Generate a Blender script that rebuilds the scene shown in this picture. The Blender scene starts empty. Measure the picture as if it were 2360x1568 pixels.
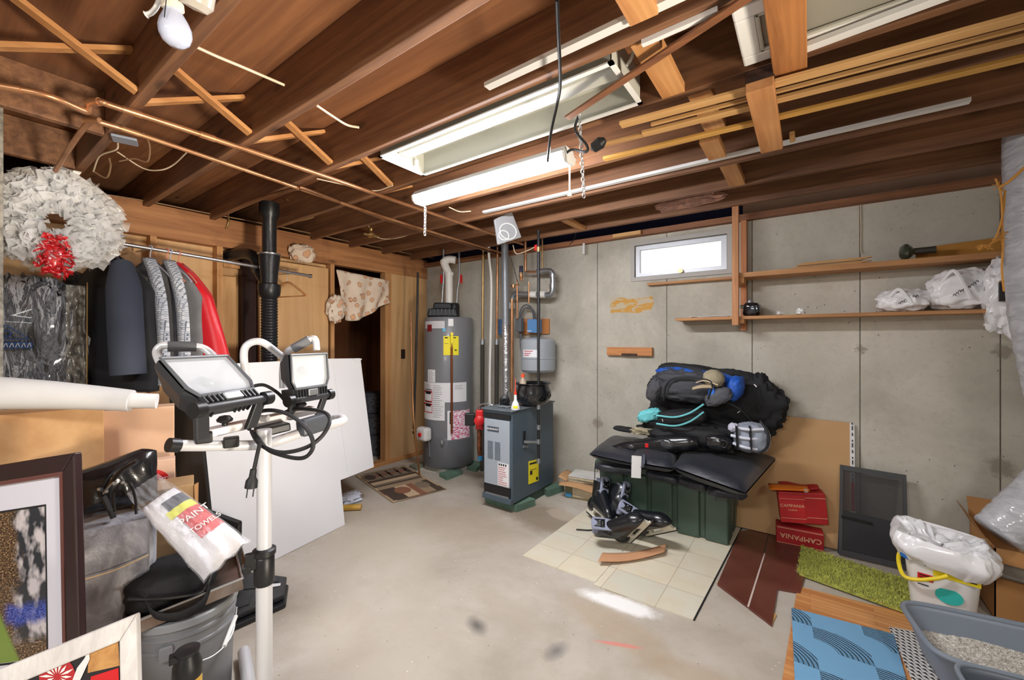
import bpy, bmesh, math, random
from math import sin, cos, pi, radians, atan2, sqrt
from mathutils import Vector as V, Matrix, noise
SC = bpy.context.scene
COL = SC.collection
# ---------------------------------------------------------------- camera, world, light, exposure
EYE = 1.4
YAW = radians(35.6)
cam_d = bpy.data.cameras.new('camera')
cam_d.sensor_width = 36.0
cam_d.lens = 36.0 * 960.0 / 2360.0
cam_d.clip_start = 0.02
cam = bpy.data.objects.new('camera', cam_d)
cam.location = (0, 0, EYE)
cam.rotation_euler = (pi / 2, 0, YAW)
COL.objects.link(cam)
SC.camera = cam
world = bpy.data.worlds.new('world')
SC.world = world
world.use_nodes = True
world.node_tree.nodes['Background'].inputs[0].default_value = (1.0, 0.98, 0.95, 1)
world.node_tree.nodes['Background'].inputs[1].default_value = 1.3
SC.view_settings.view_transform = 'Standard'
SC.view_settings.look = 'None'
SC.view_settings.gamma = 1.0
SC.view_settings.use_curve_mapping = False
SC.view_settings.exposure = 0.28
LED_STRENGTH = 112.0
def area(name, loc, rot, sx, sy, power, col=(1, 1, 1), spread=180):
    l = bpy.data.lights.new(name, 'AREA')
    l.spread = radians(spread); l.shape = 'RECTANGLE'; l.size = sx; l.size_y = sy; l.energy = power; l.color = col
    o = bpy.data.objects.new(name, l); o.location = loc; o.rotation_euler = rot
    COL.objects.link(o)
    return o
# two added fill lights out of view, brightening the foreground and the room
area('fill_light_rear', (-0.6, -1.5, 2.25), (0.3, 0, 0.5), 1.2, 0.3, 52, (1, 0.99, 0.98))
area('fill_light_side', (1.5, 0.6, 2.25), (0, 0, 0), 0.3, 1.2, 22, (1, 0.98, 0.96))
# added warm uplight out of view, brightening the undersides of the joists
d_ = V((-2.0, 0.9, 2.36)) - V((2.1, 0.9, 0.5))
area('joist_fill_uplight', (2.1, 0.9, 0.5), d_.to_track_quat('-Z', 'Y').to_euler(), 0.4, 0.4, 24, (1, 0.88, 0.72), 60)
# ---------------------------------------------------------------- placing helpers (metres; camera stands over the origin)
FW = V((-sin(YAW), cos(YAW), 0)); RT = V((cos(YAW), sin(YAW), 0)); UP = V((0, 0, 1))
ORG = V((0, 0, EYE))
def ray(px, py): return FW + RT * ((px - 1180) / 960) + UP * ((784 - py) / 960)
def P(px, py, t): return ORG + ray(px, py) * t
def Zp(px, py, z=0.0): d = ray(px, py); return ORG + d * ((z - EYE) / d.z)
def Yp(px, py, y): d = ray(px, py); return ORG + d * (y / d.y)
def Xp(px, py, x): d = ray(px, py); return ORG + d * (x / d.x)
def Pl(px, py, o, n):
    d = ray(px, py); return ORG + d * ((o - ORG).dot(n) / d.dot(n))
# ---------------------------------------------------------------- materials
def lin(c):
    return tuple(((v / 255) / 12.92 if v / 255 <= 0.04045 else ((v / 255 + 0.055) / 1.055) ** 2.4) for v in c) + (1.0,)
MATS = {}
class NT:
    def __init__(s, name):
        s.m = bpy.data.materials.new(name); s.m.use_nodes = True
        s.t = s.m.node_tree; s.b = s.t.nodes['Principled BSDF']; s.tc = None
    def n(s, typ, ins=None, **kw):
        x = s.t.nodes.new('ShaderNode' + typ)
        for k, v in kw.items(): setattr(x, k, v)
        for k, v in (ins or {}).items():
            if hasattr(v, 'is_output'): s.t.links.new(v, x.inputs[k])
            else: x.inputs[k].default_value = v
        return x
    def co(s):
        if not s.tc: s.tc = s.n('TexCoord')
        return s.tc.outputs['Object']
    def map(s, scale=(1, 1, 1), loc=(0, 0, 0), rot=(0, 0, 0), src=None):
        return s.n('Mapping', {0: src or s.co(), 1: loc, 2: rot, 3: scale}).outputs[0]
    def noise(s, scale, detail=4, vec=None, rough=0.55, dist=0.0):
        return s.n('TexNoise', {'Vector': vec or s.co(), 'Scale': scale, 'Detail': detail, 'Roughness': rough, 'Distortion': dist}).outputs[0]
    def math(s, op, a, b=0.0, c=0.0):
        return s.n('Math', {0: a, 1: b, 2: c}, operation=op).outputs[0]
    def ramp(s, fac, stops, interp='LINEAR'):
        r = s.n('ValToRGB', {0: fac}); r.color_ramp.interpolation = interp
        e = r.color_ramp.elements
        while len(e) < len(stops): e.new(0.5)
        for i, (p, c) in enumerate(stops): e[i].position = p; e[i].color = lin(c)
        return r.outputs[0]
    def step(s, fac, lo, hi):
        return s.n('MapRange', {0: fac, 1: lo, 2: hi}, clamp=True).outputs[0]
    def mix(s, fac, a, b):
        x = s.n('Mix', data_type='RGBA')
        for i, v in ((0, fac), (6, a), (7, b)):
            if hasattr(v, 'is_output'): s.t.links.new(v, x.inputs[i])
            else: x.inputs[i].default_value = lin(v) if (isinstance(v, tuple) and len(v) == 3) else v
        return x.outputs[2]
    def xyz(s, src=None):
        return s.n('SeparateXYZ', {0: src or s.co()}).outputs
    def bump(s, h, strength=0.3, dist=0.02):
        o = s.n('Bump', {'Height': h, 'Strength': strength, 'Distance': dist}).outputs[0]
        s.t.links.new(o, s.b.inputs['Normal'])
    def col(s, c):
        if hasattr(c, 'is_output'): s.t.links.new(c, s.b.inputs['Base Color'])
        else: s.b.inputs['Base Color'].default_value = lin(c)
    def set(s, **kw):
        for k, v in kw.items():
            i = s.b.inputs[k.replace('_', ' ')]
            if hasattr(v, 'is_output'): s.t.links.new(v, i)
            else: i.default_value = v
def mat(name, c, rough=0.6, metal=0.0, var=0.0, vs=6.0, c2=None, bump=0.0, bs=60.0, trans=0.0, alpha=1.0, coat=0.0, emit=0.0, spec=None, sheen=0.0):
    if name in MATS: return MATS[name]
    k = NT(name)
    if var or c2:
        d = c2 or tuple(max(0, v * (1 - var)) for v in c)
        k.col(k.mix(k.step(k.noise(vs, 5), 0.35, 0.68), c, d))
    else: k.col(c)
    k.set(Roughness=rough, Metallic=metal)
    if bump: k.bump(k.noise(bs, 4), bump, 0.01)
    if trans: k.set(Transmission_Weight=trans)
    if alpha < 1: k.set(Alpha=alpha)
    if coat: k.set(Coat_Weight=coat, Coat_Roughness=0.1)
    if sheen: k.set(Sheen_Weight=sheen, Sheen_Roughness=0.5)
    if spec is not None: k.set(Specular_IOR_Level=spec)
    if emit: k.set(Emission_Color=lin(c), Emission_Strength=emit)
    MATS[name] = k.m
    return k.m
def translucent(m, amount, c=(255, 255, 255)):
    t = m.node_tree; out = t.nodes['Material Output']; b = t.nodes['Principled BSDF']
    tr = t.nodes.new('ShaderNodeBsdfTranslucent'); tr.inputs[0].default_value = lin(c)
    mx = t.nodes.new('ShaderNodeMixShader'); mx.inputs[0].default_value = amount
    t.links.new(b.outputs[0], mx.inputs[1]); t.links.new(tr.outputs[0], mx.inputs[2]); t.links.new(mx.outputs[0], out.inputs[0])
    return m
def wood(name, c1, c2, axis='x', s=1.0, rough=0.65, knots=True, stain=None):
    if name in MATS: return MATS[name]
    k = NT(name)
    sc = {'x': (0.9, 16, 16), 'y': (16, 0.9, 16), 'z': (16, 16, 0.9)}[axis]
    v = k.map(tuple(q * s for q in sc))
    g = k.noise(1.6, 5, v, 0.6, 0.6)
    c = k.ramp(g, [(0.3, c1), (0.5, tuple((a + b) / 2 for a, b in zip(c1, c2))), (0.68, c2)])
    big = k.noise(1.4 * s, 3)
    c = k.mix(k.math('MULTIPLY', k.step(big, 0.45, 0.75), 0.45), c, tuple(q * 0.72 for q in c2))
    if knots:
        kv = k.map({'x': (2.2, 6, 6), 'y': (6, 2.2, 6), 'z': (6, 6, 2.2)}[axis])
        vo = k.n('TexVoronoi', {'Vector': kv, 'Scale': 1.0}).outputs[0]
        c = k.mix(k.math('MULTIPLY', k.step(vo, 0.13, 0.05), 0.6), c, tuple(q * 0.45 for q in c2))
    if stain:
        c = k.mix(k.math('MULTIPLY', k.step(k.noise(2.3, 6), 0.52, 0.66), 0.7), c, stain)
    k.col(c); k.set(Roughness=rough); k.bump(g, 0.12, 0.004)
    MATS[name] = k.m
    return k.m
# ---------------------------------------------------------------- mesh builder
def basis(o, x, y):
    x = V(x).normalized(); z = x.cross(V(y)).normalized(); y = z.cross(x)
    return Matrix(((x.x, y.x, z.x, o[0]), (x.y, y.y, z.y, o[1]), (x.z, y.z, z.z, o[2]), (0, 0, 0, 1)))
def face_cam(o, tilt=0.0, yaw=0.0):
    "frame at o whose local -y looks at the camera's place: x to the right, y away, z up"
    d = V((o[0], o[1], 0)).normalized()
    M = basis(o, V((d.y, -d.x, 0)), d)
    return M @ Matrix.Rotation(yaw, 4, 'Z') @ Matrix.Rotation(tilt, 4, 'X')
def spline(pts, k=6, closed=False):
    pts = [V(p) for p in pts]; n = len(pts); out = []
    rng = n if closed else n - 1
    for i in range(rng):
        a = pts[(i - 1) % n] if closed or i > 0 else pts[0] * 2 - pts[1]
        b = pts[i]; c = pts[(i + 1) % n]
        d = pts[(i + 2) % n] if closed or i + 2 < n else pts[-1] * 2 - pts[-2]
        for j in range(k):
            t = j / k
            out.append(0.5 * ((2 * b) + (c - a) * t + (2 * a - 5 * b + 4 * c - d) * t * t + (3 * b - a - 3 * c + d) * t ** 3))
    if not closed: out.append(pts[-1])
    return out
BASE = {}
class MB:
    def __init__(s, M=None):
        s.vs = []; s.fs = []; s.mi = []; s.M = M; s.m = 0
    def v(s, p):
        p = V(p); s.vs.append(s.M @ p if s.M else p); return len(s.vs) - 1
    def f(s, ids): s.fs.append(tuple(ids)); s.mi.append(s.m)
    def quad(s, *pts): s.f([s.v(p) for p in pts]); return s
    def box(s, x0, x1, y0, y1, z0, z1, top=None):
        i = len(s.vs)
        for z in (z0, z1):
            k = top if (top and z == z1) else (0, 0)
            for x, y in ((x0 - k[0], y0 - k[1]), (x1 + k[0], y0 - k[1]), (x1 + k[0], y1 + k[1]), (x0 - k[0], y1 + k[1])): s.v((x, y, z))
        for q in ((3, 2, 1, 0), (4, 5, 6, 7), (0, 1, 5, 4), (1, 2, 6, 5), (2, 3, 7, 6), (3, 0, 4, 7)): s.f([i + a for a in q])
        return s
    def prism(s, poly, ext):
        n = len(poly); ext = V(ext); i = len(s.vs)
        for p in poly: s.v(p)
        for p in poly: s.v(V(p) + ext)
        s.f(range(i + n - 1, i - 1, -1)); s.f(range(i + n, i + 2 * n))
        for a in range(n):
            b = (a + 1) % n; s.f((i + a, i + b, i + n + b, i + n + a))
        return s
    def beam(s, a, b, w, h, up=(0, 0, 1)):
        "bar of section w x h from a to b"
        a, b = V(a), V(b); d = (b - a).normalized(); sd = d.cross(V(up))
        if sd.length < 1e-4: sd = d.cross(V((1, 0, 0)))
        sd.normalize(); u = sd.cross(d)
        return s.prism([a - sd * w / 2 - u * h / 2, a + sd * w / 2 - u * h / 2, a + sd * w / 2 + u * h / 2, a - sd * w / 2 + u * h / 2], b - a)
    def tube(s, pts, r, n=10, caps=True, closed=False):
        pts = [V(p) for p in pts]; m = len(pts)
        rs = r if isinstance(r, (list, tuple)) else [r] * m
        prev = None; i0 = len(s.vs)
        for i, p in enumerate(pts):
            if closed: d = pts[(i + 1) % m] - pts[i - 1]
            else: d = pts[min(i + 1, m - 1)] - pts[max(i - 1, 0)]
            d = d.normalized() if d.length > 1e-9 else V((0, 0, 1))
            if prev is None:
                u = d.cross(V((0, 0, 1)))
                if u.length < 0.1: u = d.cross(V((1, 0, 0)))
            else: u = prev - d * prev.dot(d)
            u.normalize(); prev = u; w = d.cross(u)
            for k in range(n):
                a = 2 * pi * k / n; s.v(p + (u * cos(a) + w * sin(a)) * rs[i])
        for i in range(m if closed else m - 1):
            a0 = i0 + i * n; b0 = i0 + ((i + 1) % m) * n
            for k in range(n): s.f((a0 + k, a0 + (k + 1) % n, b0 + (k + 1) % n, b0 + k))
        if caps and not closed:
            s.f(range(i0 + n - 1, i0 - 1, -1)); s.f(range(i0 + (m - 1) * n, i0 + m * n))
        return s
    def lathe(s, prof, c=(0, 0, 0), n=28, caps=True, M=None, a0=0.0, a1=2 * pi, sx=1, sy=1):
        i0 = len(s.vs); full = abs(a1 - a0 - 2 * pi) < 1e-6; k = n if full else n + 1; c = V(c)
        for r, z in prof:
            for j in range(k):
                a = a0 + (a1 - a0) * j / n; p = V((r * cos(a) * sx, r * sin(a) * sy, z))
                s.v((M @ p if M else p) + c)
        for i in range(len(prof) - 1):
            for j in range(n):
                b = (j + 1) % k; s.f((i0 + i * k + j, i0 + i * k + b, i0 + (i + 1) * k + b, i0 + (i + 1) * k + j))
        if caps and full:
            if prof[0][0] > 1e-5: s.f(range(i0 + k - 1, i0 - 1, -1))
            if prof[-1][0] > 1e-5: s.f(range(i0 + (len(prof) - 1) * k, i0 + len(prof) * k))
        return s
    def grid(s, fn, nu, nv, flip=False, closed_u=False):
        i0 = len(s.vs); cu = nu if closed_u else nu + 1
        for j in range(nv + 1):
            for i in range(cu): s.v(fn(i / nu, j / nv))
        for j in range(nv):
            for i in range(nu):
                q = (i0 + j * cu + i, i0 + j * cu + (i + 1) % cu, i0 + (j + 1) * cu + (i + 1) % cu, i0 + (j + 1) * cu + i)
                s.f(q[::-1] if flip else q)
        return s
    def lump(s, c, size, seed=0, amp=0.12, fr=2.0, e=0.75, nu=40, nv=22, M=None, ridge=0.0, flat=0.0, folds=None):
        "crumpled rounded solid: superellipsoid with noise; e<1 boxier; flat cuts the underside"
        c = V(c); off = V((seed * 13.7, seed * 7.1, seed * 3.3))
        def pw(x): return math.copysign(abs(x) ** e, x)
        i0 = len(s.vs)
        def pt(u, w):
            th = 2 * pi * u; ph = -pi / 2 + pi * w
            d = V((pw(cos(ph)) * pw(cos(th)), pw(cos(ph)) * pw(sin(th)), pw(sin(ph))))
            q = d * fr + off
            k = 1 + amp * (noise.noise(q) + 0.5 * noise.noise(q * 2.3))
            if ridge: k += ridge * (0.35 - abs(noise.noise(q * 1.7 + V((5, 1, 9))))) + ridge * 0.5 * (0.3 - abs(noise.noise(q * 4.1)))
            if folds: k += folds[0] * sin(th * folds[1] + 3 * noise.noise(q)) * cos(ph)
            p = V((d.x * size[0] * k, d.y * size[1] * k, d.z * size[2] * k))
            if flat and p.z < -size[2] * flat: p.z = -size[2] * flat
            return (M @ p if M else p) + c
        for j in range(1, nv):
            for i in range(nu): s.v(pt(i / nu, j / nv))
        b = s.v(pt(0, 0)); t = s.v(pt(0, 1))
        for j in range(nv - 2):
            for i in range(nu):
                s.f((i0 + j * nu + i, i0 + j * nu + (i + 1) % nu, i0 + (j + 1) * nu + (i + 1) % nu, i0 + (j + 1) * nu + i))
        for i in range(nu):
            s.f((b, i0 + (i + 1) % nu, i0 + i)); k = i0 + (nv - 2) * nu; s.f((t, k + i, k + (i + 1) % nu))
        return s
    def build(s, name, m, parent=None, smooth=35, bevel=0.0, solid=0.0, sub=0, base=None, label=None, seg=2):
        me = bpy.data.meshes.new(name)
        if parent is not None: o0 = BASE[parent.name]
        elif base is not None: o0 = V(base)
        else:
            xs = [p.x for p in s.vs]; ys = [p.y for p in s.vs]; zs = [p.z for p in s.vs]
            o0 = V(((min(xs) + max(xs)) / 2, (min(ys) + max(ys)) / 2, min(zs)))
        me.from_pydata([p - o0 for p in s.vs], [], s.fs)
        ms = m if isinstance(m, (list, tuple)) else [m]
        for q in ms: me.materials.append(q)
        if len(ms) > 1: me.polygons.foreach_set('material_index', s.mi)
        me.update()
        bm = bmesh.new(); bm.from_mesh(me); bmesh.ops.recalc_face_normals(bm, faces=bm.faces); bm.to_mesh(me); bm.free()
        if smooth:
            me.polygons.foreach_set('use_smooth', [True] * len(me.polygons))
            me.set_sharp_from_angle(angle=radians(smooth))
        o = bpy.data.objects.new(name, me); COL.objects.link(o)
        if parent is not None: o.parent = parent
        else: o.location = o0
        BASE[o.name] = o0
        if bevel:
            b = o.modifiers.new('bevel', 'BEVEL'); b.width = bevel; b.segments = seg; b.limit_method = 'ANGLE'; b.angle_limit = radians(40)
        if solid:
            d = o.modifiers.new('solid', 'SOLIDIFY'); d.thickness = solid; d.offset = 0
        if sub:
            d = o.modifiers.new('sub', 'SUBSURF'); d.levels = sub; d.render_levels = sub
        if label: o['label'] = label
        return o
def tag(o, label, cat, group=None, kind=None):
    o['label'] = label; o['category'] = cat
    if group: o['group'] = group
    if kind: o['kind'] = kind
    return o
def thing(name, label, cat, loc, group=None):
    o = bpy.data.objects.new(name, None); o.empty_display_size = 0.05; o.location = V(loc); COL.objects.link(o)
    BASE[o.name] = V(loc)
    return tag(o, label, cat, group)
def struct(o): o['kind'] = 'structure'; return o
def text(name, s, size, M, m, parent, ext=0.0006, align='CENTER', sx=1.0):
    cu = bpy.data.curves.new(name, 'FONT'); cu.body = s; cu.size = size; cu.extrude = ext; cu.align_x = align; cu.align_y = 'CENTER'
    f = bpy.data.objects.new(name + '_font', cu); COL.objects.link(f)
    bpy.context.view_layer.update()
    me = bpy.data.meshes.new_from_object(f.evaluated_get(bpy.context.evaluated_depsgraph_get()))
    bpy.data.objects.remove(f); me.name = name; me.materials.clear(); me.materials.append(m)
    o = bpy.data.objects.new(name, me); COL.objects.link(o); BASE[o.name] = BASE[parent.name]
    M = M.copy(); M.translation = M.translation - BASE[parent.name]
    o.parent = parent; o.matrix_local = M @ Matrix.Diagonal((sx, 1, 1, 1))
    return o
def copy_tree(o, parent=None):
    c = o.copy(); COL.objects.link(c)
    if parent: c.parent = parent
    BASE[c.name] = BASE[o.name]
    for ch in list(o.children): copy_tree(ch, c)
    return c
# ---------------------------------------------------------------- shared materials
JC1, JC2 = (152, 108, 74), (104, 69, 47)
M_joist = wood('joist_wood', JC1, JC2, 'x')
M_joisty = wood('blocking_wood', (214, 160, 102), (178, 120, 70), 'y')
M_ply = wood('subfloor_wood', (160, 108, 70), (118, 76, 50), 'x', 0.6)
M_stud = wood('stud_wood', (214, 164, 110), (184, 130, 80), 'z')
M_panel = wood('panel_wood', (222, 182, 132), (202, 158, 108), 'z', 0.5, knots=False)
M_beam = wood('beam_wood', (190, 136, 88), (152, 100, 62), 'y', stain=(112, 68, 42))
M_pine = wood('pine_wood', (216, 172, 114), (190, 142, 86), 'x', knots=False)
M_shelf = wood('shelf_wood', (200, 150, 100), (164, 114, 70), 'x')
M_dkwood = wood('dark_wood', (78, 44, 30), (46, 25, 18), 'z', knots=False)
M_white = mat('white_paint', (226, 226, 224), 0.45)
M_paper = mat('white_paper', (222, 221, 220), 0.75, var=0.05, vs=4)
M_enamel = mat('cream_enamel', (186, 186, 176), 0.45)
M_black = mat('black_plastic', (22, 23, 25), 0.42)
M_rubber = mat('black_rubber', (26, 27, 30), 0.6)
M_blackcl = mat('black_cloth', (24, 25, 29), 0.75, var=0.3, vs=5, bump=0.25, bs=90)
M_grey = mat('grey_cloth', (112, 114, 118), 0.85, var=0.15, bump=0.2, bs=120)
M_lgrey = mat('pale_grey_cloth', (150, 158, 172), 0.75, var=0.15, bump=0.2, bs=120)
M_copper = mat('copper', (204, 152, 110), 0.35, 0.75, c2=(164, 114, 78), vs=7)
M_brass = mat('brass', (192, 160, 108), 0.35, 0.8)
M_steel = mat('steel', (186, 188, 190), 0.3, 0.9)
M_galv = mat('galvanised', (170, 174, 178), 0.4, 0.8, var=0.12, vs=14)
M_pvc = mat('white_pvc', (222, 220, 214), 0.4)
M_iron = mat('black_iron', (52, 52, 54), 0.45, 0.4, var=0.25, vs=9)
M_card = mat('cardboard', (196, 152, 108), 0.85, var=0.08, vs=3, bump=0.05, bs=80)
M_card2 = mat('kraft_cardboard', (190, 138, 84), 0.85, var=0.12, vs=4, bump=0.05, bs=80)
M_yellow = mat('yellow_label', (248, 232, 40), 0.5)
M_red = mat('red_paint', (206, 30, 34), 0.45)
M_ink = mat('black_ink', (24, 24, 26), 0.6)
M_wtext = mat('white_ink', (236, 232, 226), 0.6)
def clear_plastic(name, c, rough, al):
    return mat(name, c, rough, alpha=al, bump=0.6, bs=14)
# ================================================================ SETTING
WY = 3.61            # inner face of the concrete wall
WX = -3.88           # stud face of the wooden wall
JZ = 2.36            # underside of the joists
def m_floor():
    k = NT('floor_concrete')
    n1 = k.noise(1.1, 6, None, 0.6, 0.4); n2 = k.noise(7, 6, None, 0.65)
    c = k.ramp(n1, [(0.3, (158, 149, 134)), (0.5, (184, 176, 163)), (0.7, (203, 196, 186))])
    c = k.mix(k.math('MULTIPLY', k.step(n2, 0.48, 0.72), 0.5), c, (164, 151, 134))
    v = k.map((1, 1, 1), src=k.co())
    dn = k.noise(9, 6, None, 0.72)
    def spot(x, y, rx, ry, colr, amt, rot=0.0, soft=0.35):
        global_c = k.n('Mapping', {0: k.co(), 1: (0, 0, 0), 2: (0, 0, 0), 3: (1, 1, 1)}).outputs[0]
        d = k.n('VectorMath', {0: global_c, 1: (x, y, 0)}, operation='SUBTRACT').outputs[0]
        d = k.n('VectorRotate', {0: d, 3: rot}, rotation_type='Z_AXIS').outputs[0]
        d = k.n('VectorMath', {0: d, 1: (1 / rx, 1 / ry, 0)}, operation='MULTIPLY').outputs[0]
        l = k.n('VectorMath', {0: d}, operation='LENGTH').outputs[1]
        l = k.math('ADD', l, k.math('MULTIPLY', k.math('SUBTRACT', dn, 0.5), 1.1))
        return k.mix(k.math('MULTIPLY', k.step(l, 1.0 + soft, 1.0 - soft), amt), c, colr)
    for a in [(-1.75, 2.82, 0.40, 0.20, (132, 116, 98), 0.8, 0.3), (-2.2, 2.35, 0.5, 0.3, (164, 148, 128), 0.55, 0), (-1.62, 2.95, 0.13, 0.09, (186, 172, 154), 0.7, 0.4, 0.15),
              (-0.83, 2.13, 0.2, 0.06, (244, 244, 242), 0.95, -0.1, 0.25), (-1.33, 1.56, 0.055, 0.03, (52, 54, 58), 0.75, 0.4, 0.75), (-0.93, 1.64, 0.03, 0.05, (70, 72, 76), 0.65, 0.2, 0.75),
              (-0.78, 1.95, 0.28, 0.1, (172, 152, 126), 0.6, 0.2), (-0.42, 1.85, 0.2, 0.07, (166, 146, 120), 0.55, -0.3), (-0.72, 1.84, 0.1, 0.012, (214, 130, 118), 0.8, -0.4),
              (-2.0, 1.45, 0.9, 0.35, (190, 180, 164), 0.5, 0.5), (-2.6, 1.9, 0.5, 0.4, (186, 176, 158), 0.5, 0), (-1.3, 1.75, 0.25, 0.08, (170, 158, 140), 0.5, 0.2)]:
        c = spot(*a)
    sp = k.n('TexVoronoi', {'Vector': k.co(), 'Scale': 26.0}).outputs[0]
    c = k.mix(k.math('MULTIPLY', k.step(sp, 0.09, 0.05), k.step(k.noise(3.1, 2), 0.5, 0.6)), c, (240, 238, 234))
    sp2 = k.n('TexVoronoi', {'Vector': k.map((1, 1, 1), (3.3, 1.7, 0)), 'Scale': 15.0}).outputs[0]
    c = k.mix(k.math('MULTIPLY', k.step(sp2, 0.06, 0.03), 0.8), c, (92, 78, 62))
    k.col(c); k.set(Roughness=0.62); k.bump(n2, 0.08, 0.01)
    return k.m
def m_wall():
    k = NT('wall_concrete')
    n1 = k.noise(1.3, 6, None, 0.6, 0.5); n2 = k.noise(30, 5, None, 0.7)
    c = k.ramp(n1, [(0.3, (162, 157, 143)), (0.5, (188, 183, 169)), (0.7, (206, 201, 189))])
    c = k.mix(k.math('MULTIPLY', k.step(n2, 0.5, 0.8), 0.3), c, (140, 132, 116))
    x, y, z = k.xyz()
    fr = k.math('FRACT', k.math('DIVIDE', k.math('ADD', x, 1.608 + 0.626 * 20), 0.626))
    fr = k.math('ABSOLUTE', k.math('SUBTRACT', fr, 0.5))
    fr = k.math('ADD', fr, k.math('MULTIPLY', k.math('SUBTRACT', k.noise(18, 3), 0.5), 0.004))
    seam = k.step(fr, 0.4935, 0.4965)
    c = k.mix(k.math('MULTIPLY', seam, 0.9), c, (74, 66, 54))
    # seams patched pale close to the joint
    pass
    pit = k.n('TexVoronoi', {'Vector': k.map((1, 1, 0.8)), 'Scale': 22.0}).outputs[0]
    pm = k.math('MULTIPLY', k.step(pit, 0.11, 0.06), k.step(k.noise(2.0, 3, k.map((1, 1, 1), (4, 4, 4))), 0.46, 0.56))
    c = k.mix(k.math('MULTIPLY', pm, 0.75), c, (88, 80, 68))
    for (sx, sz, r) in ((-1.608, 0.63, 0.06), (0.905, 0.66, 0.07), (0.905, 1.33, 0.05), (0.272, 1.34, 0.03)):
        d = k.n('VectorMath', {0: k.co(), 1: (sx, WY, sz)}, operation='DISTANCE').outputs[1]
        d = k.math('ADD', d, k.math('MULTIPLY', k.math('SUBTRACT', n2, 0.5), 0.12))
        c = k.mix(k.math('MULTIPLY', k.step(d, r, r * 0.5), 0.6), c, (116, 104, 86))
    k.col(c); k.set(Roughness=0.85)
    k.bump(k.math('SUBTRACT', k.math('MULTIPLY', n2, 0.5), k.math('MAXIMUM', seam, pm)), 0.25, 0.01)
    return k.m
struct(MB().box(-5.3, 2.3, -2.6, 3.9, -0.12, 0.0).build('floor', m_floor(), base=(0, 0, 0), smooth=0))
WIN = (-1.29, -0.475, 1.915, 2.262)
b = MB()
for x0, x1, z0, z1 in ((-3.97, WIN[0], 0, 2.3), (WIN[1], 2.3, 0, 2.3), (WIN[0], WIN[1], 0, WIN[2]), (WIN[0], WIN[1], WIN[3], 2.3)):
    b.box(x0, x1, WY, WY + 0.22, z0, z1)
struct(b.build('wall_back', m_wall(), base=(0, 0, 0), smooth=0))
struct(MB().box(2.3, 2.4, -2.6, 3.9, 0, JZ + 0.236).build('wall_right', bpy.data.materials['wall_concrete'], base=(0, 0, 0), smooth=0))
struct(MB().box(-5.3, 2.4, -2.7, -2.6, 0, JZ + 0.236).build('wall_front', bpy.data.materials['wall_concrete'], base=(0, 0, 0), smooth=0))
struct(MB().box(-5.3, 2.3, -2.6, 3.83, JZ + 0.236, JZ + 0.256).build('ceiling', M_ply, base=(0, 0, 0), smooth=0))
# sill plate and rim boards on top of the concrete
struct(MB().box(-3.9, 2.3, 3.55, 3.8, 2.3, 2.345).build('trim_1', wood('sill_wood', (166, 112, 76), (122, 78, 50), 'x'), base=(0, 0, 0), smooth=0, bevel=0.002))
struct(MB().box(-5.3, -0.43, 3.70, 3.83, 2.3, 2.595).build('trim_2', mat('navy_wrap', (44, 54, 104), 0.5), base=(0, 0, 0), smooth=0))
b = MB(); b.box(-0.428, 0.335, 3.70, 3.75, 2.345, 2.595); b.box(0.335, 2.3, 3.69, 3.75, 2.345, 2.595)
struct(b.build('trim_3', mat('tan_rim_board', (240, 212, 194), 0.7, var=0.04), base=(0, 0, 0), smooth=0))
# basement window set in the concrete
M_alu = mat('window_aluminium', (178, 180, 184), 0.45, 0.5)
w = MB()
X0, X1, Z0, Z1 = WIN
for x0, x1, z0, z1 in ((X0, X0 + 0.035, Z0, Z1), (X1 - 0.05, X1, Z0, Z1), (X0 + 0.035, X1 - 0.05, Z0, Z0 + 0.035), (X0 + 0.035, X1 - 0.05, Z1 - 0.035, Z1)): w.box(x0, x1, WY - 0.012, WY + 0.1, z0, z1)
win = struct(w.build('window_1', mat('window_frame_paint', (176, 172, 166), 0.6), base=(0, 0, 0), smooth=0))
w = MB()
for x0, x1, z0, z1 in ((X0 + 0.04, X0 + 0.075, Z0 + 0.04, Z1 - 0.04), (X1 - 0.095, X1 - 0.055, Z0 + 0.04, Z1 - 0.04), (X0 + 0.075, X1 - 0.095, Z0 + 0.04, Z0 + 0.07), (X0 + 0.075, X1 - 0.095, Z1 - 0.075, Z1 - 0.04)): w.box(x0, x1, WY + 0.01, WY + 0.05, z0, z1)
w.build('sash', M_alu, win, smooth=0)
MB().box(X0 + 0.07, X1 - 0.09, WY + 0.028, WY + 0.032, Z0 + 0.066, Z1 - 0.07).build('pane', mat('clear_glass', (255, 255, 255), 0.02, trans=1.0), win, smooth=0)
q = MB(); q.lathe([(0.0, 0), (0.018, 0), (0.018, 0.012), (0.0, 0.014)], V((-0.87, WY - 0.0, Z0 + 0.055)), 12, M=Matrix.Rotation(pi / 2, 4, 'X')); q.beam((-0.89, WY - 0.005, Z0 + 0.06), (-0.85, WY - 0.01, Z0 + 0.05), 0.012, 0.012)
q.build('latch', M_brass, win)
# ---------------------------------------------------------------- wooden partition wall with doorway
b = MB()
b.box(-3.99, -3.97, -2.4, 2.32, 0, 2.157); b.box(-3.99, -3.97, 3.0, 3.61, 0, 2.157)
struct(b.build('wall_left', M_panel, base=(0, 0, 0), smooth=0))
struct(MB().box(-3.97, -3.88, -2.4, 3.61, 2.157, 2.392).build('trim_4', M_beam, base=(0, 0, 0), smooth=0, bevel=0.004))
b = MB(); b.box(-3.97, -3.88, -2.4, 2.0, 0, 0.04); b.box(-3.97, -3.86, 2.0, 3.55, 0, 0.045)
struct(b.build('baseboard_left', M_joisty, base=(0, 0, 0), smooth=0, bevel=0.003))
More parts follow.
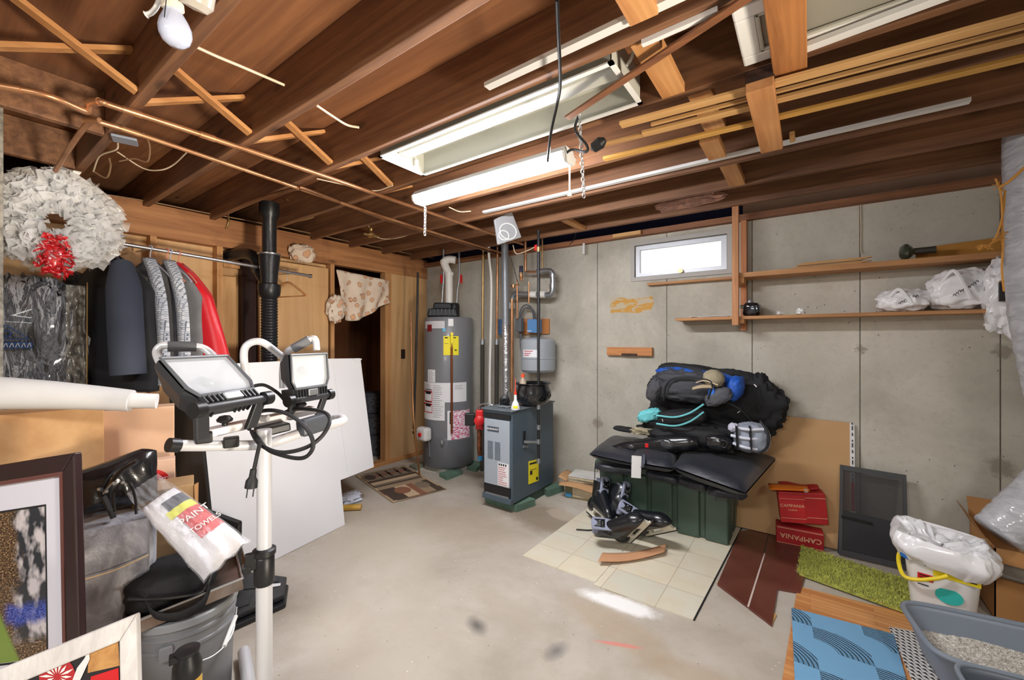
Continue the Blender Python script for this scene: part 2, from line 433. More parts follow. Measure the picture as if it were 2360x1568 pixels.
# room beyond the doorway and the dark bay over the beam
M_beyond = wood('brown_panelling', (146, 92, 54), (112, 66, 36), 'z', 0.5, knots=False)
b = MB(); b.box(-5.28, -5.24, -2.4, 3.9, 0, 2.6)
struct(b.build('wall_beyond', M_beyond, base=(0, 0, 0), smooth=0))
b = MB(); b.box(-5.28, -3.99, 3.7, 3.74, 0, 2.6)
struct(b.build('wall_end', M_beyond, base=(0, 0, 0), smooth=0))
def stud(y0, y1, label, z1=2.157, x0=-3.97, x1=-3.88, m=None, name='wall_stud', g='studs of the partition wall'):
    o = MB().box(x0, x1, y0, y1, 0.04, z1).build(name, m or M_stud, smooth=0, bevel=0.002)
    return tag(o, label, 'stud', g)
stud(0.926, 0.964, 'wall stud above the grey jackets, behind the silver clothes rail')
stud(1.343, 1.385, 'wall stud just left of the dark recess, behind the red jacket')
stud(2.32, 2.362, 'slim door stud with the gathered end of the floral curtain')
stud(2.975, 3.015, 'inner edge stud on the far side of the doorway')
stud(3.018, 3.06, 'second stud of the doubled post beside the doorway')
o = MB().box(-3.955, -3.885, 3.062, 3.60, 0.045, 2.157).build('wall_panel', M_panel, smooth=0, bevel=0.002)
tag(o, 'honey brown wooden panel with a dark cut-out between doorway and water heater', 'panel')
MB().box(-3.8849, -3.882, 3.2, 3.26, 1.18, 1.29).build('box_hole', mat('deep_brown', (44, 26, 18), 0.9), None, smooth=0)
hole = bpy.data.objects['box_hole']; hole.parent = o; hole.location = BASE['box_hole'] - BASE[o.name]
# slab leaning over the opening, dark recess and raw boards
o = MB().box(-3.9, -3.862, 1.655, 2.285, 0.05, 2.105).build('wooden_door', M_panel, smooth=0, bevel=0.003)
tag(o, 'plain honey wooden door slab standing behind the black soil pipe', 'door')
o = MB().box(-3.968, -3.9, 1.53, 1.645, 0.04, 2.15).build('dark_board', M_dkwood, smooth=0, bevel=0.002)
tag(o, 'dark brown upright board in the recess behind the black pipe', 'board')
o = MB().box(-3.96, -3.93, 1.40, 1.50, 0.04, 1.93).build('raw_board', wood('raw_wood', (226, 184, 134), (200, 150, 96), 'z'), smooth=0, bevel=0.002)
tag(o, 'pale raw upright board in the recess beside the red jacket', 'board')
b = MB(); b.box(-3.935, -3.90, 1.395, 1.52, 2.0, 2.06)
o = b.build('wood_block', M_stud, smooth=0, bevel=0.003); tag(o, 'short wooden block nailed across the top of the recess', 'block')
# ---------------------------------------------------------------- joists, bracing and blocking
names = ['nearest the camera', 'eighth', 'seventh', 'sixth', 'fifth', 'fourth', 'third', 'second', 'first']
JY = []
for i in range(-1, 8):
    y1 = 0.513 + 0.4085 * i; JY.append(y1)
    o = MB().box(-4.6, 2.25, y1 - 0.038, y1, JZ, JZ + 0.235).build('floor_joist', M_joist, smooth=0, bevel=0.003)
    k = 8 - (i + 1)
    nth = ['first', 'second', 'third', 'fourth', 'fifth', 'sixth', 'seventh', 'eighth', 'ninth'][k]
    tag(o, f'long wooden floor joist overhead, {nth} counting out from the concrete wall', 'joist', 'floor joists')
def brace(i, hi_first, x, label):
    "diagonal strut across the bay between joists i and i+1"
    ya = 0.513 + 0.4085 * i; yb = ya + 0.4085 - 0.038
    a = V((x, ya, JZ + (0.215 if hi_first else 0.02))); c = V((x, yb, JZ + (0.02 if hi_first else 0.215)))
    o = MB().beam(a, c, 0.042, 0.018, (0, 1, 1)).build('cross_brace', M_joisty, smooth=0, bevel=0.001)
    tag(o, label, 'brace', 'diagonal braces between joists')
bays = ['ninth', 'eighth', 'seventh', 'sixth', 'fifth', 'fourth']
for i, bn in zip((-1, 0, 1, 2), ('over the wreath by the bare bulb', 'over the white tie-plate by the copper pipes', 'beside the first big joist past the copper pipes', 'beside the end of the long empty light fixture')):
    brace(i, True, -2.16, 'strut slanting down toward the concrete wall ' + bn)
    brace(i, False, -2.235, 'strut slanting up toward the concrete wall ' + bn)
def block(y0, y1, x, label, z0=JZ, w=0.085, m=None, h=0.038):
    o = MB().box(x - w / 2, x + w / 2, y0, y1, z0, z0 + h).build('blocking_board', m or M_joisty, smooth=0, bevel=0.002)
    tag(o, label, 'board', 'short boards between joists')
XB = -0.385
ex = lambda px, py: Zp(px, py, JZ)
block(0.96, 1.25, ex(1475, 30).x, 'short flat board under the white moulding, left of the stored window sash')
block(1.335, 1.70, ex(1518, 160).x, 'short flat board with clipped wire right of the long empty fixture')
block(2.19, 2.43, ex(1640, 340).x, 'short flat board with a knot hole under the lower pale lumber')
block(2.55, 2.93, ex(1705, 440).x, 'short flat board over the top of the shelf post')
block(1.74, 2.10, ex(1615, 225).x, 'small wood block behind the ends of the pale lumber')
# header of the stair opening in the far bay
o = MB().box(-2.72, -2.68, -0.3, 0.475, JZ - 0.0, JZ + 0.2).build('header_board', M_joist, smooth=0, bevel=0.003)
tag(o, 'short header board crossing behind the copper pipes over the wreath', 'board')
o = MB().box(-3.39, -3.35, -0.3, 0.475, JZ, JZ + 0.2).build('header_board', M_joist, smooth=0, bevel=0.003)
tag(o, 'second header board above the wreath top, behind the copper turn-down pipe', 'board')
for i, yy in ((3, 'a'), (4, 'b'), (5, 'c')):
    y0 = 0.513 + 0.4085 * i
    o = MB().beam((-2.45, y0, JZ + 0.02), (-2.45, y0 + 0.37, JZ + 0.2), 0.042, 0.018, (0, 1, 1)).build('cross_brace', M_joisty, smooth=0, bevel=0.001)
    tag(o, 'wooden strut over the shop light end, %s bay toward the concrete wall' % {3: 'nearest', 4: 'second', 5: 'third'}[i], 'brace', 'diagonal braces between joists')
b = MB().beam((-1.62, 2.97, JZ + 0.02), (-1.62, 3.33, JZ + 0.02), 0.06, 0.03)
tag(b.build('wood_strip', M_joisty, smooth=0, bevel=0.002), 'short wood strip joining the last two joists above the grey packet', 'strip')
# rough concrete pier at the picture edge
p = P(8, 700, 2.0)
dr = V((p.x, p.y, 0)).normalized()
o = MB(basis(p, V((dr.y, -dr.x, 0)), dr)).box(-0.3, 0, 0, 0.2, -p.z, 2.53 - p.z).build('concrete_pier', mat('rough_plaster', (178, 172, 160), 0.9, var=0.3, vs=40, bump=0.6, bs=70), smooth=0, bevel=0.004)
tag(o, 'rough pale concrete pier standing at the edge of the wreath', 'pier')
# ================================================================ THINGS AMONG THE JOISTS
# hanging LED shop light
LY = 1.75
L0 = Yp(968, 462, LY); L1 = Yp(1308, 363, LY); LZ = (L0.z + L1.z) / 2
M_led = mat('led_diffuser', (250, 250, 255), 0.4, emit=1.0)
M_led.node_tree.nodes['Principled BSDF'].inputs['Emission Strength'].default_value = LED_STRENGTH
led = thing('shop_light', 'glowing white LED shop light hanging level under the joists', 'light', (L0.x, LY, LZ))
prof = [(-0.055, 0.012), (-0.05, -0.012), (-0.03, -0.028), (0.03, -0.028), (0.05, -0.012), (0.055, 0.012)]
MB().prism([(L0.x, LY + a, LZ + c) for a, c in prof], (L1.x - L0.x, 0, 0)).build('diffuser', M_led, led, smooth=60)
MB().prism([(L0.x - 0.01, LY + a, LZ + c) for a, c in [(-0.06, 0.013), (0.06, 0.013), (0.035, 0.045), (-0.035, 0.045)]], (L1.x - L0.x + 0.02, 0, 0)).build('housing', M_white, led, smooth=0, bevel=0.003)
for x in (L0.x - 0.012, L1.x + 0.002):
    MB().prism([(x, LY + a * 1.08, LZ + c * 1.1) for a, c in prof], (0.012, 0, 0)).build('end_cap', M_white, led, smooth=0)
pc = MB().tube([P(1313, 366, 2.0), P(1313, 440, 2.0)], 0.0035, 6); pc.build('pull_cord', M_white, led)
q = P(1313, 447, 2.0); MB().lathe([(0.004, 0.02), (0.009, 0.0), (0.011, -0.01), (0, -0.012)], q, 10).build('pull_knob', M_white, led)
def chain(name, a, b, label, r=0.0075, n=14):
    a, b = V(a), V(b); mb = MB()
    for i in range(n):
        c = a.lerp(b, (i + 0.5) / n); L = (b - a).length / n * 0.75; u = V((1, 0, 0)) if i % 2 else V((0, 1, 0)); d = (b - a).normalized()
        ring = [c + d * (L * cos(t * pi / 4)) + u * (r * sin(t * pi / 4)) for t in range(8)]
        mb.tube(ring, 0.0022, 5, closed=True)
    return tag(mb.build(name, M_steel), label, 'chain', 'lamp chains')
chain('hanging_chain', P(980, 478, 2.55), P(979, 542, 2.55), 'short loose chain dangling under the far end of the glowing shop light', n=9)
chain('hanging_chain', P(1335, 262, 1.78), P(1346, 455, 1.9), 'long chain hanging beside the near end of the glowing shop light', n=20)
o = MB().tube(spline([P(1333, 268, 1.79), P(1326, 300, 1.8), P(1352, 335, 1.8), P(1350, 350, 1.8), P(1318, 345, 1.9), P(1300, 358, 1.95)]), 0.006, 8).build('power_cord', M_black)
tag(o, 'short black and white lamp cord looped over the long chain', 'cord')
q = P(1362, 345, 1.82)
b = MB(); b.lathe([(0.004, 0), (0.022, 0.012), (0.026, 0.05), (0.012, 0.07), (0, 0.072)], q, 12, M=Matrix.Rotation(1.2, 4, 'Y'))
tag(b.build('lamp_socket', M_black), 'black lamp socket hanging by the long chain above the shop light end', 'socket')
o = MB().tube(spline([P(1284, 0, 1.16), P(1286, 60, 1.25), P(1291, 190, 1.5), P(1284, 240, 1.62), P(1270, 305, 1.74), P(1262, 372, 1.86)]), 0.006, 8).build('ceiling_cable', M_black)
tag(o, 'thin black cord dropping from the joists to the glowing shop light', 'cord')
q = Zp(1240, 2, JZ); MB().box(q.x - 0.05, q.x + 0.05, q.y - 0.02, q.y + 0.03, JZ - 0.03, JZ + 0.01)
o = MB().box(q.x - 0.055, q.x + 0.055, 0.875, 0.915, JZ - 0.028, JZ - 0.001).build('junction_box', mat('sooty_metal', (52, 34, 28), 0.7), smooth=0, bevel=0.006)
tag(o, 'dark box on the underside of a joist at the very top', 'box')
# long empty fluorescent fixture set between two joists
fx = (-1.815, -0.555); fy = (1.36, 1.66); fz = JZ - 0.005
fix = thing('ceiling_fixture', 'long empty cream fluorescent fixture open between two joists', 'fixture', ((fx[0] + fx[1]) / 2, 1.5, fz))
b = MB(); th = 0.003; h = 0.115
b.box(fx[0], fx[1], fy[0], fy[0] + th, fz, fz + h); b.box(fx[0], fx[1], fy[1] - th, fy[1], fz, fz + h)
b.box(fx[0], fx[1], fy[0], fy[1], fz + h, fz + h + th)
b.box(fx[0], fx[0] + th, fy[0], fy[1], fz, fz + h); b.box(fx[1] - th, fx[1], fy[0], fy[1], fz, fz + h)
b.build('housing', M_enamel, fix, smooth=0)
b = MB(); ym = 1.5; b.prism([(fx[0] + 0.02, ym - 0.075, fz + h - 0.004), (fx[0] + 0.02, ym - 0.035, fz + 0.045), (fx[0] + 0.02, ym + 0.035, fz + 0.045), (fx[0] + 0.02, ym + 0.075, fz + h - 0.004)], (fx[1] - fx[0] - 0.04, 0, 0)); b.build('ballast_cover', M_enamel, fix, smooth=0, bevel=0.004)
b = MB()
for (y0, y1) in ((fy[0] - 0.008, fy[0] + 0.012), (fy[1] - 0.012, fy[1] + 0.008)): b.box(fx[0] - 0.008, fx[1] + 0.008, y0, y1, fz - 0.006, fz)
for x in (fx[0] - 0.008, fx[1] - 0.01): b.box(x, x + 0.018, fy[0] - 0.008, fy[1] + 0.008, fz - 0.006, fz)
b.build('rim', M_white, fix, smooth=0)
for y in (1.415, 1.59):
    MB().box(fx[0] + 0.004, fx[0] + 0.022, y - 0.012, y + 0.012, fz + 0.02, fz + 0.06).build('lamp_holder', M_white, fix, smooth=0, bevel=0.004)
MB().box(fx[0] + 0.03, fx[0] + 0.09, 1.375, 1.395, fz + 0.03, fz + 0.05).build('clip', M_steel, fix, smooth=0, bevel=0.003)
MB().tube(spline([(fx[1] + 0.002, 1.5, fz + 0.06), (fx[1] + 0.03, 1.49, fz + 0.09), (fx[1] + 0.05, 1.47, fz + 0.2)]), 0.006, 8).build('cable', M_white, fix)
# white framed sash stored above the flat board
sx = (-0.19, 0.62); sy = (1.37, 1.675); sz = JZ + 0.003
sash = thing('stored_window_sash', 'white framed window sash stored flat overhead behind the wide stub board', 'window sash', (0.2, 1.5, sz))
b = MB(); f = 0.055
b.box(sx[0], sx[1], sy[0], sy[0] + f, sz, sz + 0.03); b.box(sx[0], sx[1], sy[1] - f, sy[1], sz, sz + 0.03); b.box(sx[0], sx[0] + f, sy[0] + f, sy[1] - f, sz, sz + 0.03); b.box(sx[1] - f, sx[1], sy[0] + f, sy[1] - f, sz, sz + 0.03)
b.build('frame', M_white, sash, smooth=0, bevel=0.006)
b = MB(); b.box(sx[0] + f - 0.002, sx[1] - f + 0.002, sy[0] + f - 0.002, sy[1] - f + 0.002, sz + 0.014, sz + 0.018); b.build('pane', mat('dusty_glass', (150, 146, 134), 0.25), sash, smooth=0)
b = MB()
for x0, x1, y0, y1 in ((sx[0] + f, sx[1] - f, sy[0] + f, sy[0] + f + 0.012), (sx[0] + f, sx[1] - f, sy[1] - f - 0.012, sy[1] - f), (sx[0] + f, sx[0] + f + 0.012, sy[0] + f, sy[1] - f)): b.box(x0, x1, y0, y1, sz - 0.0, sz + 0.012)
b.build('inner_bead', M_enamel, sash, smooth=0, bevel=0.003)
# flat hanger boards and the lumber they carry
def flatboard(name, x0, x1, y0, y1, z, label, m=None, h=0.036, cat='board'):
    o = MB().box(x0, x1, y0, y1, z, z + h).build(name, m or M_joisty, smooth=0, bevel=0.003)
    return tag(o, label, cat)
flatboard('stub_board', -0.105, -0.008, 1.0, 1.76, JZ - 0.038, 'wide stub board crossing under the joists at the top edge', wood('stub_wood', (186, 124, 70), (140, 88, 46), 'y'))
flatboard('hanger_board', -0.185, -0.1, 1.66, 2.235, JZ - 0.1, 'flat hanger board holding up the lengths of pale lumber', wood('hanger_wood', (216, 158, 104), (180, 120, 70), 'y'))
o = MB().box(-0.19, -0.1, 1.70, 1.735, JZ - 0.064, JZ).build('spacer_block', M_dkwood, smooth=0, bevel=0.003); tag(o, 'dark spacer block between joist and hanger board', 'block')
LZ0 = JZ - 0.063
def stick(name, a, c, w, h, label, m, z, cat='lumber', g='pale lengths stored under the joists'):
    a = Zp(*a, z); c = Zp(*c, z)
    o = MB().beam(a + V((0, 0, h / 2)), c + V((0, 0, h / 2)), w, h).build(name, m, smooth=0, bevel=0.002)
    return tag(o, label, cat, g)
stick('lumber_length', (1430, 292), (2420, 28), 0.042, 0.014, 'topmost and longest pale pine length resting on the hanger board', M_pine, LZ0)
stick('lumber_length', (1500, 291), (2420, 52), 0.012, 0.014, 'thin pale slat tucked between the upper two pine lengths', M_pine, LZ0 + 0.006)
stick('lumber_length', (1480, 312), (2420, 78), 0.036, 0.014, 'middle pale pine length lying on the hanger board', M_pine, LZ0)
stick('lumber_length', (1384, 338), (1760, 245), 0.03, 0.012, 'short greyish slat sticking out beyond the middle pine length', wood('aged_pine', (206, 160, 104), (180, 134, 84), 'x', knots=False), LZ0 + 0.002)
stick('lumber_length', (1392, 370), (2420, 124), 0.036, 0.014, 'lowest grooved golden pine length on the hanger board', wood('golden_pine', (224, 176, 96), (196, 144, 66), 'x', knots=False), LZ0)
flatboard('notch_block', -0.075, -0.055, 2.2, 2.28, LZ0 + 0.0, 'tiny wood stub behind the end of the hanger board', M_pine, 0.02)
def mould(name, a, c, z, w, label, y=None):
    a = Zp(*a, z); c = Zp(*c, z); mb = MB(); d = c - a; n = V((-d.y, d.x, 0)).normalized()
    pf = [(-w / 2, 0), (w / 2, 0), (w / 2, 0.006), (w * 0.2, 0.012), (w * 0.1, 0.007), (-w * 0.3, 0.016), (-w / 2, 0.016)]
    mb.prism([a + n * u + V((0, 0, q)) for u, q in pf], d)
    return tag(mb.build(name, M_white, smooth=0), label, 'moulding', 'white mouldings stored overhead')
mould('white_moulding', (1122, 204), (1640, -38), JZ + 0.018, 0.034, 'broad white moulding along the joist above the long empty fixture')
mould('white_moulding', (1480, 106), (1655, 30), JZ - 0.017, 0.018, 'short thin white moulding lying next to the diagonal stick')
mould('white_moulding', (1115, 492), (2236, 236), JZ + 0.012, 0.032, 'very long white moulding running beside the lower joists toward the shop light')
mould('white_moulding', (1790, 140), (2215, -18), JZ - 0.02, 0.036, 'ridged white moulding crossing behind the wide stub board')
a, c = Zp(1307, 272, JZ - 0.03), Zp(1745, -20, JZ - 0.03)
o = MB().beam(a, c, 0.03, 0.008).build('diagonal_stick', wood('stick_wood', (150, 98, 60), (104, 62, 36), 'x', knots=False), smooth=0); tag(o, 'thin dark stick nailed diagonally under the joists, carrying the lamp chain', 'stick')
# bare bulb
q = P(402, 55, 1.1)
bulb = thing('light_bulb_fixture', 'unlit frosted bulb in a white porcelain holder under the joists', 'light', q)
ax = Matrix.Rotation(0.12, 4, 'X') @ Matrix.Rotation(0.08, 4, 'Y')
MB().lathe([(0, -0.058), (0.016, -0.055), (0.029, -0.045), (0.036, -0.028), (0.0365, -0.012), (0.031, 0.006), (0.022, 0.024), (0.016, 0.04), (0.0155, 0.05)], q, 28, M=ax).build('bulb', mat('frosted_bulb', (196, 204, 226), 0.15, coat=0.5), bulb)
MB().lathe([(0.02, 0.032), (0.025, 0.036), (0.025, 0.05), (0.021, 0.053), (0.023, 0.09), (0.03, 0.11), (0.055, 0.125), (0.055, 0.135), (0, 0.137)], q, 24, M=ax).build('porcelain_socket', mat('porcelain', (226, 216, 200), 0.3), bulb)
d = q + RT * 0.055 + V((0, 0, 0.07)); MB().lathe([(0, -0.03), (0.03, -0.026), (0.042, -0.01), (0.042, 0.03), (0.02, 0.06), (0, 0.06)], d, 24, M=Matrix.Rotation(0.5, 4, 'Y')).build('outlet_cup', mat('porcelain2', (216, 208, 196), 0.25, trans=0.3), bulb)
MB().tube([q + RT * 0.005 - FW * 0.038 + V((0, 0, -0.012)), q + RT * 0.008 - FW * 0.034 + V((0, 0, 0.05))], 0.0012, 5).build('pull_string', M_iron, bulb)
MB().tube(spline([q + RT * -0.03 + V((0, 0, 0.09)), q + RT * -0.045 + V((0, 0, 0.05)), q + RT * -0.06 + V((0, 0, 0.03)), q + RT * -0.075 + V((0, 0, 0.024))]), [0.006] * 18 + [0.009], 8).build('pull_lever', M_pvc, bulb)
MB().box(q.x - 0.045, q.x + 0.045, q.y - 0.045, q.y + 0.045, q.z + 0.135, q.z + 0.16).build('box', M_galv, bulb, smooth=0, bevel=0.004)
# ---------------------------------------------------------------- copper supply pipes along the joists
def pipe(name, pts, r, m, label, cat='pipe', g=None, n=12, k=6, sp=True, cups=()):
    pp = spline(pts, k) if sp else [V(p) for p in pts]
    if cups:
        root = thing(name, label, cat, pp[0], g); MB().tube(pp, r, n).build('run', m, root)
        for i in cups:
            a, c = pp[i], pp[min(i + 1, len(pp) - 1)]; d = (c - a).normalized() * 0.03
            MB().tube([a - d, a + d], r * 1.22, n).build('coupling', m, root)
        return root
    return tag(MB().tube(pp, r, n).build(name, m), label, cat, g)
z1, z2 = JZ - 0.024, JZ - 0.052
A = [Zp(-60, 190, z1 - 0.03), Zp(100, 218, z1 - 0.03), Zp(185, 252, z1 - 0.03), Zp(202, 256, z1 - 0.02), Zp(208, 238, z1), Zp(235, 236, z1), Zp(262, 245, z1), Zp(420, 296, z1), Zp(600, 356, z1), Zp(800, 424, z1), Zp(960, 480, z1), Zp(1120, 534, z1), Zp(1205, 563, z1)]
pipe('copper_pipe', A, 0.0125, M_copper, 'upper copper pipe with an offset bend crossing under the joists', 'pipe', 'copper pipes under the joists', cups=(3, 26, 38, 44))
Bp = [Zp(128, 394, z2 - 0.06), Zp(165, 335, z2 - 0.02), Zp(205, 283, z2), Zp(232, 283, z2), Zp(300, 303, z2), Zp(420, 343, z2), Zp(600, 404, z2), Zp(800, 472, z2), Zp(960, 524, z2), Zp(1180, 590, z2)]
pipe('copper_pipe', Bp, 0.0105, M_copper, 'lower copper pipe turning down beside the wreath top', 'pipe', 'copper pipes under the joists', cups=(14, 20, 24))
Cp = [Zp(560, 470, z2), Zp(640, 445, z2), Zp(690, 435, z2), Zp(720, 442, z2), Zp(900, 510, z2), Zp(1080, 565, z2), Zp(1190, 600, z2)]
pipe('copper_pipe', Cp, 0.011, mat('aged_copper', (150, 106, 74), 0.45, 0.7, var=0.3), 'dull branch pipe bending above the black soil pipe', 'pipe', 'copper pipes under the joists')
q = Zp(288, 320, JZ - 0.01)
o = MB(basis(q, V((0.3, 1, 0)), V((-1, 0.3, 0)))).box(-0.045, 0.045, -0.04, 0.04, -0.012, 0.0).build('cover_plate', mat('blue_grey_metal', (150, 158, 172), 0.45, 0.4), smooth=0, bevel=0.003); tag(o, 'small square grey metal cover plate beside the copper pipes', 'plate')
M_wire = mat('pale_cable', (214, 196, 170), 0.5)
def wire(pts, label, r=0.004, m=None): return tag(MB().tube(spline(pts), r, 6).build('cable', m or M_wire), label, 'cable', 'loose cables overhead')
wire([Zp(452, 108, JZ + 0.01), Zp(500, 130, JZ + 0.01), Zp(560, 155, JZ + 0.02), Zp(655, 196, JZ + 0.03)], 'pale flat cable running from the bulb joist across the first bay', 0.005)
wire([Zp(730, 243, JZ + 0.02), Zp(770, 270, JZ + 0.02), Zp(800, 288, JZ + 0.02), Zp(828, 294, JZ + 0.02)], 'pale doubled cable poking out past the second big joist', 0.005)
wire([P(272, 330, 2.25), P(268, 345, 2.25), P(230, 360, 2.3), P(215, 395, 2.4)], 'pale cable dropping from the small grey cover plate', 0.004)
wire([P(270, 350, 2.4), P(330, 388, 2.5), P(370, 392, 2.5), P(400, 380, 2.5), P(430, 352, 2.4)], 'slack looped pale cable under the copper pipes', 0.004)
wire([Xp(215, 444, -3.87), Xp(350, 466, -3.87), Xp(470, 490, -3.87), Xp(640, 522, -3.87), Xp(830, 562, -3.87), Xp(1000, 596, -3.86)], 'long thin cable running along the top of the big wooden beam', 0.005, mat('dull_cable', (150, 120, 92), 0.5))
wire([P(845, 515, 3.9), P(872, 548, 3.95), P(920, 548, 3.95), P(970, 530, 3.9)], 'slack pale cable near the brass valve', 0.004)
q = P(855, 540, 3.9)
b = MB(); b.lathe([(0, -0.02), (0.02, -0.015), (0.03, 0), (0.02, 0.02), (0.012, 0.03), (0.018, 0.04), (0.018, 0.055), (0, 0.06)], q, 14); b.tube([q + V((0, -0.08, -0.01)), q + V((0, 0.08, -0.01))], 0.012, 10); b.tube([q + V((-0.03, 0, -0.02)), q + V((0.03, 0, -0.02))], 0.012, 10)
tag(b.build('pipe_valve', M_brass), 'brass pipe valve under the joists above the doorway', 'valve')
b = MB(); a = P(660, 460, 3.4); b.tube(spline([a, P(700, 485, 3.4), P(722, 500, 3.4), P(676, 512, 3.4)]), 0.006, 8)
tag(b.build('small_gas_line', M_brass), 'thin brassy tubing bent right of the black soil pipe top', 'tubing')
b = MB(); b.tube(spline([P(522, 478, 3.4), P(527, 512, 3.4), P(512, 528, 3.4), P(452, 524, 3.4)]), 0.007, 8)
tag(b.build('small_gas_line', M_brass), 'thin brassy tubing hooked against the wooden beam left of the black soil pipe', 'tubing')
wire([P(330, 305, 2.3), P(345, 335, 2.35), P(340, 372, 2.4), P(310, 366, 2.4), P(275, 372, 2.4)], 'short grey cable loop hanging below the lower copper pipe', 0.004, mat('dull_cable', (150, 120, 92), 0.5))
wire([P(215, 395, 2.45), P(245, 410, 2.6), P(255, 385, 2.6), P(252, 365, 2.6)], 'curled dull cable between wreath and wooden beam', 0.005, mat('dull_cable', (150, 120, 92), 0.5))
wire([Zp(730, 412, JZ - 0.01), Zp(790, 425, JZ - 0.01), Zp(860, 440, JZ - 0.01), Zp(905, 428, JZ - 0.01)], 'pale cable crossing between the copper pipes near the shop light', 0.004)
wire([Zp(1035, 478, JZ - 0.01), Zp(1060, 488, JZ - 0.01), Zp(1085, 487, JZ - 0.01)], 'short pale cable beyond the far end of the shop light', 0.004)
wire([P(1182, 565, 3.5), P(1190, 585, 3.55), P(1215, 578, 3.6), P(1240, 566, 3.6)], 'thin pale cable looping from the grey packet to the black gas pipe', 0.004)
wire([P(1175, 590, 3.45), P(1185, 620, 3.45), P(1194, 655, 3.45)], 'thin wire running down from the grey packet to the copper tee', 0.003, M_iron)
wire([Yp(1310, 568, 3.56), Yp(1326, 545, 3.5), V((-1.72, 3.355, 2.40))], 'thin wire dangling over the concrete wall left of the window', 0.003, M_iron)
o = MB().box(-1.72, -1.70, 3.53, 3.536, 2.20, 2.30).build('paper_tag', M_paper, smooth=0); tag(o, 'small white tag hanging at the top of the concrete wall', 'tag')
o = MB().box(-1.42, -1.17, 3.51, 3.55, 2.302, 2.335).build('wood_block', M_pine, smooth=0, bevel=0.002); tag(o, 'pale wood block set on the concrete just left of the window', 'block')
# dangling grey packet
q = P(1170, 528, 3.3)
M = face_cam(q, 0.15, 0.5) @ Matrix.Rotation(0.15, 4, 'Y')
pk = thing('plastic_packet', 'grey diamond-shaped plastic packet with a coiled cable inside, hanging below the joists', 'packet', q)
pts = [V((-0.135, 0, 0.035)), V((0.0, 0, 0.14)), V((0.135, 0, -0.03)), V((-0.06, 0, -0.145))]
b = MB(M); b.prism([p + V((0, -0.012, 0)) for p in pts], (0, 0.024, 0)); b.build('sleeve', mat('grey_film', (150, 152, 156), 0.25, coat=0.6, bump=0.4, bs=18), pk, smooth=0, bevel=0.008, sub=0)
b = MB(M)
for k, (cx, cz, r) in enumerate(((0.0, -0.02, 0.075), (-0.03, -0.06, 0.045))): b.tube([V((cx + r * cos(t * pi / 10), -0.016 - 0.001 * k, cz + r * 0.8 * sin(t * pi / 10))) for t in range(20)], 0.004, 6, closed=True)
b.build('coiled_cable', M_white, pk)
# pink insulation remnant and vapour barrier
b = MB(); p0 = Yp(1510, 478, 3.32); p1 = Yp(1672, 450, 3.32)
b.lump((p0 + p1) / 2 + V((0, 0.02, 0.0)), ((p1 - p0).length / 2, 0.05, 0.045), 3, 0.3, 3, 0.8, 30, 14)
tag(b.build('insulation_scrap', mat('pink_insulation', (240, 192, 174), 0.95, var=0.25, vs=20, bump=0.8, bs=50)), 'torn pink insulation scrap hanging under the last joists', 'insulation')
# ================================================================ BLACK SOIL PIPE, CLOTHES RAIL, CURTAIN
SX, SY = -3.42, 1.535
soil = thing('soil_pipe', 'thick black cast iron soil pipe rising beside the clothes rail', 'pipe', (SX, SY, 0))
M_cast = mat('black_cast_iron', (34, 35, 38), 0.35, 0.3, bump=0.15, bs=40)
zz = lambda py: P(622, py, 3.27).z
MB().lathe([(0.052, zz(668)), (0.05, zz(600)), (0.05, zz(510)), (0.07, zz(500)), (0.07, zz(472)), (0.05, zz(470)), (0.05, JZ + 0.1)], (SX, SY, 0), 28).build('upper_pipe', M_cast, soil)
MB().lathe([(0.052, zz(690)), (0.075, zz(682)), (0.08, zz(668)), (0.08, zz(658)), (0.06, zz(655))], (SX, SY, 0), 28).build('hub', M_cast, soil)
MB().lathe([(0.055, zz(660)), (0.062, zz(630)), (0.07, zz(612)), (0.075, zz(596)), (0.075, zz(590)), (0.052, zz(588))], (SX, SY, 0), 28).build('wye_body', M_cast, soil)
MB().lathe([(0.08, zz(591)), (0.083, zz(590)), (0.083, zz(587.5)), (0.078, zz(587))], (SX, SY, 0), 28).build('clamp_band', M_steel, soil)
pr_ = []
z = zz(690); i = 0
while z > 0.05:
    pr_ += [(0.054, z), (0.060, z - 0.009), (0.060, z - 0.013)]; z -= 0.022
MB().lathe(pr_[::-1], (SX, SY, 0), 28).build('ribbed_sleeve', mat('ribbed_black', (48, 50, 54), 0.3, 0.5), soil)
e = [P(618, 658, 3.27), P(600, 630, 3.3), P(596, 612, 3.32), P(585, 592, 3.33), P(560, 585, 3.4), P(516, 592, 3.48)]
MB().tube(spline(e), 0.045, 16).build('branch', M_cast, soil)
q = P(596, 622, 3.28); MB().lathe([(0.0, 0), (0.04, 0.0), (0.04, 0.04), (0, 0.045)], q, 16, M=Matrix.Rotation(-pi / 2.3, 4, 'Y')).build('cleanout_plug', M_cast, soil)
RX = -3.5
r0, r1 = Xp(120, 534, RX), Xp(712, 636, RX)
rail = thing('clothes_rail', 'long silver clothes rail under the big wooden beam', 'rail', r0)
MB().tube([r0, r1], 0.013, 14).build('rod', mat('chrome_rail', (206, 206, 210), 0.22, 0.9), rail)
MB().tube([r1, r1 + (r1 - r0).normalized() * 0.02], 0.018, 12).build('end_fitting', M_steel, rail)
for f in (0.3, 0.93):
    p = r0.lerp(r1, f); MB().tube([p, V((-3.879, p.y, p.z + 0.03))], 0.006, 6).build('bracket', M_steel, rail)
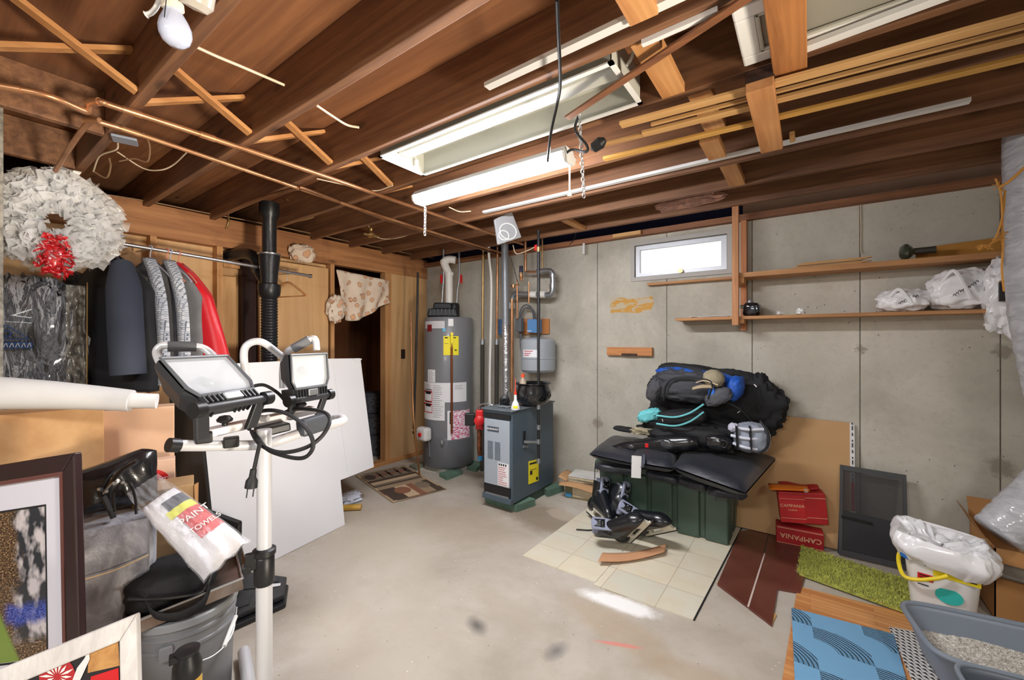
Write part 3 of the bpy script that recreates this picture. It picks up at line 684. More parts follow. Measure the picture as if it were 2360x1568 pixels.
def railpt(px):
    lo, hi = 0.0, 1.0
    for _ in range(40):
        m = (lo + hi) / 2; p = r0.lerp(r1, m) - V((0, 0, EYE)); x = 1180 + 960 * p.dot(RT) / p.dot(FW)
        if x < px: lo = m
        else: hi = m
    return r0.lerp(r1, lo)
def hanger(px, label, m, yaw, w=0.4, empty=False):
    p = railpt(px); d = V((cos(yaw), sin(yaw), 0))
    t = thing('coat_hanger', label, 'hanger', p - V((0, 0, 0.25)), 'hangers on the clothes rail')
    hk = [p + V((0, 0, 0.016)) + d * 0.016 * cos(a) + V((0, 0, 0.016 * sin(a) - 0.016 + 0.0)) for a in [pi * 1.1, pi * 0.75, pi * 0.5, pi * 0.25, 0, -pi * 0.3]]
    hk = [p + d * (0.018 * cos(a)) + V((0, 0, 0.018 * sin(a) + 0.002)) for a in (pi * 1.0, pi * 0.7, pi * 0.5, pi * 0.2, -0.3, -1.2)] + [p + V((0, 0, -0.04)), p + V((0, 0, -0.09))]
    MB().tube(spline(hk, 4), 0.0035 if not empty else 0.002, 8).build('hook', m if not empty else M_steel, t)
    b = MB(); c = p + V((0, 0, -0.085))
    b.tube(spline([c - d * w / 2 + V((0, 0, -0.12)), c - d * w * 0.3 + V((0, 0, -0.06)), c, c + d * w * 0.3 + V((0, 0, -0.06)), c + d * w / 2 + V((0, 0, -0.12))], 6), 0.009 if empty else 0.006, 8)
    if empty: b.tube([c - d * w / 2 + V((0, 0, -0.118)), c + d * w / 2 + V((0, 0, -0.118))], 0.005, 8)
    b.build('bar', m, t); return t
M_hwood = mat('hanger_wood', (150, 92, 52), 0.4)
M_hgrey = mat('grey_hanger', (172, 174, 190), 0.4)
M_hred = mat('salmon_hanger', (206, 130, 112), 0.4)
hanger(662, 'empty brown wooden hanger at the far end of the clothes rail', M_hwood, 0.25, 0.42, True)
# ---------------------------------------------------------------- garments
def garment(name, label, px, w, ztop, zbot, yaw, m, seed=0, th=0.075, sleeve=None, cat='jacket', hang=None, dz=0.0, flare=0.12, shift=0.0, slope=0.13):
    p = railpt(px); c = V((p.x, p.y, 0)); R_ = Matrix.Translation(c) @ Matrix.Rotation(yaw, 4, 'Z')
    t = thing(name, label, cat, (c.x, c.y, zbot), 'clothes on the rail')
    def body(u, v):
        a = 2 * pi * u; z = ztop + (zbot - ztop) * v
        if v < 0.16: k = 0.14 + 0.86 * sqrt(v / 0.16); dzz = -0.0
        else: k = 1.0 + flare * (v - 0.16)
        ht = th * (0.45 + 0.55 * min(1, v / 0.2)) * (1 + 0.3 * v)
        n = noise.noise(V((cos(a) * 1.5 + seed * 5, sin(a) * 1.5, v * 2.5)))
        f = 1 + 0.14 * n + 0.10 * sin(a * 7 + seed + 2 * n) * v
        sgn = lambda x, e: math.copysign(abs(x) ** e, x)
        return R_ @ V((shift * v + w / 2 * k * sgn(cos(a), 0.7) * (1 + 0.05 * n), ht * sgn(sin(a), 0.8) * f, z - slope * abs(cos(a)) ** 1.3 * (k if v < 0.16 else 1.0) * max(0.0, 1 - v * 0.9)))
    b = MB(); b.grid(body, 48, 36, closed_u=True); b.build('body', m, t, smooth=70, solid=0.004)
    for sd in ((-1, 1) if sleeve is None else sleeve):
        q = [V((sd * w * 0.38, -0.01, ztop - 0.12)), V((sd * w * 0.50, -0.03, ztop - 0.27)), V((sd * w * 0.53 + shift * 0.4, -0.05, ztop - 0.42)), V((sd * w * 0.52 + shift * 0.6, -0.06, ztop - 0.62))]
        MB(R_).tube(spline(q, 6), [0.045 + 0.014 * min(1, i / 4) + 0.002 * sin(i * 1.7 + seed) for i in range(19)], 16).build('sleeve', m, t, smooth=80)
    return t, R_
M_suit = mat('black_suit_cloth', (24, 25, 29), 0.75, bump=0.1, bs=200, sheen=0.1)
M_navy = mat('dusty_navy_cloth', (58, 64, 78), 0.8, bump=0.1, bs=200)
hg = hanger(272, 'thin dark wire hanger carrying the black suit jacket', M_iron, 0.1, 0.38)
s, R_ = garment('suit_jacket', 'long black suit jacket with a slate sleeve, hanging nearest the plastic garment bag', 258, 0.56, 1.93, 1.1, 0.5, M_suit, 1, 0.06, sleeve=(-1,))
q = [V((0.13, -0.05, 1.85)), V((0.205, -0.10, 1.70)), V((0.25, -0.13, 1.5)), V((0.275, -0.135, 1.2))]
MB(R_).tube(spline(q, 6), [0.055 + 0.026 * min(1, i / 6) for i in range(19)], 18).build('sleeve', M_navy, s, smooth=80)
def m_print():
    k = NT('geometric_print')
    v = k.map((34, 34, 34)); br = k.n('TexBrick', {'Vector': k.map((30, 30, 30), rot=(pi / 2, 0, 0)), 'Color1': lin((206, 210, 216)), 'Color2': lin((176, 182, 192)), 'Mortar': lin((104, 112, 126)), 'Scale': 1.0, 'Mortar Size': 0.05, 'Brick Width': 0.9, 'Row Height': 0.4})
    br2 = k.n('TexBrick', {'Vector': k.map((30, 30, 30), rot=(pi / 2, 0, pi / 2)), 'Color1': lin((206, 210, 216)), 'Color2': lin((176, 182, 192)), 'Mortar': lin((104, 112, 126)), 'Scale': 1.0, 'Mortar Size': 0.05, 'Brick Width': 0.9, 'Row Height': 0.4})
    ch = k.n('TexChecker', {'Vector': k.map((15, 15, 15)), 'Scale': 1.0}).outputs[1]
    k.col(k.mix(ch, br.outputs[0], br2.outputs[0])); k.set(Roughness=0.8)
    return k.m
M_print = m_print()
def band(R_, par, pts, w):
    def fn(u, v):
        i = v * (len(pp) - 1); a = pp[int(i)]; c = pp[min(int(i) + 1, len(pp) - 1)]; p = a.lerp(c, i - int(i))
        return R_ @ (V(p) + V(((u - 0.5) * w, -0.02 * sin(pi * u) - 0.008, 0)))
    pp = spline(pts, 8); MB().grid(fn, 8, 30).build('printed_stripe', M_print, par, solid=0.005, label='black and white geometric printed stripe')
for i, (px, ht, lab) in enumerate(((346, 1.93, 'grey jacket with a geometric printed front stripe, beside the black suit'), (392, 1.93, 'second grey jacket with a printed stripe, between its twin and the red jacket'))):
    hanger(px, 'grey plastic hanger of the %s grey jacket' % ('first' if i == 0 else 'second'), M_hgrey, 0.4, 0.36)
    s, R_ = garment('printed_jacket', lab, px, 0.42, ht, 1.12, 0.65, M_grey if i == 0 else mat('mid_grey_cloth', (122, 124, 126), 0.85, var=0.15), 3 + i, 0.036, sleeve=())
    band(R_, s, [V((0.045, -0.06, ht - 0.01)), V((0.125, -0.11, ht - 0.12)), V((0.185, -0.14, ht - 0.3)), V((0.205, -0.145, ht - 0.55)), V((0.205, -0.145, 1.12))], 0.082)
    b = MB(R_); b.lump((-0.02, -0.07, ht - 0.22), (0.07, 0.04, 0.1), 9 + i, 0.3, 2, 0.8, 24, 14); b.build('lining', mat('camo_lining', (112, 108, 86), 0.7, c2=(74, 72, 60), vs=18), s)
hanger(384, 'salmon plastic hanger squeezed between the two printed jackets', M_hred, 0.4, 0.3)
hanger(412, 'salmon plastic hanger carrying the red jacket', M_hred, 0.4, 0.3)
M_redc = mat('red_satin', (206, 22, 36), 0.38, sheen=0.2, bump=0.1, bs=30)
garment('red_jacket', 'bright red satin jacket hanging last on the clothes rail', 414, 0.38, 1.93, 1.16, 0.65, M_redc, 7, 0.04, sleeve=(), shift=0.16)
# ---------------------------------------------------------------- garment bag and mesh wreath
p = P(60, 700, 2.3)
M = face_cam((p.x, p.y, -0.168), 0, 0.0) @ Matrix.Scale(1.12, 4)
gb = thing('garment_bag', 'dark suit in a shiny clear plastic dry-cleaning bag below the wreath', 'garment bag', (p.x, p.y, 0.98))
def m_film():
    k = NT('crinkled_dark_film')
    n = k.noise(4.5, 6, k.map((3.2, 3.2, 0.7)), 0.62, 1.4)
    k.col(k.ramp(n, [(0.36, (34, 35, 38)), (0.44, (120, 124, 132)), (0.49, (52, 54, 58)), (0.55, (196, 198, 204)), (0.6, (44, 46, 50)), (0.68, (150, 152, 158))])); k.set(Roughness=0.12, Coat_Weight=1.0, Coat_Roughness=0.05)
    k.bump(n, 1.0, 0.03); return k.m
MB(M).lump((-0.02, 0, 1.32), (0.215, 0.08, 0.36), 4, 0.12, 2.4, 0.6, 70, 44, ridge=0.22).build('wrapped_suit', m_film(), gb, smooth=60)
b = MB(M)
b.grid(lambda u, v: V((0.13 + 0.07 * u, -0.085 - 0.02 * noise.noise(V((u * 5, v * 9, 2))) + 0.02 * u, 1.02 + 0.66 * v)), 14, 50)
b.build('film_edge', mat('crumpled_clear_film', (150, 146, 136), 0.15, var=0.7, vs=22, coat=1.0, bump=1.0, bs=26, alpha=0.75), gb, smooth=60)
MB(M).tube([V((0.205, -0.07, 1.02)), V((0.207, -0.07, 1.7))], 0.003, 6).build('seam', mat('brass_seam', (150, 120, 70), 0.4), gb)
M_blue = mat('blue_ink', (44, 84, 140), 0.5)
# printed mark: a drawn triangle with a round eye over a blue band
def curved(x, z): return V((x, -0.092 - 0.01, z))
b = MB(M); z0 = 1.405
tri = [curved(-0.115, z0), curved(0.01, z0), curved(-0.06, z0 + 0.065)]
b.m = 0
for i in range(3): b.tube([tri[i], tri[(i + 1) % 3]], 0.0022, 6)
b.tube([curved(-0.06 + 0.014 * cos(t * pi / 8), z0 + 0.026 + 0.014 * sin(t * pi / 8)) for t in range(16)], 0.003, 6, closed=True)
b.prism([curved(-0.115, z0 - 0.045), curved(0.02, z0 - 0.045), curved(0.02, z0 - 0.015), curved(-0.115, z0 - 0.015)], (0, 0.02, 0))
b.build('printed_mark', M_blue, gb)
b = MB(M)
for i in range(7):
    x = -0.105 + i * 0.018; b.tube(spline([curved(x, z0 - 0.04) + V((0, -0.002, 0)), curved(x + 0.008, z0 - 0.02) + V((0, -0.002, 0)), curved(x + 0.012, z0 - 0.038) + V((0, -0.002, 0))], 4), 0.0016, 5)
b.build('band_lettering', M_wtext, gb)
q = P(128, 515, 2.3)
wr = thing('mesh_wreath', 'big fluffy white plastic wreath with a red bow at the bottom', 'wreath', q - V((0, 0, 0.28)))
M = face_cam(q) @ Matrix.Scale(0.91, 4)
rnd = random.Random(5)
b = MB(M); b.tube([V((0.15 * cos(t * pi / 12), 0.0, 0.15 * sin(t * pi / 12))) for t in range(24)], 0.085, 14, closed=True); b.build('ring', mat('wreath_core', (226, 225, 222), 0.6), wr)
def petals(n, rr, jit, ln, seed, lean):
    b = MB(M); r_ = random.Random(seed)
    for i in range(n):
        a = r_.uniform(0, 2 * pi); r = rr + r_.uniform(-jit, jit); c = V((r * cos(a), -0.04 + r_.uniform(-0.03, 0.03), r * sin(a)))
        out = V((cos(a), r_.uniform(-0.9, 0.1) - lean, sin(a))) + V((r_.uniform(-.5, .5), r_.uniform(-.4, .4), r_.uniform(-.5, .5)))
        out.normalize(); sd = out.cross(V((r_.uniform(-1, 1), r_.uniform(-1, 1), r_.uniform(-1, 1)))).normalized(); nn = out.cross(sd)
        L = ln * r_.uniform(0.6, 1.15); w = L * r_.uniform(0.8, 1.3); cu = r_.uniform(-0.5, 0.5)
        b.grid(lambda u, v: c + out * (L * v) + sd * ((u - 0.5) * w * (0.3 + 1.1 * v - 0.3 * v * v)) + nn * (cu * L * ((u - 0.5) ** 2 * 2 + v * v * 0.4) + 0.012 * sin(u * 9 + i)), 4, 3)
    return b
M_tulle = translucent(mat('white_tulle', (252, 252, 252), 0.4, coat=0.3), 0.5)
petals(900, 0.135, 0.085, 0.095, 2, 0.45).build('white_ruffles', M_tulle, wr, smooth=80)
petals(260, 0.225, 0.03, 0.075, 3, 0.0).build('clear_fringe', mat('clear_tulle', (216, 212, 206), 0.12, alpha=0.5, coat=1.0), wr, smooth=80)
b = MB(M); r_ = random.Random(8)
for i in range(110):
    z = r_.uniform(-0.33, -0.10); k = (z + 0.33) / 0.23; x = r_.uniform(-1, 1) * 0.085 * (1 - abs(k - 0.42) * 0.9); c = V((x - 0.005, -0.13 + r_.uniform(-.02, .02), z))
    d = V((r_.uniform(-1, 1), -0.5, r_.uniform(-1, 1))).normalized() * 0.028; e = V((r_.uniform(-1, 1), 0, r_.uniform(-1, 1))).normalized() * 0.016
    b.grid(lambda u, v: c + d * (v - 0.5) + e * (u - 0.5) * 2 + V((0, -0.012 * sin(pi * u) * sin(pi * v), 0)), 3, 3)
b.lump((-0.005, -0.115, -0.215), (0.045, 0.03, 0.1), 3, 0.3, 4, 1.0, 20, 14)
b.build('red_bow', mat('red_mesh_ribbon', (206, 26, 34), 0.3, coat=0.6, var=0.3, vs=60), wr, smooth=80)
# ---------------------------------------------------------------- floral curtain over the doorway
def m_floral():
    k = NT('floral_cloth')
    n = k.noise(4, 3)
    vo = k.n('TexVoronoi', {'Vector': k.map((12, 12, 12)), 'Scale': 1.0, 'Randomness': 1.0}); d = k.math('ADD', vo.outputs[0], k.math('MULTIPLY', k.math('SUBTRACT', k.noise(22, 3), 0.5), 0.5))
    c = k.mix(k.step(n, 0.4, 0.6), (232, 216, 198), (222, 202, 182))
    c = k.mix(k.math('MULTIPLY', k.step(d, 0.33, 0.28), 0.8), c, (212, 158, 116))
    c = k.mix(k.math('MULTIPLY', k.step(d, 0.20, 0.14), 0.8), c, (226, 172, 128))
    ring = k.math('ABSOLUTE', k.math('SUBTRACT', d, 0.33))
    c = k.mix(k.math('MULTIPLY', k.step(ring, 0.035, 0.012), 0.85), c, (140, 84, 52))
    k.col(c); k.set(Roughness=0.85); return k.m
M_floral = m_floral()
CX = -3.865
cw = thing('window_valance', 'gathered floral curtain hung across the top of the dark doorway', 'curtain', Xp(830, 700, CX))
TL, TR, BR = Xp(770, 622, CX), Xp(893, 648, CX), Xp(893, 706, CX)
def cl(u, v):
    top = TL.lerp(TR, u); bot = Xp(790 + 100 * u, 738 - 10 * u - 24 * u * u + 6 * sin(u * 5), CX)
    p = top.lerp(bot, v); return p + V((0.035 + 0.022 * sin(u * 17 + v * 3) * (0.3 + v) + 0.02 * sin(v * 9 + u * 4) * v, 0, 0))
MB().grid(cl, 50, 20).build('swag', M_floral, cw, solid=0.004, smooth=80)
b = MB(); q = Xp(768, 712, CX); b.lump(q + V((0.05, 0, 0)), (0.05, 0.085, 0.12), 6, 0.25, 2.5, 0.9, 36, 24, ridge=0.35); b.build('gathered_tail', M_floral, cw, smooth=70)
q = Xp(697, 584, -3.84); b = MB(); b.lump(q, (0.05, 0.11, 0.075), 2, 0.2, 2.2, 0.8, 36, 22, ridge=0.3)
tag(b.build('bunched_cloth', M_floral, smooth=70), 'bunch of floral cloth stuffed on top of the wooden door slab', 'cloth')
# storage tins in the room beyond
for i, (px, py, t, lab) in enumerate(((860, 990, 5.25, 'topmost patterned grey tin in the stack seen through the doorway'), (864, 1012, 5.2, 'middle grey tin in the stack seen through the doorway'), (868, 1042, 5.15, 'bottom grey tin with an oval label in the dark doorway'))):
    c = P(px, py, t); z0 = (0.50, 0.25, 0.0)[i]; c.z = z0
    k = thing('storage_tin', lab, 'tin', c, 'tins beyond the doorway'); r = 0.13
    MB().lathe([(0, 0.0), (r, 0), (r, 0.2), (0, 0.2)], c, 24).build('can', mat('patterned_tin', (112, 116, 122), 0.5, c2=(62, 64, 70), vs=34), k)
    MB().lathe([(r + 0.006, 0.195), (r + 0.008, 0.235), (r, 0.245), (0, 0.247)], c, 24).build('lid', mat('tin_lid', (80, 82, 88), 0.4), k)
# ================================================================ WATER HEATER, BOILER AND PIPEWORK
HC = P(1034, 700, 4.60); HX, HY = HC.x, HC.y; HR = 0.265
M_heater = mat('grey_enamel', (124, 126, 130), 0.38, var=0.04, vs=3, coat=0.15)
M_heatd = mat('dark_grey_enamel', (98, 100, 104), 0.4)
hz = lambda py: P(1034, py, 4.60 - HR).z
wh = thing('water_heater', 'tall grey cylindrical water heater beside the wooden panel', 'water heater', (HX, HY, 0.05))
zt = hz(730)
MB().lathe([(0, 0.055), (HR - 0.01, 0.055), (HR, 0.07), (HR, zt - 0.02), (HR - 0.012, zt), (0, zt + 0.012)], (HX, HY, 0), 48).build('tank', M_heater, wh)
MB().lathe([(HR + 0.004, hz(1012)), (HR + 0.012, hz(1016)), (HR + 0.012, 0.08), (HR + 0.0, 0.058)], (HX, HY, 0), 48).build('base_skirt', M_heatd, wh)
def cyl_hit(px, py, cx=None, cy=None, r=None):
    cx = HX if cx is None else cx; cy = HY if cy is None else cy; r = HR if r is None else r
    d = ray(px, py); a = d.x ** 2 + d.y ** 2; b2 = -2 * (d.x * cx + d.y * cy); c = cx * cx + cy * cy - r * r
    D = max(0, b2 * b2 - 4 * a * c); return ORG + d * ((-b2 - sqrt(D)) / (2 * a))
def ang(px, r): p = cyl_hit(px, 784, HX, HY, r); return atan2(p.y - HY, p.x - HX)
def sticker(name, px0, px1, py0, py1, m, par, off=0.002, label=None):
    r = HR + off; a0, a1 = ang(px0, r), ang(px1, r); z0, z1 = hz(py1), hz(py0)
    if abs(a1 - a0) > pi: a1 += 2 * pi * (1 if a1 < a0 else -1)
    b = MB(); b.grid(lambda u, v: V((HX + r * cos(a0 + (a1 - a0) * u), HY + r * sin(a0 + (a1 - a0) * u), z0 + (z1 - z0) * v)), 10, 1)
    return b.build(name, m, par, label=label)
def lines(name, px0, px1, py0, py1, n, m, par, off=0.0035, seed=1, h=0.0035):
    r = HR + off; r_ = random.Random(seed); b = MB()
    for i in range(n):
        py = py0 + (py1 - py0) * (i + 0.5) / n; x1 = px0 + (px1 - px0) * r_.uniform(0.6, 1.0); a0, a1 = ang(px0, r), ang(x1, r); z = hz(py)
        b.grid(lambda u, v: V((HX + r * cos(a0 + (a1 - a0) * u), HY + r * sin(a0 + (a1 - a0) * u), z + h * v)), 4, 1)
    return b.build(name, m, par)
M_lab = mat('label_white', (232, 232, 234), 0.5)
M_gtext = mat('grey_print', (120, 120, 124), 0.6)
s = sticker('nameplate', 980, 1025, 740, 757, mat('pale_nameplate', (206, 206, 210), 0.4), wh)
s2 = sticker('round_logo', 985, 995, 748, 764, mat('maroon_logo', (130, 24, 34), 0.4), wh, 0.004)
sticker('small_card', 1033, 1045, 735, 752, M_lab, wh)
sticker('blue_dot', 1020, 1027, 757, 764, mat('sky_sticker', (90, 180, 216), 0.4), wh)
s = sticker('energy_label', 1022, 1057, 775, 819, M_yellow, wh)
lines('energy_print', 1025, 1036, 779, 781, 1, M_ink, wh, h=0.012); lines('energy_print', 1045, 1054, 779, 781, 1, M_ink, wh, h=0.012); lines('energy_print', 1024, 1038, 790, 795, 1, M_ink, wh, h=0.004); lines('energy_print', 1048, 1055, 806, 812, 1, M_ink, wh, h=0.014)
sticker('small_label', 986, 1003, 853, 882, M_lab, wh); lines('label_print', 988, 1001, 856, 880, 6, M_gtext, wh)
sticker('wide_label', 978, 1075, 883, 928, M_lab, wh); sticker('instruction_label', 978, 1025, 925, 970, M_lab, wh, 0.0025)
lines('label_print', 998, 1022, 888, 965, 16, M_gtext, wh, 0.004, 3); lines('label_print', 1048, 1073, 888, 900, 3, M_gtext, wh, 0.004, 4); lines('label_print', 980, 992, 886, 898, 3, M_gtext, wh, 0.004, 5)
for a, c in ((903, 928), (932, 954)):
    sticker('warning_panel', 978, 996, a, c, mat('warning_red', (196, 40, 36), 0.5), wh, 0.0045); sticker('warning_panel_face', 979, 995, a + 4, c - 2, M_lab, wh, 0.0055); lines('warning_print', 981, 993, a + 7, a + 8, 1, M_ink, wh, 0.0065, 2, 0.03); lines('warning_print', 980, 995, a - 3, a - 2, 1, M_ink, wh, 0.0065, 2, 0.008)
def sheet_m():
    k = NT('pink_printed_sheet'); n = k.noise(34, 3, k.map((1, 1, 2.5))); x, y, z = k.xyz()
    k.col(k.mix(k.step(n, 0.47, 0.56), (236, 230, 232), (216, 96, 140))); k.set(Roughness=0.6); return k.m
sticker('paper_sheet', 1033, 1082, 948, 1014, sheet_m(), wh, 0.008); sticker('sheet_margin', 1031, 1040, 947, 1015, M_lab, wh, 0.009); sticker('sheet_stamp', 1036, 1044, 951, 978, mat('sheet_dark', (70, 70, 60), 0.6), wh, 0.0095)
sticker('access_plate', 1033, 1080, 1018, 1040, M_heatd, wh, 0.014)
# relief valve with long copper discharge tube
q = cyl_hit(1041, 770, r=HR + 0.035); dn = V((q.x - HX, q.y - HY, 0)).normalized()
zc = hz(770)
MB().tube([V((HX, HY, zc)) + dn * (HR - 0.01), V((HX, HY, zc)) + dn * (HR + 0.05)], 0.018, 14).build('relief_valve', M_brass, wh)
MB().beam(V((HX, HY, zc + 0.01)) + dn * (HR + 0.05), V((HX, HY, hz(801))) + dn * (HR + 0.04), 0.022, 0.008).build('valve_tag', M_yellow, wh)
MB().tube([V((HX, HY, zc)) + dn * (HR + 0.036), V((HX, HY, hz(998))) + dn * (HR + 0.036)], 0.0115, 12).build('discharge_tube', mat('dark_copper', (150, 84, 52), 0.35, 0.8), wh)
# control box, knob
q = cyl_hit(981, 1004, r=HR + 0.05); dq = V((q.x - HX, q.y - HY, 0)).normalized(); M = basis(V((HX, HY, hz(1001))) + dq * (HR + 0.02), V((-dq.y, dq.x, 0)), V((0, 0, 1)))
MB(M).box(-0.08, 0.075, -0.07, 0.07, 0.0, 0.1).build('gas_control', mat('control_white', (216, 214, 212), 0.4), wh, smooth=0, bevel=0.03, seg=4)
MB(M).lathe([(0, 0.1), (0.022, 0.1), (0.022, 0.115), (0, 0.117)], (0, 0, 0), 16).build('control_knob', M_red, wh)
q = cyl_hit(1021, 1016, r=HR + 0.01); dq = V((q.x - HX, q.y - HY, 0)).normalized(); b = MB(); c = V((HX, HY, hz(1016))) + dq * HR; b.tube([c, c + dq * 0.05], 0.016, 12); b.tube([c + dq * 0.04, c + dq * 0.045 + V((0, 0, -0.03))], 0.014, 10); b.build('drain_valve', M_galv, wh)
b = MB(); q = cyl_hit(990, 1050, r=HR + 0.02); dq = V((q.x - HX, q.y - HY, 0)).normalized(); c = V((HX, HY, hz(1040))) + dq * (HR + 0.02); b.tube(spline([V((HX, HY, hz(1012))) + dq * (HR + 0.03), c, V((HX, HY, hz(1055))) + dq * (HR + 0.02)]), 0.01, 8); b.build('gas_tube', M_galv, wh)
# blower on top and vent
M = face_cam((HX, HY, 0)); B_ = V((0, 0, 0))
bz = zt + 0.01
b = MB(M); b.box(-0.23, 0.10, -0.16, 0.16, bz, bz + 0.085, top=(-0.02, -0.02)); b.box(-0.17, 0.04, -0.12, 0.1, bz + 0.085, bz + 0.15, top=(-0.015, -0.015)); b.build('blower_housing', M_black, wh, smooth=0, bevel=0.012)
b = MB(M)
for i in range(7): b.box(-0.2 + i * 0.04, -0.185 + i * 0.04, -0.17, -0.155, bz + 0.01, bz + 0.08)
b.build('cooling_fins', M_black, wh, smooth=0, bevel=0.002)
MB(M).lathe([(0.06, bz + 0.0), (0.06, bz + 0.13), (0.05, bz + 0.15)], (0.06, -0.02, 0), 20).build('vent_collar', M_black, wh)
v0 = M @ V((0.0, 0.0, bz + 0.1)); vt = lambda px, py: P(px, py, 4.6)
MB().tube(spline([vt(1035, 700), vt(1035, 660), vt(1034, 632), vt(1027, 615), vt(1024, 604), vt(1034, 598), vt(1050, 600)], 5), 0.042, 20).build('vent_pipe', M_pvc, wh)
for py in (632, 604): p = vt(1035 if py > 620 else 1025, py); MB().tube([p + V((0, 0, -0.018)), p + V((0, 0, 0.018))], 0.05, 20).build('vent_coupling', M_pvc, wh)
for px, pxt in ((1020, 1022), (1054, 1058)):
    MB().tube(spline([vt(px - 2, 706), vt(px, 670), vt(pxt, 640), vt(pxt, 575)]), 0.011, 10).build('water_line', M_galv, wh)
    MB().beam(vt(pxt + (-5 if px < 1030 else 5), 634), vt(pxt + (-5 if px < 1030 else 5), 653), 0.018, 0.018).build('valve_lever', M_red, wh)
# pavers and tiles it stands on
def slab(name, pix, h, z, m, label, cat, g=None):
    pts = [Zp(px, py, z + h) for px, py in pix]; mb = MB().prism([V((p.x, p.y, z)) for p in pts], (0, 0, h))
    return tag(mb.build(name, m, smooth=0, bevel=0.003), label, cat, g)
M_green = mat('green_block', (98, 128, 110), 0.8, var=0.15, vs=9)
slab('support_block', [(1012, 1090), (1050, 1080), (1067, 1085), (1030, 1099)], 0.04, 0, M_green, 'small green support block in front of the water heater', 'block', 'green wooden support blocks')
slab('support_block', [(1060, 1072), (1085, 1060), (1115, 1066), (1098, 1080)], 0.04, 0, M_green, 'green support block between water heater and boiler', 'block', 'green wooden support blocks')
slab('floor_tile', [(948, 1078), (985, 1070), (1024, 1082), (1003, 1089)], 0.008, 0.0, mat('pale_tile', (196, 192, 180), 0.6), 'upper pale loose tile under the water heater edge', 'tile')
slab('floor_tile', [(943, 1072), (972, 1064), (990, 1068), (960, 1079)], 0.02, 0.0085, mat('olive_tile', (120, 124, 108), 0.7), 'greenish loose tile beside the copper drain end', 'tile')
MB().lathe([(0, 0), (HR + 0.0, 0.0), (HR + 0.0, 0.053), (0, 0.053)], (HX, HY, 0), 6).build('stand', mat('concrete_stand', (150, 148, 140), 0.9), wh, smooth=0)
# thin tubes and rods against the panel
pipe('copper_drain', [P(947, 720, 4.5), P(949, 850, 4.4), P(953, 960, 4.2), P(961, 1040, 4.2), Zp(967, 1096, 0.01)], 0.010, mat('dull_copper', (168, 120, 78), 0.4, 0.7), 'long thin copper drain tube slanting to the floor left of the water heater', 'tube')
pipe('black_gas_pipe', [P(963, 628, 4.55), P(962, 700, 4.55), P(957, 880, 4.5), P(953, 1000, 4.45)], 0.012, M_iron, 'thin black gas pipe running down left of the water heater', 'pipe', sp=False)
q = P(956, 992, 4.42); b = MB(); b.lathe([(0, -0.02), (0.02, -0.015), (0.02, 0.02), (0.012, 0.03), (0, 0.035)], q, 12); b.tube([q + RT * -0.03, q + RT * 0.03], 0.011, 10); b.tube([q, q + V((0, 0, -0.12))], 0.01, 8)
tag(b.build('brass_valve', M_brass), 'small brass valve on the black gas pipe by the white control box', 'valve')
# ---------------------------------------------------------------- boiler
M_blr = mat('slate_enamel', (78, 94, 106), 0.42, var=0.06, vs=3)
bx0, bx1, by0, by1, bz0, bz1 = -2.243, -1.945, 2.71, 3.38, 0.075, 0.82
bl = thing('boiler', 'slate blue cabinet boiler with a pale front panel and yellow side label', 'boiler', ((bx0 + bx1) / 2, (by0 + by1) / 2, bz0))
MB().box(bx0, bx1, by0 + 0.012, by1, bz0, bz1).build('cabinet', M_blr, bl, smooth=0, bevel=0.006)
MB().box(bx0 - 0.012, bx1 + 0.012, by0 - 0.012, by1 + 0.01, bz1, bz1 + 0.012).build('top_plate', mat('dusty_slate', (108, 118, 124), 0.5, var=0.2, vs=12), bl, smooth=0, bevel=0.004)
MB().box(bx0 + 0.02, bx1 - 0.02, by0 - 0.006, by0 + 0.012, 0.205, bz1 - 0.075).build('front_panel', mat('pale_blue_panel', (162, 172, 182), 0.4), bl, smooth=0, bevel=0.004)
MB().box(bx0 + 0.012, bx1 - 0.012, by0 - 0.004, by0 + 0.012, bz1 - 0.065, bz1 - 0.03).build('top_slot', M_ink, bl, smooth=0)
MB().box(bx0 + 0.015, bx1 - 0.015, by0 + 0.0, by0 + 0.013, 0.125, 0.2).build('base_opening', M_ink, bl, smooth=0)
MB().box(bx0, bx1, by0 - 0.008, by0 + 0.014, bz0, 0.12).build('kick_plate', M_blr, bl, smooth=0, bevel=0.004)
MB().box(bx0 + 0.03, bx1 - 0.03, by0 - 0.002, by0 + 0.012, 0.12, 0.132).build('burner_lip', M_galv, bl, smooth=0)
b = MB()
for c in range(2):
    for i in range(12): b.box(bx0 + 0.06 + c * 0.075, bx0 + 0.115 + c * 0.075, by0 - 0.01, by0 - 0.004, 0.42 + i * 0.0125, 0.426 + i * 0.0125)
b.build('louvres', mat('louvre_shadow', (110, 122, 134), 0.5), bl, smooth=0)
pl = MB().box(bx0 + 0.055, bx0 + 0.175, by0 - 0.010, by0 - 0.004, 0.645, 0.685).build('name_badge', mat('badge_dark', (58, 70, 84), 0.4), bl, smooth=0, bevel=0.002)
text('badge_lettering', 'BURNHAM', 0.024, basis((bx0 + 0.115, by0 - 0.0105, 0.665), (1, 0, 0), (0, 0, 1)), M_wtext, pl)
lb = MB().box(bx0 + 0.165, bx1 - 0.022, by0 - 0.009, by0 - 0.005, 0.215, 0.40).build('rating_label', M_lab, bl, smooth=0)
b = MB(); r_ = random.Random(2)
for i in range(9): b.box(bx0 + 0.172, bx0 + 0.172 + 0.09 * r_.uniform(0.5, 1), by0 - 0.0105, by0 - 0.0092, 0.225 + i * 0.017, 0.230 + i * 0.017)
b.build('rating_print', mat('pink_print', (190, 110, 120), 0.6), lb, smooth=0)
b = MB()
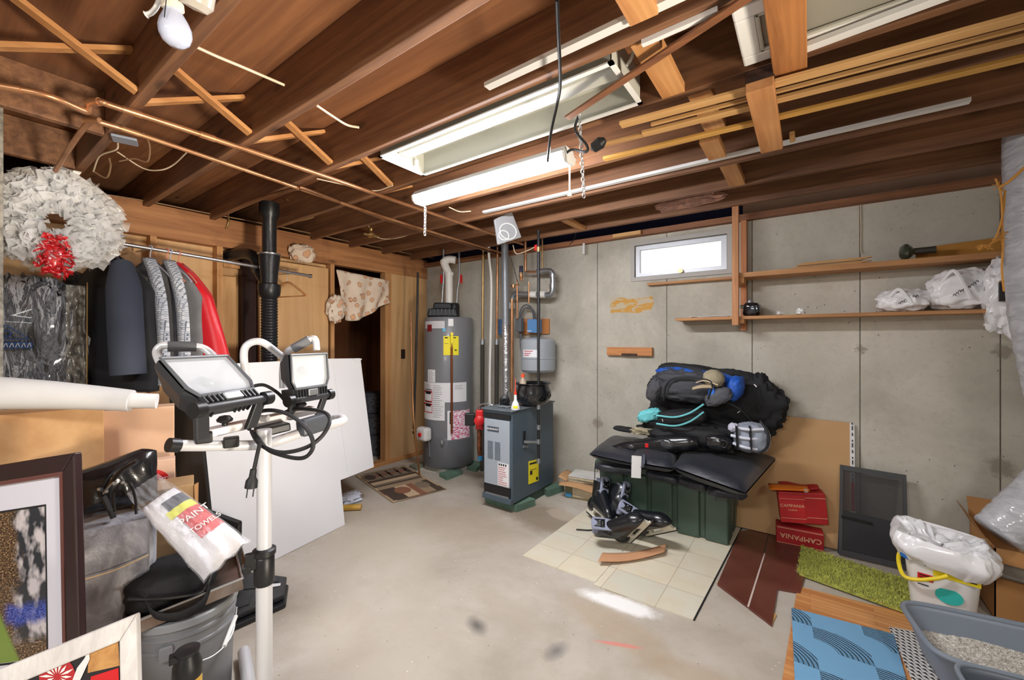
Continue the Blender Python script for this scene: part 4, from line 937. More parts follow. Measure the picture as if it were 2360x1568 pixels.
for i in range(4): b.box(bx0 + 0.175 + i * 0.022, bx0 + 0.188 + i * 0.022, by0 - 0.0105, by0 - 0.0092, 0.378, 0.394)
b.build('rating_heading', M_ink, lb, smooth=0)
sx_ = lambda px, py: Xp(px, py, bx1 + 0.002)
yl = MB().prism([sx_(1218, 1064), sx_(1241, 1058), sx_(1241, 1108), sx_(1218, 1117)], (0.002, 0, 0)).build('energy_label', M_yellow, bl, smooth=0)
b = MB()
for a in (((1220, 1068), (1239, 1063), (1239, 1067), (1220, 1072)), ((1221, 1086), (1226, 1085), (1226, 1094), (1221, 1095)), ((1222, 1083), (1236, 1080), (1236, 1081), (1222, 1084)), ((1235, 1100), (1239, 1099), (1239, 1106), (1235, 1107))): b.prism([sx_(*p) for p in a], (0.004, 0, 0))
b.build('energy_print', M_ink, yl, smooth=0)
MB().prism([sx_(1206, 995), sx_(1212, 993), sx_(1211, 1012), sx_(1205, 1025)], (0.001, 0, 0)).build('pipe_opening', M_ink, bl, smooth=0)
MB().prism([sx_(1206, 1027), sx_(1217, 1026), sx_(1214, 1033), sx_(1205, 1032)], (0.012, 0, 0)).build('deflector_tab', M_galv, bl, smooth=0)
# green runners under the boiler
slab('support_block', [(1117, 1142), (1190, 1165), (1234, 1150), (1205, 1140)], 0.06, 0.0, M_green, 'large green block under the front of the boiler', 'block', 'green wooden support blocks')
slab('support_block', [(1250, 1122), (1285, 1112), (1300, 1119), (1262, 1131)], 0.06, 0.0, M_green, 'green support block behind the boiler beside the old books', 'block', 'green wooden support blocks')
MB().box(bx0 + 0.01, bx1 - 0.01, by0 + 0.08, by1 - 0.02, 0.0, bz0).build('runner', mat('dark_runner', (60, 78, 68), 0.8), bl, smooth=0)
# gas pipe in front of the boiler's flank
gx = bx1 + 0.075
q = Xp(1241, 1020, gx)
gp = thing('gas_pipe', 'tall thin black gas pipe with a grey stub into the boiler flank', 'pipe', (q.x, q.y, 0.25))
MB().tube([V((gx, q.y, Xp(1241, 1068, gx).z)), V((gx, q.y, 2.33))], 0.012, 12).build('riser', M_iron, gp)
for py in (1062, 1018, 985, 938, 575): z = Xp(1241, py, gx).z; MB().tube([V((gx, q.y, z - 0.02)), V((gx, q.y, z + 0.02))], 0.017, 12).build('fitting', M_galv if py > 900 else M_brass, gp)
MB().tube([V((gx, q.y, q.z)), Xp(1207, 1019, bx1 + 0.003)], 0.012, 12).build('stub', M_galv, gp)
z = Xp(1241, 572, gx).z; MB().box(gx - 0.035, gx - 0.012, q.y - 0.012, q.y + 0.012, z - 0.02, z + 0.03).build('shutoff_handle', M_red, gp, smooth=0, bevel=0.004)
# pot, bottle and bits on the boiler top
TZ = bz1 + 0.0125
c = Zp(1229, 936, TZ); c = V((c.x - 0.02, c.y + 0.03, TZ))
pot = thing('cauldron_pot', 'glossy black round pot with embossed leaves standing on the boiler', 'pot', c)
M_pot = mat('black_glaze', (20, 21, 24), 0.22, coat=0.6)
MB().lathe([(0, 0), (0.085, 0), (0.135, 0.035), (0.158, 0.085), (0.158, 0.12), (0.142, 0.165), (0.145, 0.18), (0.156, 0.19), (0.154, 0.198), (0.138, 0.185), (0.14, 0.12), (0.1, 0.04), (0, 0.03)], c, 40).build('bowl', M_pot, pot)
MF = face_cam(c); b = MB(MF)
for i in range(9):
    a = -2.5 + i * 0.24; p0 = V((0.158 * cos(a), 0.158 * sin(a), 0.075 + 0.012 * sin(i * 2))); b.tube(spline([p0, p0 * 1.015 + V((0.012, 0, 0.03)), p0 + V((-0.004, 0, 0.06))], 4), [0.002, 0.004, 0.005, 0.006, 0.005, 0.004, 0.003, 0.003, 0.002], 6)
b.build('leaf_relief', M_pot, pot)
c = Zp(1183, 945, TZ); c.y += 0.03; bt = thing('squeeze_bottle', 'white squeeze bottle with a long red-tipped nozzle on the boiler corner', 'bottle', c)
MB().lathe([(0, 0), (0.036, 0), (0.036, 0.02), (0.024, 0.055), (0.012, 0.075), (0.011, 0.12)], c, 20).build('body', M_white, bt)
MB().lathe([(0.012, 0.12), (0.0125, 0.135), (0.004, 0.165), (0.003, 0.25), (0, 0.255)], c, 12).build('nozzle', mat('tip_red', (210, 60, 40), 0.4), bt)
MB(face_cam(c)).box(-0.018, 0.018, -0.037, -0.03, 0.012, 0.034).build('label', M_yellow, bt, smooth=0, bevel=0.003)
c = Zp(1190, 936, TZ); c.y += 0.10; b2 = thing('orange_cap_bottle', 'clear bottle with an orange cap behind the squeeze bottle', 'bottle', c)
MB().lathe([(0, 0), (0.03, 0), (0.03, 0.2), (0.014, 0.23), (0.014, 0.245)], c, 16).build('body', mat('tan_bottle', (190, 170, 150), 0.3), b2)
MB().lathe([(0.017, 0.24), (0.017, 0.27), (0, 0.272)], c, 14).build('cap', mat('orange_cap', (236, 90, 50), 0.4), b2)
c = Zp(1148, 942, TZ); c.y += 0.09; b = MB(); b.grid(lambda u, v: c + V((0.12 * (u - 0.5), 0.07 * (v - 0.5), 0.006 + 0.008 * noise.noise(V((u * 5, v * 5, 3))))), 12, 8)
tag(b.build('crumpled_foil', mat('dusty_foil', (150, 156, 160), 0.5, var=0.3, vs=30), smooth=60, solid=0.003), 'crumpled bluish foil scrap lying on the boiler top', 'foil')
c = P(1163, 928, 3.62); c.z = max(c.z, TZ + 0.045); pm = thing('flue_elbow', 'small black round fitting on the boiler top below the foil-wrapped pipe', 'fitting', c)
Mx = face_cam(c) @ Matrix.Rotation(pi / 2, 4, 'X')
MB().lathe([(0.024, -0.03), (0.042, -0.03), (0.046, 0.0), (0.046, 0.04), (0.02, 0.05), (0.02, 0.03), (0, 0.03)], c, 20, M=Mx.to_3x3().to_4x4()).build('ring', M_black, pm)
MB().box(c.x - 0.03, c.x + 0.03, c.y - 0.03, c.y + 0.03, TZ, TZ + 0.012).build('foot', M_black, pm, smooth=0)
# circulator
c = P(1105, 968, 3.75); cp = thing('circulator_pump', 'red circulator pump with copper elbow left of the boiler', 'pump', c - V((0, 0, 0.1)))
Mx = basis(c, RT, UP)
MB(Mx).lathe([(0, -0.05), (0.04, -0.05), (0.045, -0.02), (0.045, 0.05), (0.03, 0.06), (0, 0.062)], (0, 0, 0), 20).build('motor', M_red, cp)
MB(Mx).box(-0.034, 0.034, -0.09, 0.09, -0.035, 0.02).build('casing', M_red, cp, smooth=0, bevel=0.012)
MB(Mx).box(-0.13, -0.04, -0.05, 0.06, -0.03, 0.03).build('terminal_box', M_black, cp, smooth=0, bevel=0.008)
MB().tube(spline([c + V((0, 0, -0.08)), c + V((0.0, 0, -0.18)), c + V((0, 0, -0.26)), c + V((0.01, 0, -0.34))]), 0.022, 14).build('copper_elbow', mat('mottled_copper', (150, 92, 62), 0.4, 0.7, var=0.5, vs=30), cp)
MB().lathe([(0.0, -0.02), (0.024, -0.02), (0.024, 0.02), (0, 0.02)], c + V((0.01, 0, -0.34)), 12).build('blue_valve', mat('valve_blue', (40, 110, 150), 0.4), cp)
MB().tube(spline([c + V((-0.03, 0, 0.08)), c + V((0, 0, 0.13)), c + V((0.09, 0.02, 0.15)), c + V((0.2, 0.05, 0.1))]), 0.008, 8).build('conduit', M_galv, cp)
# vertical pipes against the concrete
PY = 3.44
def vpipe(name, px, py0, py1, r, m, label, y=PY, px1=None, g='upright pipes by the boiler'):
    a = Yp(px, py1, y); c = Yp(px1 or px, py0, y)
    if name != 'copper_riser' and py1 < 600: a.z = 2.45
    return tag(MB().tube([a, c], r, 14).build(name, m), label, 'pipe', g)
for px, la in ((1112, 'left'), (1145, 'right')):
    p0, p1, p2, p3 = Yp(px - 1, 930, PY), Yp(px, 788, PY), Yp(px, 782, PY), Yp(px + 2, 530, PY)
    k = thing('supply_pipe', {'left': 'brass pipe with a black insulated lower half, next to the water heater', 'right': 'copper pipe with a black insulated lower half, behind the slim white pipe'}[la], 'pipe', V((p0.x, PY, 0.4)), 'upright pipes by the boiler')
    MB().tube([p1, p3], 0.012, 12).build('bare_pipe', M_brass if la == 'left' else M_copper, k)
    MB().tube([V((p0.x, PY, 0.0)), p1], 0.022, 14).build('insulated_pipe', mat('ribbed_rubber', (60, 56, 48), 0.7, bump=0.4, bs=120), k)
    MB().tube([p1 + V((0, 0, -0.03)), p1 + V((0, 0, 0.025))], 0.027, 14).build('collar', M_galv, k)
p = lambda px, py: Yp(px, py, 3.36)
pipe('white_pipe', [Yp(1129, 944, 3.36), p(1129, 860), p(1132, 720), p(1132, 640), p(1127, 590), p(1127, 550)], 0.0135, M_pvc, 'slim white pipe with a slight bend, rising from the boiler edge', 'pipe', 'upright pipes by the boiler')
fp = thing('flue_pipe', 'wide grey flue pipe with a foil-wrapped lower half behind the boiler', 'pipe', (Yp(1165, 930, 3.36).x, 3.36, 0.85))
MB().tube([Yp(1165, 750, 3.36), Yp(1163, 520, 3.36)], 0.036, 20).build('grey_section', mat('flue_grey', (142, 146, 152), 0.45, 0.4), fp)
b = MB(); n = 26; b.tube([Yp(1168, 934, 3.36).lerp(Yp(1165, 748, 3.36), i / n) for i in range(n + 1)], [0.036 + 0.005 * ((i * 7) % 3) / 2 for i in range(n + 1)], 16); b.build('foil_wrap', mat('foil', (196, 198, 202), 0.25, 0.9, bump=0.8, bs=40), fp)
vpipe('copper_riser', 1180, 905, 690, 0.015, M_copper, 'thick copper riser right of the foil-wrapped flue pipe', 3.38)
vpipe('copper_stub', 1211, 625, 575, 0.013, M_copper, 'short thick copper stub high above the blue control box', 3.4)
vpipe('brass_stub', 1250, 618, 582, 0.008, M_brass, 'short thin brass stub behind the top of the black gas pipe', 3.45)
vpipe('copper_riser', 1192, 735, 645, 0.008, M_copper, 'thin copper riser beside the dark air vent cap', 3.42)
vpipe('copper_riser', 1219, 700, 650, 0.008, M_copper, 'thin copper riser in the middle of the white pipe assembly', 3.42)
q = Yp(1201, 640, 3.42); b = MB(); b.lathe([(0, -0.03), (0.015, -0.03), (0.015, -0.01), (0.02, 0), (0.02, 0.03), (0.012, 0.035), (0.012, 0.05)], q, 14)
av = thing('air_vent', 'copper air vent with a dark cylindrical cap above the pipe assembly', 'vent', q); b.build('valve_body', M_copper, av); MB().lathe([(0.0185, 0.05), (0.0185, 0.115), (0, 0.117)], q, 14).build('cap', mat('indigo_cap', (34, 30, 58), 0.35), av)
q = Yp(1183, 660, 3.42); b = MB(); b.lathe([(0, -0.02), (0.02, -0.016), (0.02, 0.016), (0, 0.02)], q, 12); b.tube([q + V((-0.03, 0, 0.01)), q + V((0.07, 0, 0.01))], 0.008, 8); tag(b.build('tee_valve', M_copper), 'small copper tee valve left of the dark air vent cap', 'valve')
wa = thing('galvanised_loop', 'silver pipe loop with elbows running across the wall above the control box', 'pipe', Yp(1225, 680, 3.45))
W = lambda px, py: Yp(px, py, 3.45)
MB().tube(spline([W(1179, 715), W(1180, 692), W(1186, 680), W(1200, 678), W(1240, 679), W(1262, 680), W(1271, 676), W(1274, 664), W(1274, 640), W(1273, 630), W(1264, 624), W(1238, 627)], 5), 0.026, 16).build('run', M_galv, wa)
for a, c in (((1224, 679), (1238, 679)), ((1246, 679), (1258, 679)), ((1274, 664), (1274, 654)), ((1274, 640), (1274, 632)), ((1179, 712), (1179, 698))): MB().tube([W(*a), W(*c)], 0.034, 16).build('coupling', M_pvc if a[0] < 1270 else M_galv, wa)
MB().tube([W(1238, 627), W(1215, 627)], 0.012, 10).build('end_stub', M_copper, wa)
# control box, board and expansion tank
o = MB().prism([Yp(1198, 735, 3.59), Yp(1265, 735, 3.59), Yp(1265, 770, 3.59), Yp(1198, 772, 3.59)], (0, 0.018, 0)).build('backing_board', mat('orange_board', (190, 122, 66), 0.8), smooth=0, bevel=0.002); tag(o, 'small orange-brown backing board on the concrete behind the blue control box', 'board')
cb = thing('control_box', 'bright blue control box with grey cables above the expansion tank', 'control box', Yp(1227, 768, 3.52))
MB().prism([Yp(1215, 736, 3.50), Yp(1239, 736, 3.50), Yp(1239, 768, 3.50), Yp(1215, 767, 3.50)], (0, 0.085, 0)).build('case', mat('control_blue', (94, 144, 196), 0.45), cb, smooth=0, bevel=0.004)
MB().prism([Yp(1215, 762, 3.497), Yp(1224, 762, 3.497), Yp(1224, 764, 3.497), Yp(1215, 764, 3.497)], (0, 0.004, 0)).build('slot', M_lab, cb, smooth=0)
for i, k in enumerate((0, 6)): MB().tube(spline([Yp(1230 + k / 2, 736, 3.54), Yp(1226 + k / 2, 712 + k / 2, 3.52), Yp(1212, 703 + k, 3.5), Yp(1200 + k / 2, 715 + k, 3.5), Yp(1198 + k / 2, 740, 3.5), Yp(1200 + k / 2, 800, 3.5), Yp(1206 + k, 832, 3.48)]), 0.008, 8).build('cable', mat('grey_conduit', (88, 90, 94), 0.5), cb)
o = MB().prism([Yp(1188, 735, 3.44), Yp(1200, 733, 3.44), Yp(1200, 765, 3.44), Yp(1188, 763, 3.44)], (0, 0.06, 0)).build('relay_box', mat('relay_grey', (96, 98, 100), 0.5), smooth=0, bevel=0.004); tag(o, 'narrow grey relay box right behind the thick copper riser', 'box')
o = MB().prism([Yp(1148, 736, 3.52), Yp(1157, 736, 3.52), Yp(1157, 772, 3.52), Yp(1148, 772, 3.52)], (0, 0.06, 0)).build('blue_relay', mat('relay_blue', (70, 110, 150), 0.5), smooth=0, bevel=0.004); tag(o, 'narrow blue relay box peeking out behind the grey flue pipe', 'box')
c = Yp(1240, 815, 3.42); et = thing('expansion_tank', 'pale grey egg-shaped expansion tank on the wall above the black pot', 'tank', V((c.x, c.y, 1.1)))
zt_, zb_ = Yp(1240, 779, 3.42).z, Yp(1240, 857, 3.42).z
R2 = (Yp(1277, 815, 3.42).x - Yp(1204, 815, 3.42).x) / 2 * 0.93
MB().lathe([(0.02, zb_ - 0.008), (R2 * 0.88, zb_), (R2, zb_ + 0.022), (R2, zb_ + 0.125), (R2 + 0.004, zb_ + 0.13), (R2 + 0.004, zb_ + 0.135), (R2, zb_ + 0.14), (R2, zt_ - 0.03), (R2 * 0.9, zt_ - 0.012), (0.03, zt_ + 0.008)], V((c.x, c.y, 0)), 36).build('shell', mat('tank_grey', (158, 164, 170), 0.4), et)
r = R2 + 0.002
def tk(px): p = cyl_hit(px, 784, c.x, c.y, r); return atan2(p.y - c.y, p.x - c.x)
a0, a1 = tk(1206), tk(1240); MB().grid(lambda u, v: V((c.x + r * cos(a0 + (a1 - a0) * u), c.y + r * sin(a0 + (a1 - a0) * u), zb_ + 0.145 + 0.07 * v)), 8, 1).build('tank_label', M_lab, et)
r += 0.002; a0, a1 = tk(1208), tk(1228); b = MB()
for i, h in enumerate((0.012, 0.03, 0.05)): b.grid(lambda u, v: V((c.x + r * cos(a0 + (a1 - a0) * u * (0.6 + 0.2 * i)), c.y + r * sin(a0 + (a1 - a0) * u * (0.6 + 0.2 * i)), zb_ + 0.148 + h + 0.007 * v)), 6, 1)
b.build('label_print', mat('label_red', (190, 70, 80), 0.5), et)
MB().tube([V((c.x, c.y, zt_)), V((c.x, c.y, W(1240, 690).z))], 0.012, 10).build('neck', M_iron, et)
MB().tube([V((c.x, 3.6, zb_ + 0.02)), V((c.x, c.y, zb_ + 0.0))], 0.015, 10).build('wall_strap', M_iron, et)
# ================================================================ LEFT FOREGROUND
def upright(name, p0, p1, z0, z1, depth, m, parent=None, bevel=0.004, lean=0.0, mb=False):
    "box whose front face runs from plan point p0 to p1, extending away from the camera"
    a, c = V((p0[0], p0[1], 0)), V((p1[0], p1[1], 0)); n = c.normalized(); x = V((n.y, -n.x, 0)); a = c - x * (c - a).length
    b = MB(); b.prism([a + V((0, 0, z0)), c + V((0, 0, z0)), c + V((0, 0, z1)) + n * lean, a + V((0, 0, z1)) + n * lean], n * depth)
    return b if mb else b.build(name, m, parent, smooth=0, bevel=bevel)
def zof(py, t): return EYE + (784 - py) / 960 * t
# big cardboard boxes
k = thing('cardboard_box', 'large scuffed tan cardboard box under the white paper roll, behind the framed photograph', 'box', P(100, 784, 1.75) - V((0, 0, 1.4)))
upright('carton', P(-120, 0, 1.72), P(240, 0, 1.75), 0, zof(938, 1.75), 0.18, mat('scuffed_cardboard', (206, 164, 116), 0.85, c2=(176, 130, 84), vs=5, bump=0.05, bs=60), k)
k = thing('cardboard_box', 'tall pinkish cardboard box with a taped edge, right of the scuffed tan box', 'box', P(320, 784, 1.98) - V((0, 0, 1.4)))
upright('carton', P(236, 0, 2.02), P(402, 0, 1.97), 0, zof(936, 1.97), 0.12, mat('pink_cardboard', (216, 176, 144), 0.85, var=0.08, vs=4), k)
a, c = P(372, 0, 1.965), P(394, 0, 1.963)
upright('tape', a, c, zof(1090, 1.97), zof(937, 1.97), 0.002, mat('clear_tape', (206, 176, 150), 0.15, coat=0.8), k, 0)
k = thing('cardboard_box', 'low pinkish box bearing a red round CONTENTS mark behind the black bag', 'box', P(350, 784, 1.88) - V((0, 0, 1.4)))
cb3 = upright('carton', P(300, 0, 1.9), P(404, 0, 1.88), 0, zof(1056, 1.88), 0.06, mat('pale_pink_cardboard', (214, 178, 154), 0.85, var=0.08), k)
qn = V((P(404, 0, 1.88).x, P(404, 0, 1.88).y, 0)).normalized(); q = Pl(350, 1116, P(404, 784, 1.88), qn) - qn * 0.002; M = basis(q, V((qn.y, -qn.x, 0)), UP)
b = MB(M); b.lathe([(0, 0.0), (0.062, 0.0), (0.062, 0.001), (0, 0.001)], (0, 0, 0), 32); rc = b.build('red_circle', M_red, k, smooth=0)
text('contents_lettering', 'CONTENTS', 0.02, M @ Matrix.Translation((0.008, 0.012, 0.002)) @ Matrix.Rotation(0.08, 4, 'Z'), M_wtext, rc)
k = thing('cardboard_box', 'small open kraft box standing behind the bag of white towels', 'box', P(405, 784, 1.76) - V((0, 0, 1.4)))
b = upright('carton', P(350, 0, 1.78), P(447, 0, 1.76), 0.2, zof(1116, 1.76), 0.16, mat('olive_cardboard', (178, 144, 102), 0.85, var=0.1), k)
bt_ = V((P(448, 0, 1.76).x, P(448, 0, 1.76).y, 0))
q0, q1 = P(448, 1112, 1.76), P(456, 1108, 1.8)
MB().prism([P(447, 1118, 1.755), P(456, 1112, 1.8), P(454, 1240, 1.8), P(450, 1240, 1.755)], RT * 0.003).build('flap', M_card2, k, smooth=0)
upright('base', P(352, 0, 1.79), P(446, 0, 1.77), 0, 0.2, 0.15, M_card2, k)
# white paper roll on top of the boxes
pr = thing('paper_roll', 'long white paper roll lying across the tops of the cardboard boxes', 'roll', P(150, 940, 1.75))
ptr = lambda px, py, t: P(px, py, t)
MB().tube([ptr(-90, 905, 1.50), ptr(20, 907, 1.52), ptr(120, 911, 1.55), ptr(220, 917, 1.60), ptr(303, 924, 1.64)], [0.062, 0.058, 0.052, 0.046, 0.042], 28).build('outer_sheet', M_paper, pr)
MB().tube([ptr(300, 923, 1.64), ptr(362, 925, 1.68)], [0.030, 0.030], 24).build('inner_core', mat('inner_white', (232, 231, 230), 0.7), pr)
# black board leaning beside the white boards
o = MB().prism([P(388, 905, 2.12), P(452, 880, 2.12), P(482, 1175, 2.06), P(500, 1400, 2.02), P(418, 1420, 2.02), P(412, 1160, 2.06)], (FW + V((0, 0, 0.0))) * 0.02).build('black_board', mat('black_laminate', (30, 30, 29), 0.4, bump=0.05), smooth=0, bevel=0.003)
tag(o, 'tall black plastic board leaning behind the work light, beside the white boards', 'board')
# white notched foam boards leaning to the wall
base_a, base_b = Zp(575, 1320, 0.002), Zp(795, 1210, 0.002)
dx = (base_b - base_a).normalized(); lean = V((dx.y * -1, dx.x, 0)); lean = lean if lean.x < 0 else -lean
nrm = dx.cross(UP + lean * 0.3).normalized()
W1 = lambda px, py: Pl(px, py, base_a, nrm)
o = MB().prism([W1(575, 1320), W1(795, 1210), W1(785, 1107), W1(862, 1077), W1(831, 826), W1(752, 827), W1(540, 838), W1(462, 1000), W1(484, 1178), W1(545, 1215)], nrm * (-0.012 if nrm.dot(FW) < 0 else 0.012)).build('white_board', mat('white_foamboard', (226, 226, 228), 0.55, var=0.02, vs=2), smooth=0, bevel=0.0015)
tag(o, 'large white notched board leaning on the wooden wall behind the work light', 'board')
b = MB(); c0 = W1(826, 832); b.tube([W1(812, 828), W1(825, 836), W1(833, 828)], 0.006, 6)
b.build('torn_corner', M_paper, o)
b = MB(); off = nrm * (0.001 if nrm.dot(FW) < 0 else -0.001)
for a in (((768, 840), (800, 1090)),): b.beam(W1(*a[0]) + off, W1(*a[1]) + off, 0.0015, 0.0008)
b.build('fold_line', mat('fold_grey', (196, 196, 200), 0.6), o, smooth=0)
# paper scraps and gold tube on the floor by the board
c = Zp(803, 1150, 0.03); b = MB(); b.lump(c, (0.07, 0.10, 0.05), 12, 0.3, 2.5, 0.9, 26, 16, ridge=0.5); tag(b.build('crumpled_paper', mat('bluish_paper', (206, 212, 226), 0.7), smooth=40), 'crumpled white paper on the floor beside the white board', 'paper')
a, c = Zp(788, 1171, 0.025), Zp(832, 1169, 0.025); ct = thing('card_tube', 'short gold cardboard tube lying by the edge of the white board', 'tube', a)
MB().tube([a - (c - a) * 2, c], 0.024, 18).build('tube', mat('gold_card', (206, 164, 74), 0.4, 0.3), ct)
MB().tube([c - (c - a) * 0.18, c + (c - a) * 0.02], 0.0245, 18).build('end', mat('gold_end', (190, 150, 80), 0.5), ct)
# black frame standing on the floor against the board
M = None
fr = thing('empty_picture', 'empty black picture frame leaning against the foot of the white board', 'frame', Zp(520, 1340, 0))
def quadframe(fn, wd, n_off):
    "frame as four mitred bars; fn(u,v)->point"
    b = MB()
    for (u0, v0, u1, v1, s0, t0, s1, t1) in ((0, 0, 1, 0, wd, wd, 1 - wd, wd), (1, 0, 1, 1, 1 - wd, wd, 1 - wd, 1 - wd), (1, 1, 0, 1, 1 - wd, 1 - wd, wd, 1 - wd), (0, 1, 0, 0, wd, 1 - wd, wd, wd)):
        b.prism([fn(u0, v0), fn(u1, v1), fn(s1, t1), fn(s0, t0)], n_off)
    return b
c00, c10, c11, c01 = P(455, 1310, 2.25), P(548, 1350, 2.33), P(551, 1206, 2.38), P(456, 1172, 2.32)
fn = lambda u, v: (c00.lerp(c10, u)).lerp(c01.lerp(c11, u), v)
quadframe(fn, 0.13, FW * 0.03).build('moulding', M_black, fr, smooth=0, bevel=0.004)
MB().prism([fn(0.12, 0.12) + FW * 0.012, fn(0.88, 0.12) + FW * 0.012, fn(0.88, 0.88) + FW * 0.012, fn(0.12, 0.88) + FW * 0.012], FW * 0.006).build('backing', mat('dark_panel', (34, 34, 36), 0.35), fr, smooth=0)
MB().tube([fn(0.86, 0.25) - FW * 0.003, fn(0.86, 0.8) - FW * 0.003], 0.004, 6).build('inner_lip', M_steel, fr)
# two laptops on the floor
lp = [(528, 1450), (655, 1385), (663, 1341), (560, 1325)]
for i, (dz, lab) in enumerate(((0.0, 'lower black laptop lying on the floor under another one'), (0.03, 'upper black laptop lying upside down on the floor with a pale label'))):
    k = thing('laptop', lab, 'laptop', Zp(600, 1390, 0), 'black laptops on the floor')
    q = [Zp(px - (0 if i else -4), py + (0 if i else 6), 0.03) for px, py in [(505, 1450), (655, 1383), (661, 1340), (556, 1326)]]
    c = sum(q, V((0, 0, 0))) / 4; q = [V((p.x, p.y, dz + 0.003)) for p in q]
    MB().prism(q, (0, 0, 0.024)).build('case', mat('laptop_black', (26, 28, 31), 0.4), k, smooth=0, bevel=0.006)
    if i:
        L = lambda u, v, h=0.0275: (q[0].lerp(q[1], u)).lerp(q[3].lerp(q[2], u), v) + V((0, 0, h - 0.003 + 0.001))
        MB().prism([L(0.62, 0.5), L(0.9, 0.5), L(0.9, 0.62), L(0.62, 0.62)], (0, 0, 0.001)).build('sticker', M_lab, k, smooth=0)
        for (u0, u1, v0, v1) in ((0.15, 0.4, 0.15, 0.4), (0.5, 0.75, 0.12, 0.35), (0.2, 0.45, 0.55, 0.8), (0.6, 0.85, 0.7, 0.9)):
            MB().prism([L(u0, v0), L(u1, v0), L(u1, v1), L(u0, v1)], (0, 0, 0.0012)).build('hatch_cover', mat('hatch_black', (38, 40, 44), 0.5), k, smooth=0, bevel=0.0005)
# ---------------------------------------------------------------- framed photograph
fp = thing('framed_photograph', 'large dark wood picture frame with a stadium crowd photo leaning at the edge', 'picture', P(60, 1560, 1.3))
c01, c11, c10, c00 = P(-200, 1104, 1.36), P(170, 1044, 1.32), P(184, 1640, 1.22), None
c00 = c10 + c01 - c11
fn = lambda u, v: (c00.lerp(c10, u)).lerp(c01.lerp(c11, u), v)
nf = -(c10 - c00).cross(c01 - c00).normalized(); nf = nf if nf.dot(FW) > 0 else -nf
M_mahog = mat('mahogany_frame', (44, 26, 28), 0.3, coat=0.4)
quadframe(fn, 0.075, nf * 0.025).build('moulding', M_mahog, fp, smooth=0, bevel=0.004)
quadframe(lambda u, v: fn(0.07 + 0.86 * u, 0.07 + 0.86 * v) - nf * 0.002, 0.02, nf * 0.02).build('inner_lip', mat('mahogany_lip', (104, 66, 62), 0.3), fp, smooth=0)
quadframe(lambda u, v: fn(0.075 + 0.85 * u, 0.075 + 0.85 * v) + nf * 0.01, 0.15, nf * 0.003).build('mat_board', mat('mat_white', (214, 212, 222), 0.6), fp, smooth=0)
quadframe(lambda u, v: fn(0.195 + 0.61 * u, 0.195 + 0.61 * v) + nf * 0.009, 0.012, nf * 0.003).build('black_line', M_ink, fp, smooth=0)
def m_crowd():
    k = NT('crowd_photo'); gx = k.n('NewGeometry'); uv = k.n('UVMap')
    x, y, z = k.xyz(uv.outputs[0])
    n = k.noise(55, 4, k.map((1, 1.6, 1), src=uv.outputs[0])); n2 = k.noise(5, 3, k.map((1, 1, 1), src=uv.outputs[0]), 0.6, 1.0)
    c = k.ramp(n, [(0.36, (48, 36, 28)), (0.5, (86, 64, 44)), (0.6, (142, 112, 80)), (0.68, (200, 172, 138))])
    big = k.n('TexVoronoi', {'Vector': k.map((9, 9, 1), src=uv.outputs[0]), 'Scale': 1.0, 'Randomness': 1.0})
    figs = k.mix(k.step(k.noise(7, 2, k.map((1.4, 1, 1), src=uv.outputs[0])), 0.45, 0.62), (44, 48, 56), (206, 198, 200))
    c = k.mix(k.math('MULTIPLY', k.step(k.math('ADD', x, k.math('MULTIPLY', n2, 0.3)), 0.80, 0.9), k.step(y, 0.1, 0.16)), c, figs)
    bl = k.math('MULTIPLY', k.step(k.math('ADD', y, k.math('MULTIPLY', n2, 0.14)), 0.46, 0.40), k.step(k.math('ADD', y, k.math('MULTIPLY', n2, 0.1)), 0.26, 0.31))
    c = k.mix(k.math('MULTIPLY', k.math('MULTIPLY', bl, k.step(x, 0.55, 0.62)), 0.85), c, k.mix(k.step(n, 0.45, 0.56), (28, 40, 130), (70, 100, 200)))
    gr = k.math('SUBTRACT', k.math('MULTIPLY', x, 0.0), 0.0)
    g = k.step(k.math('ADD', k.math('MULTIPLY', x, 1.0), k.math('MULTIPLY', y, 0.62)), 0.74, 0.70)
    c = k.mix(k.math('MULTIPLY', g, k.step(y, 0.5, 0.46)), c, (124, 150, 62))
    k.col(c); k.set(Roughness=0.12, Coat_Weight=0.6); return k.m
pm_ = MB().quad(*[fn(u, v) + nf * 0.0125 for u, v in ((0.2, 0.2), (0.8, 0.2), (0.8, 0.8), (0.2, 0.8))]).build('photograph', m_crowd(), fp, smooth=0)
ul = pm_.data.uv_layers.new(name='UVMap')
vm = {}
for i, vv in enumerate(pm_.data.vertices): vm[i] = ((0, 0), (1, 0), (1, 1), (0, 1))[i]
for lp_ in pm_.data.loops: ul.data[lp_.index].uv = vm[lp_.vertex_index]
MB().prism([fn(0.06, 0.06) + nf * 0.02, fn(0.94, 0.06) + nf * 0.02, fn(0.94, 0.94) + nf * 0.02, fn(0.06, 0.94) + nf * 0.02], nf * 0.006).build('backing', M_card, fp, smooth=0)
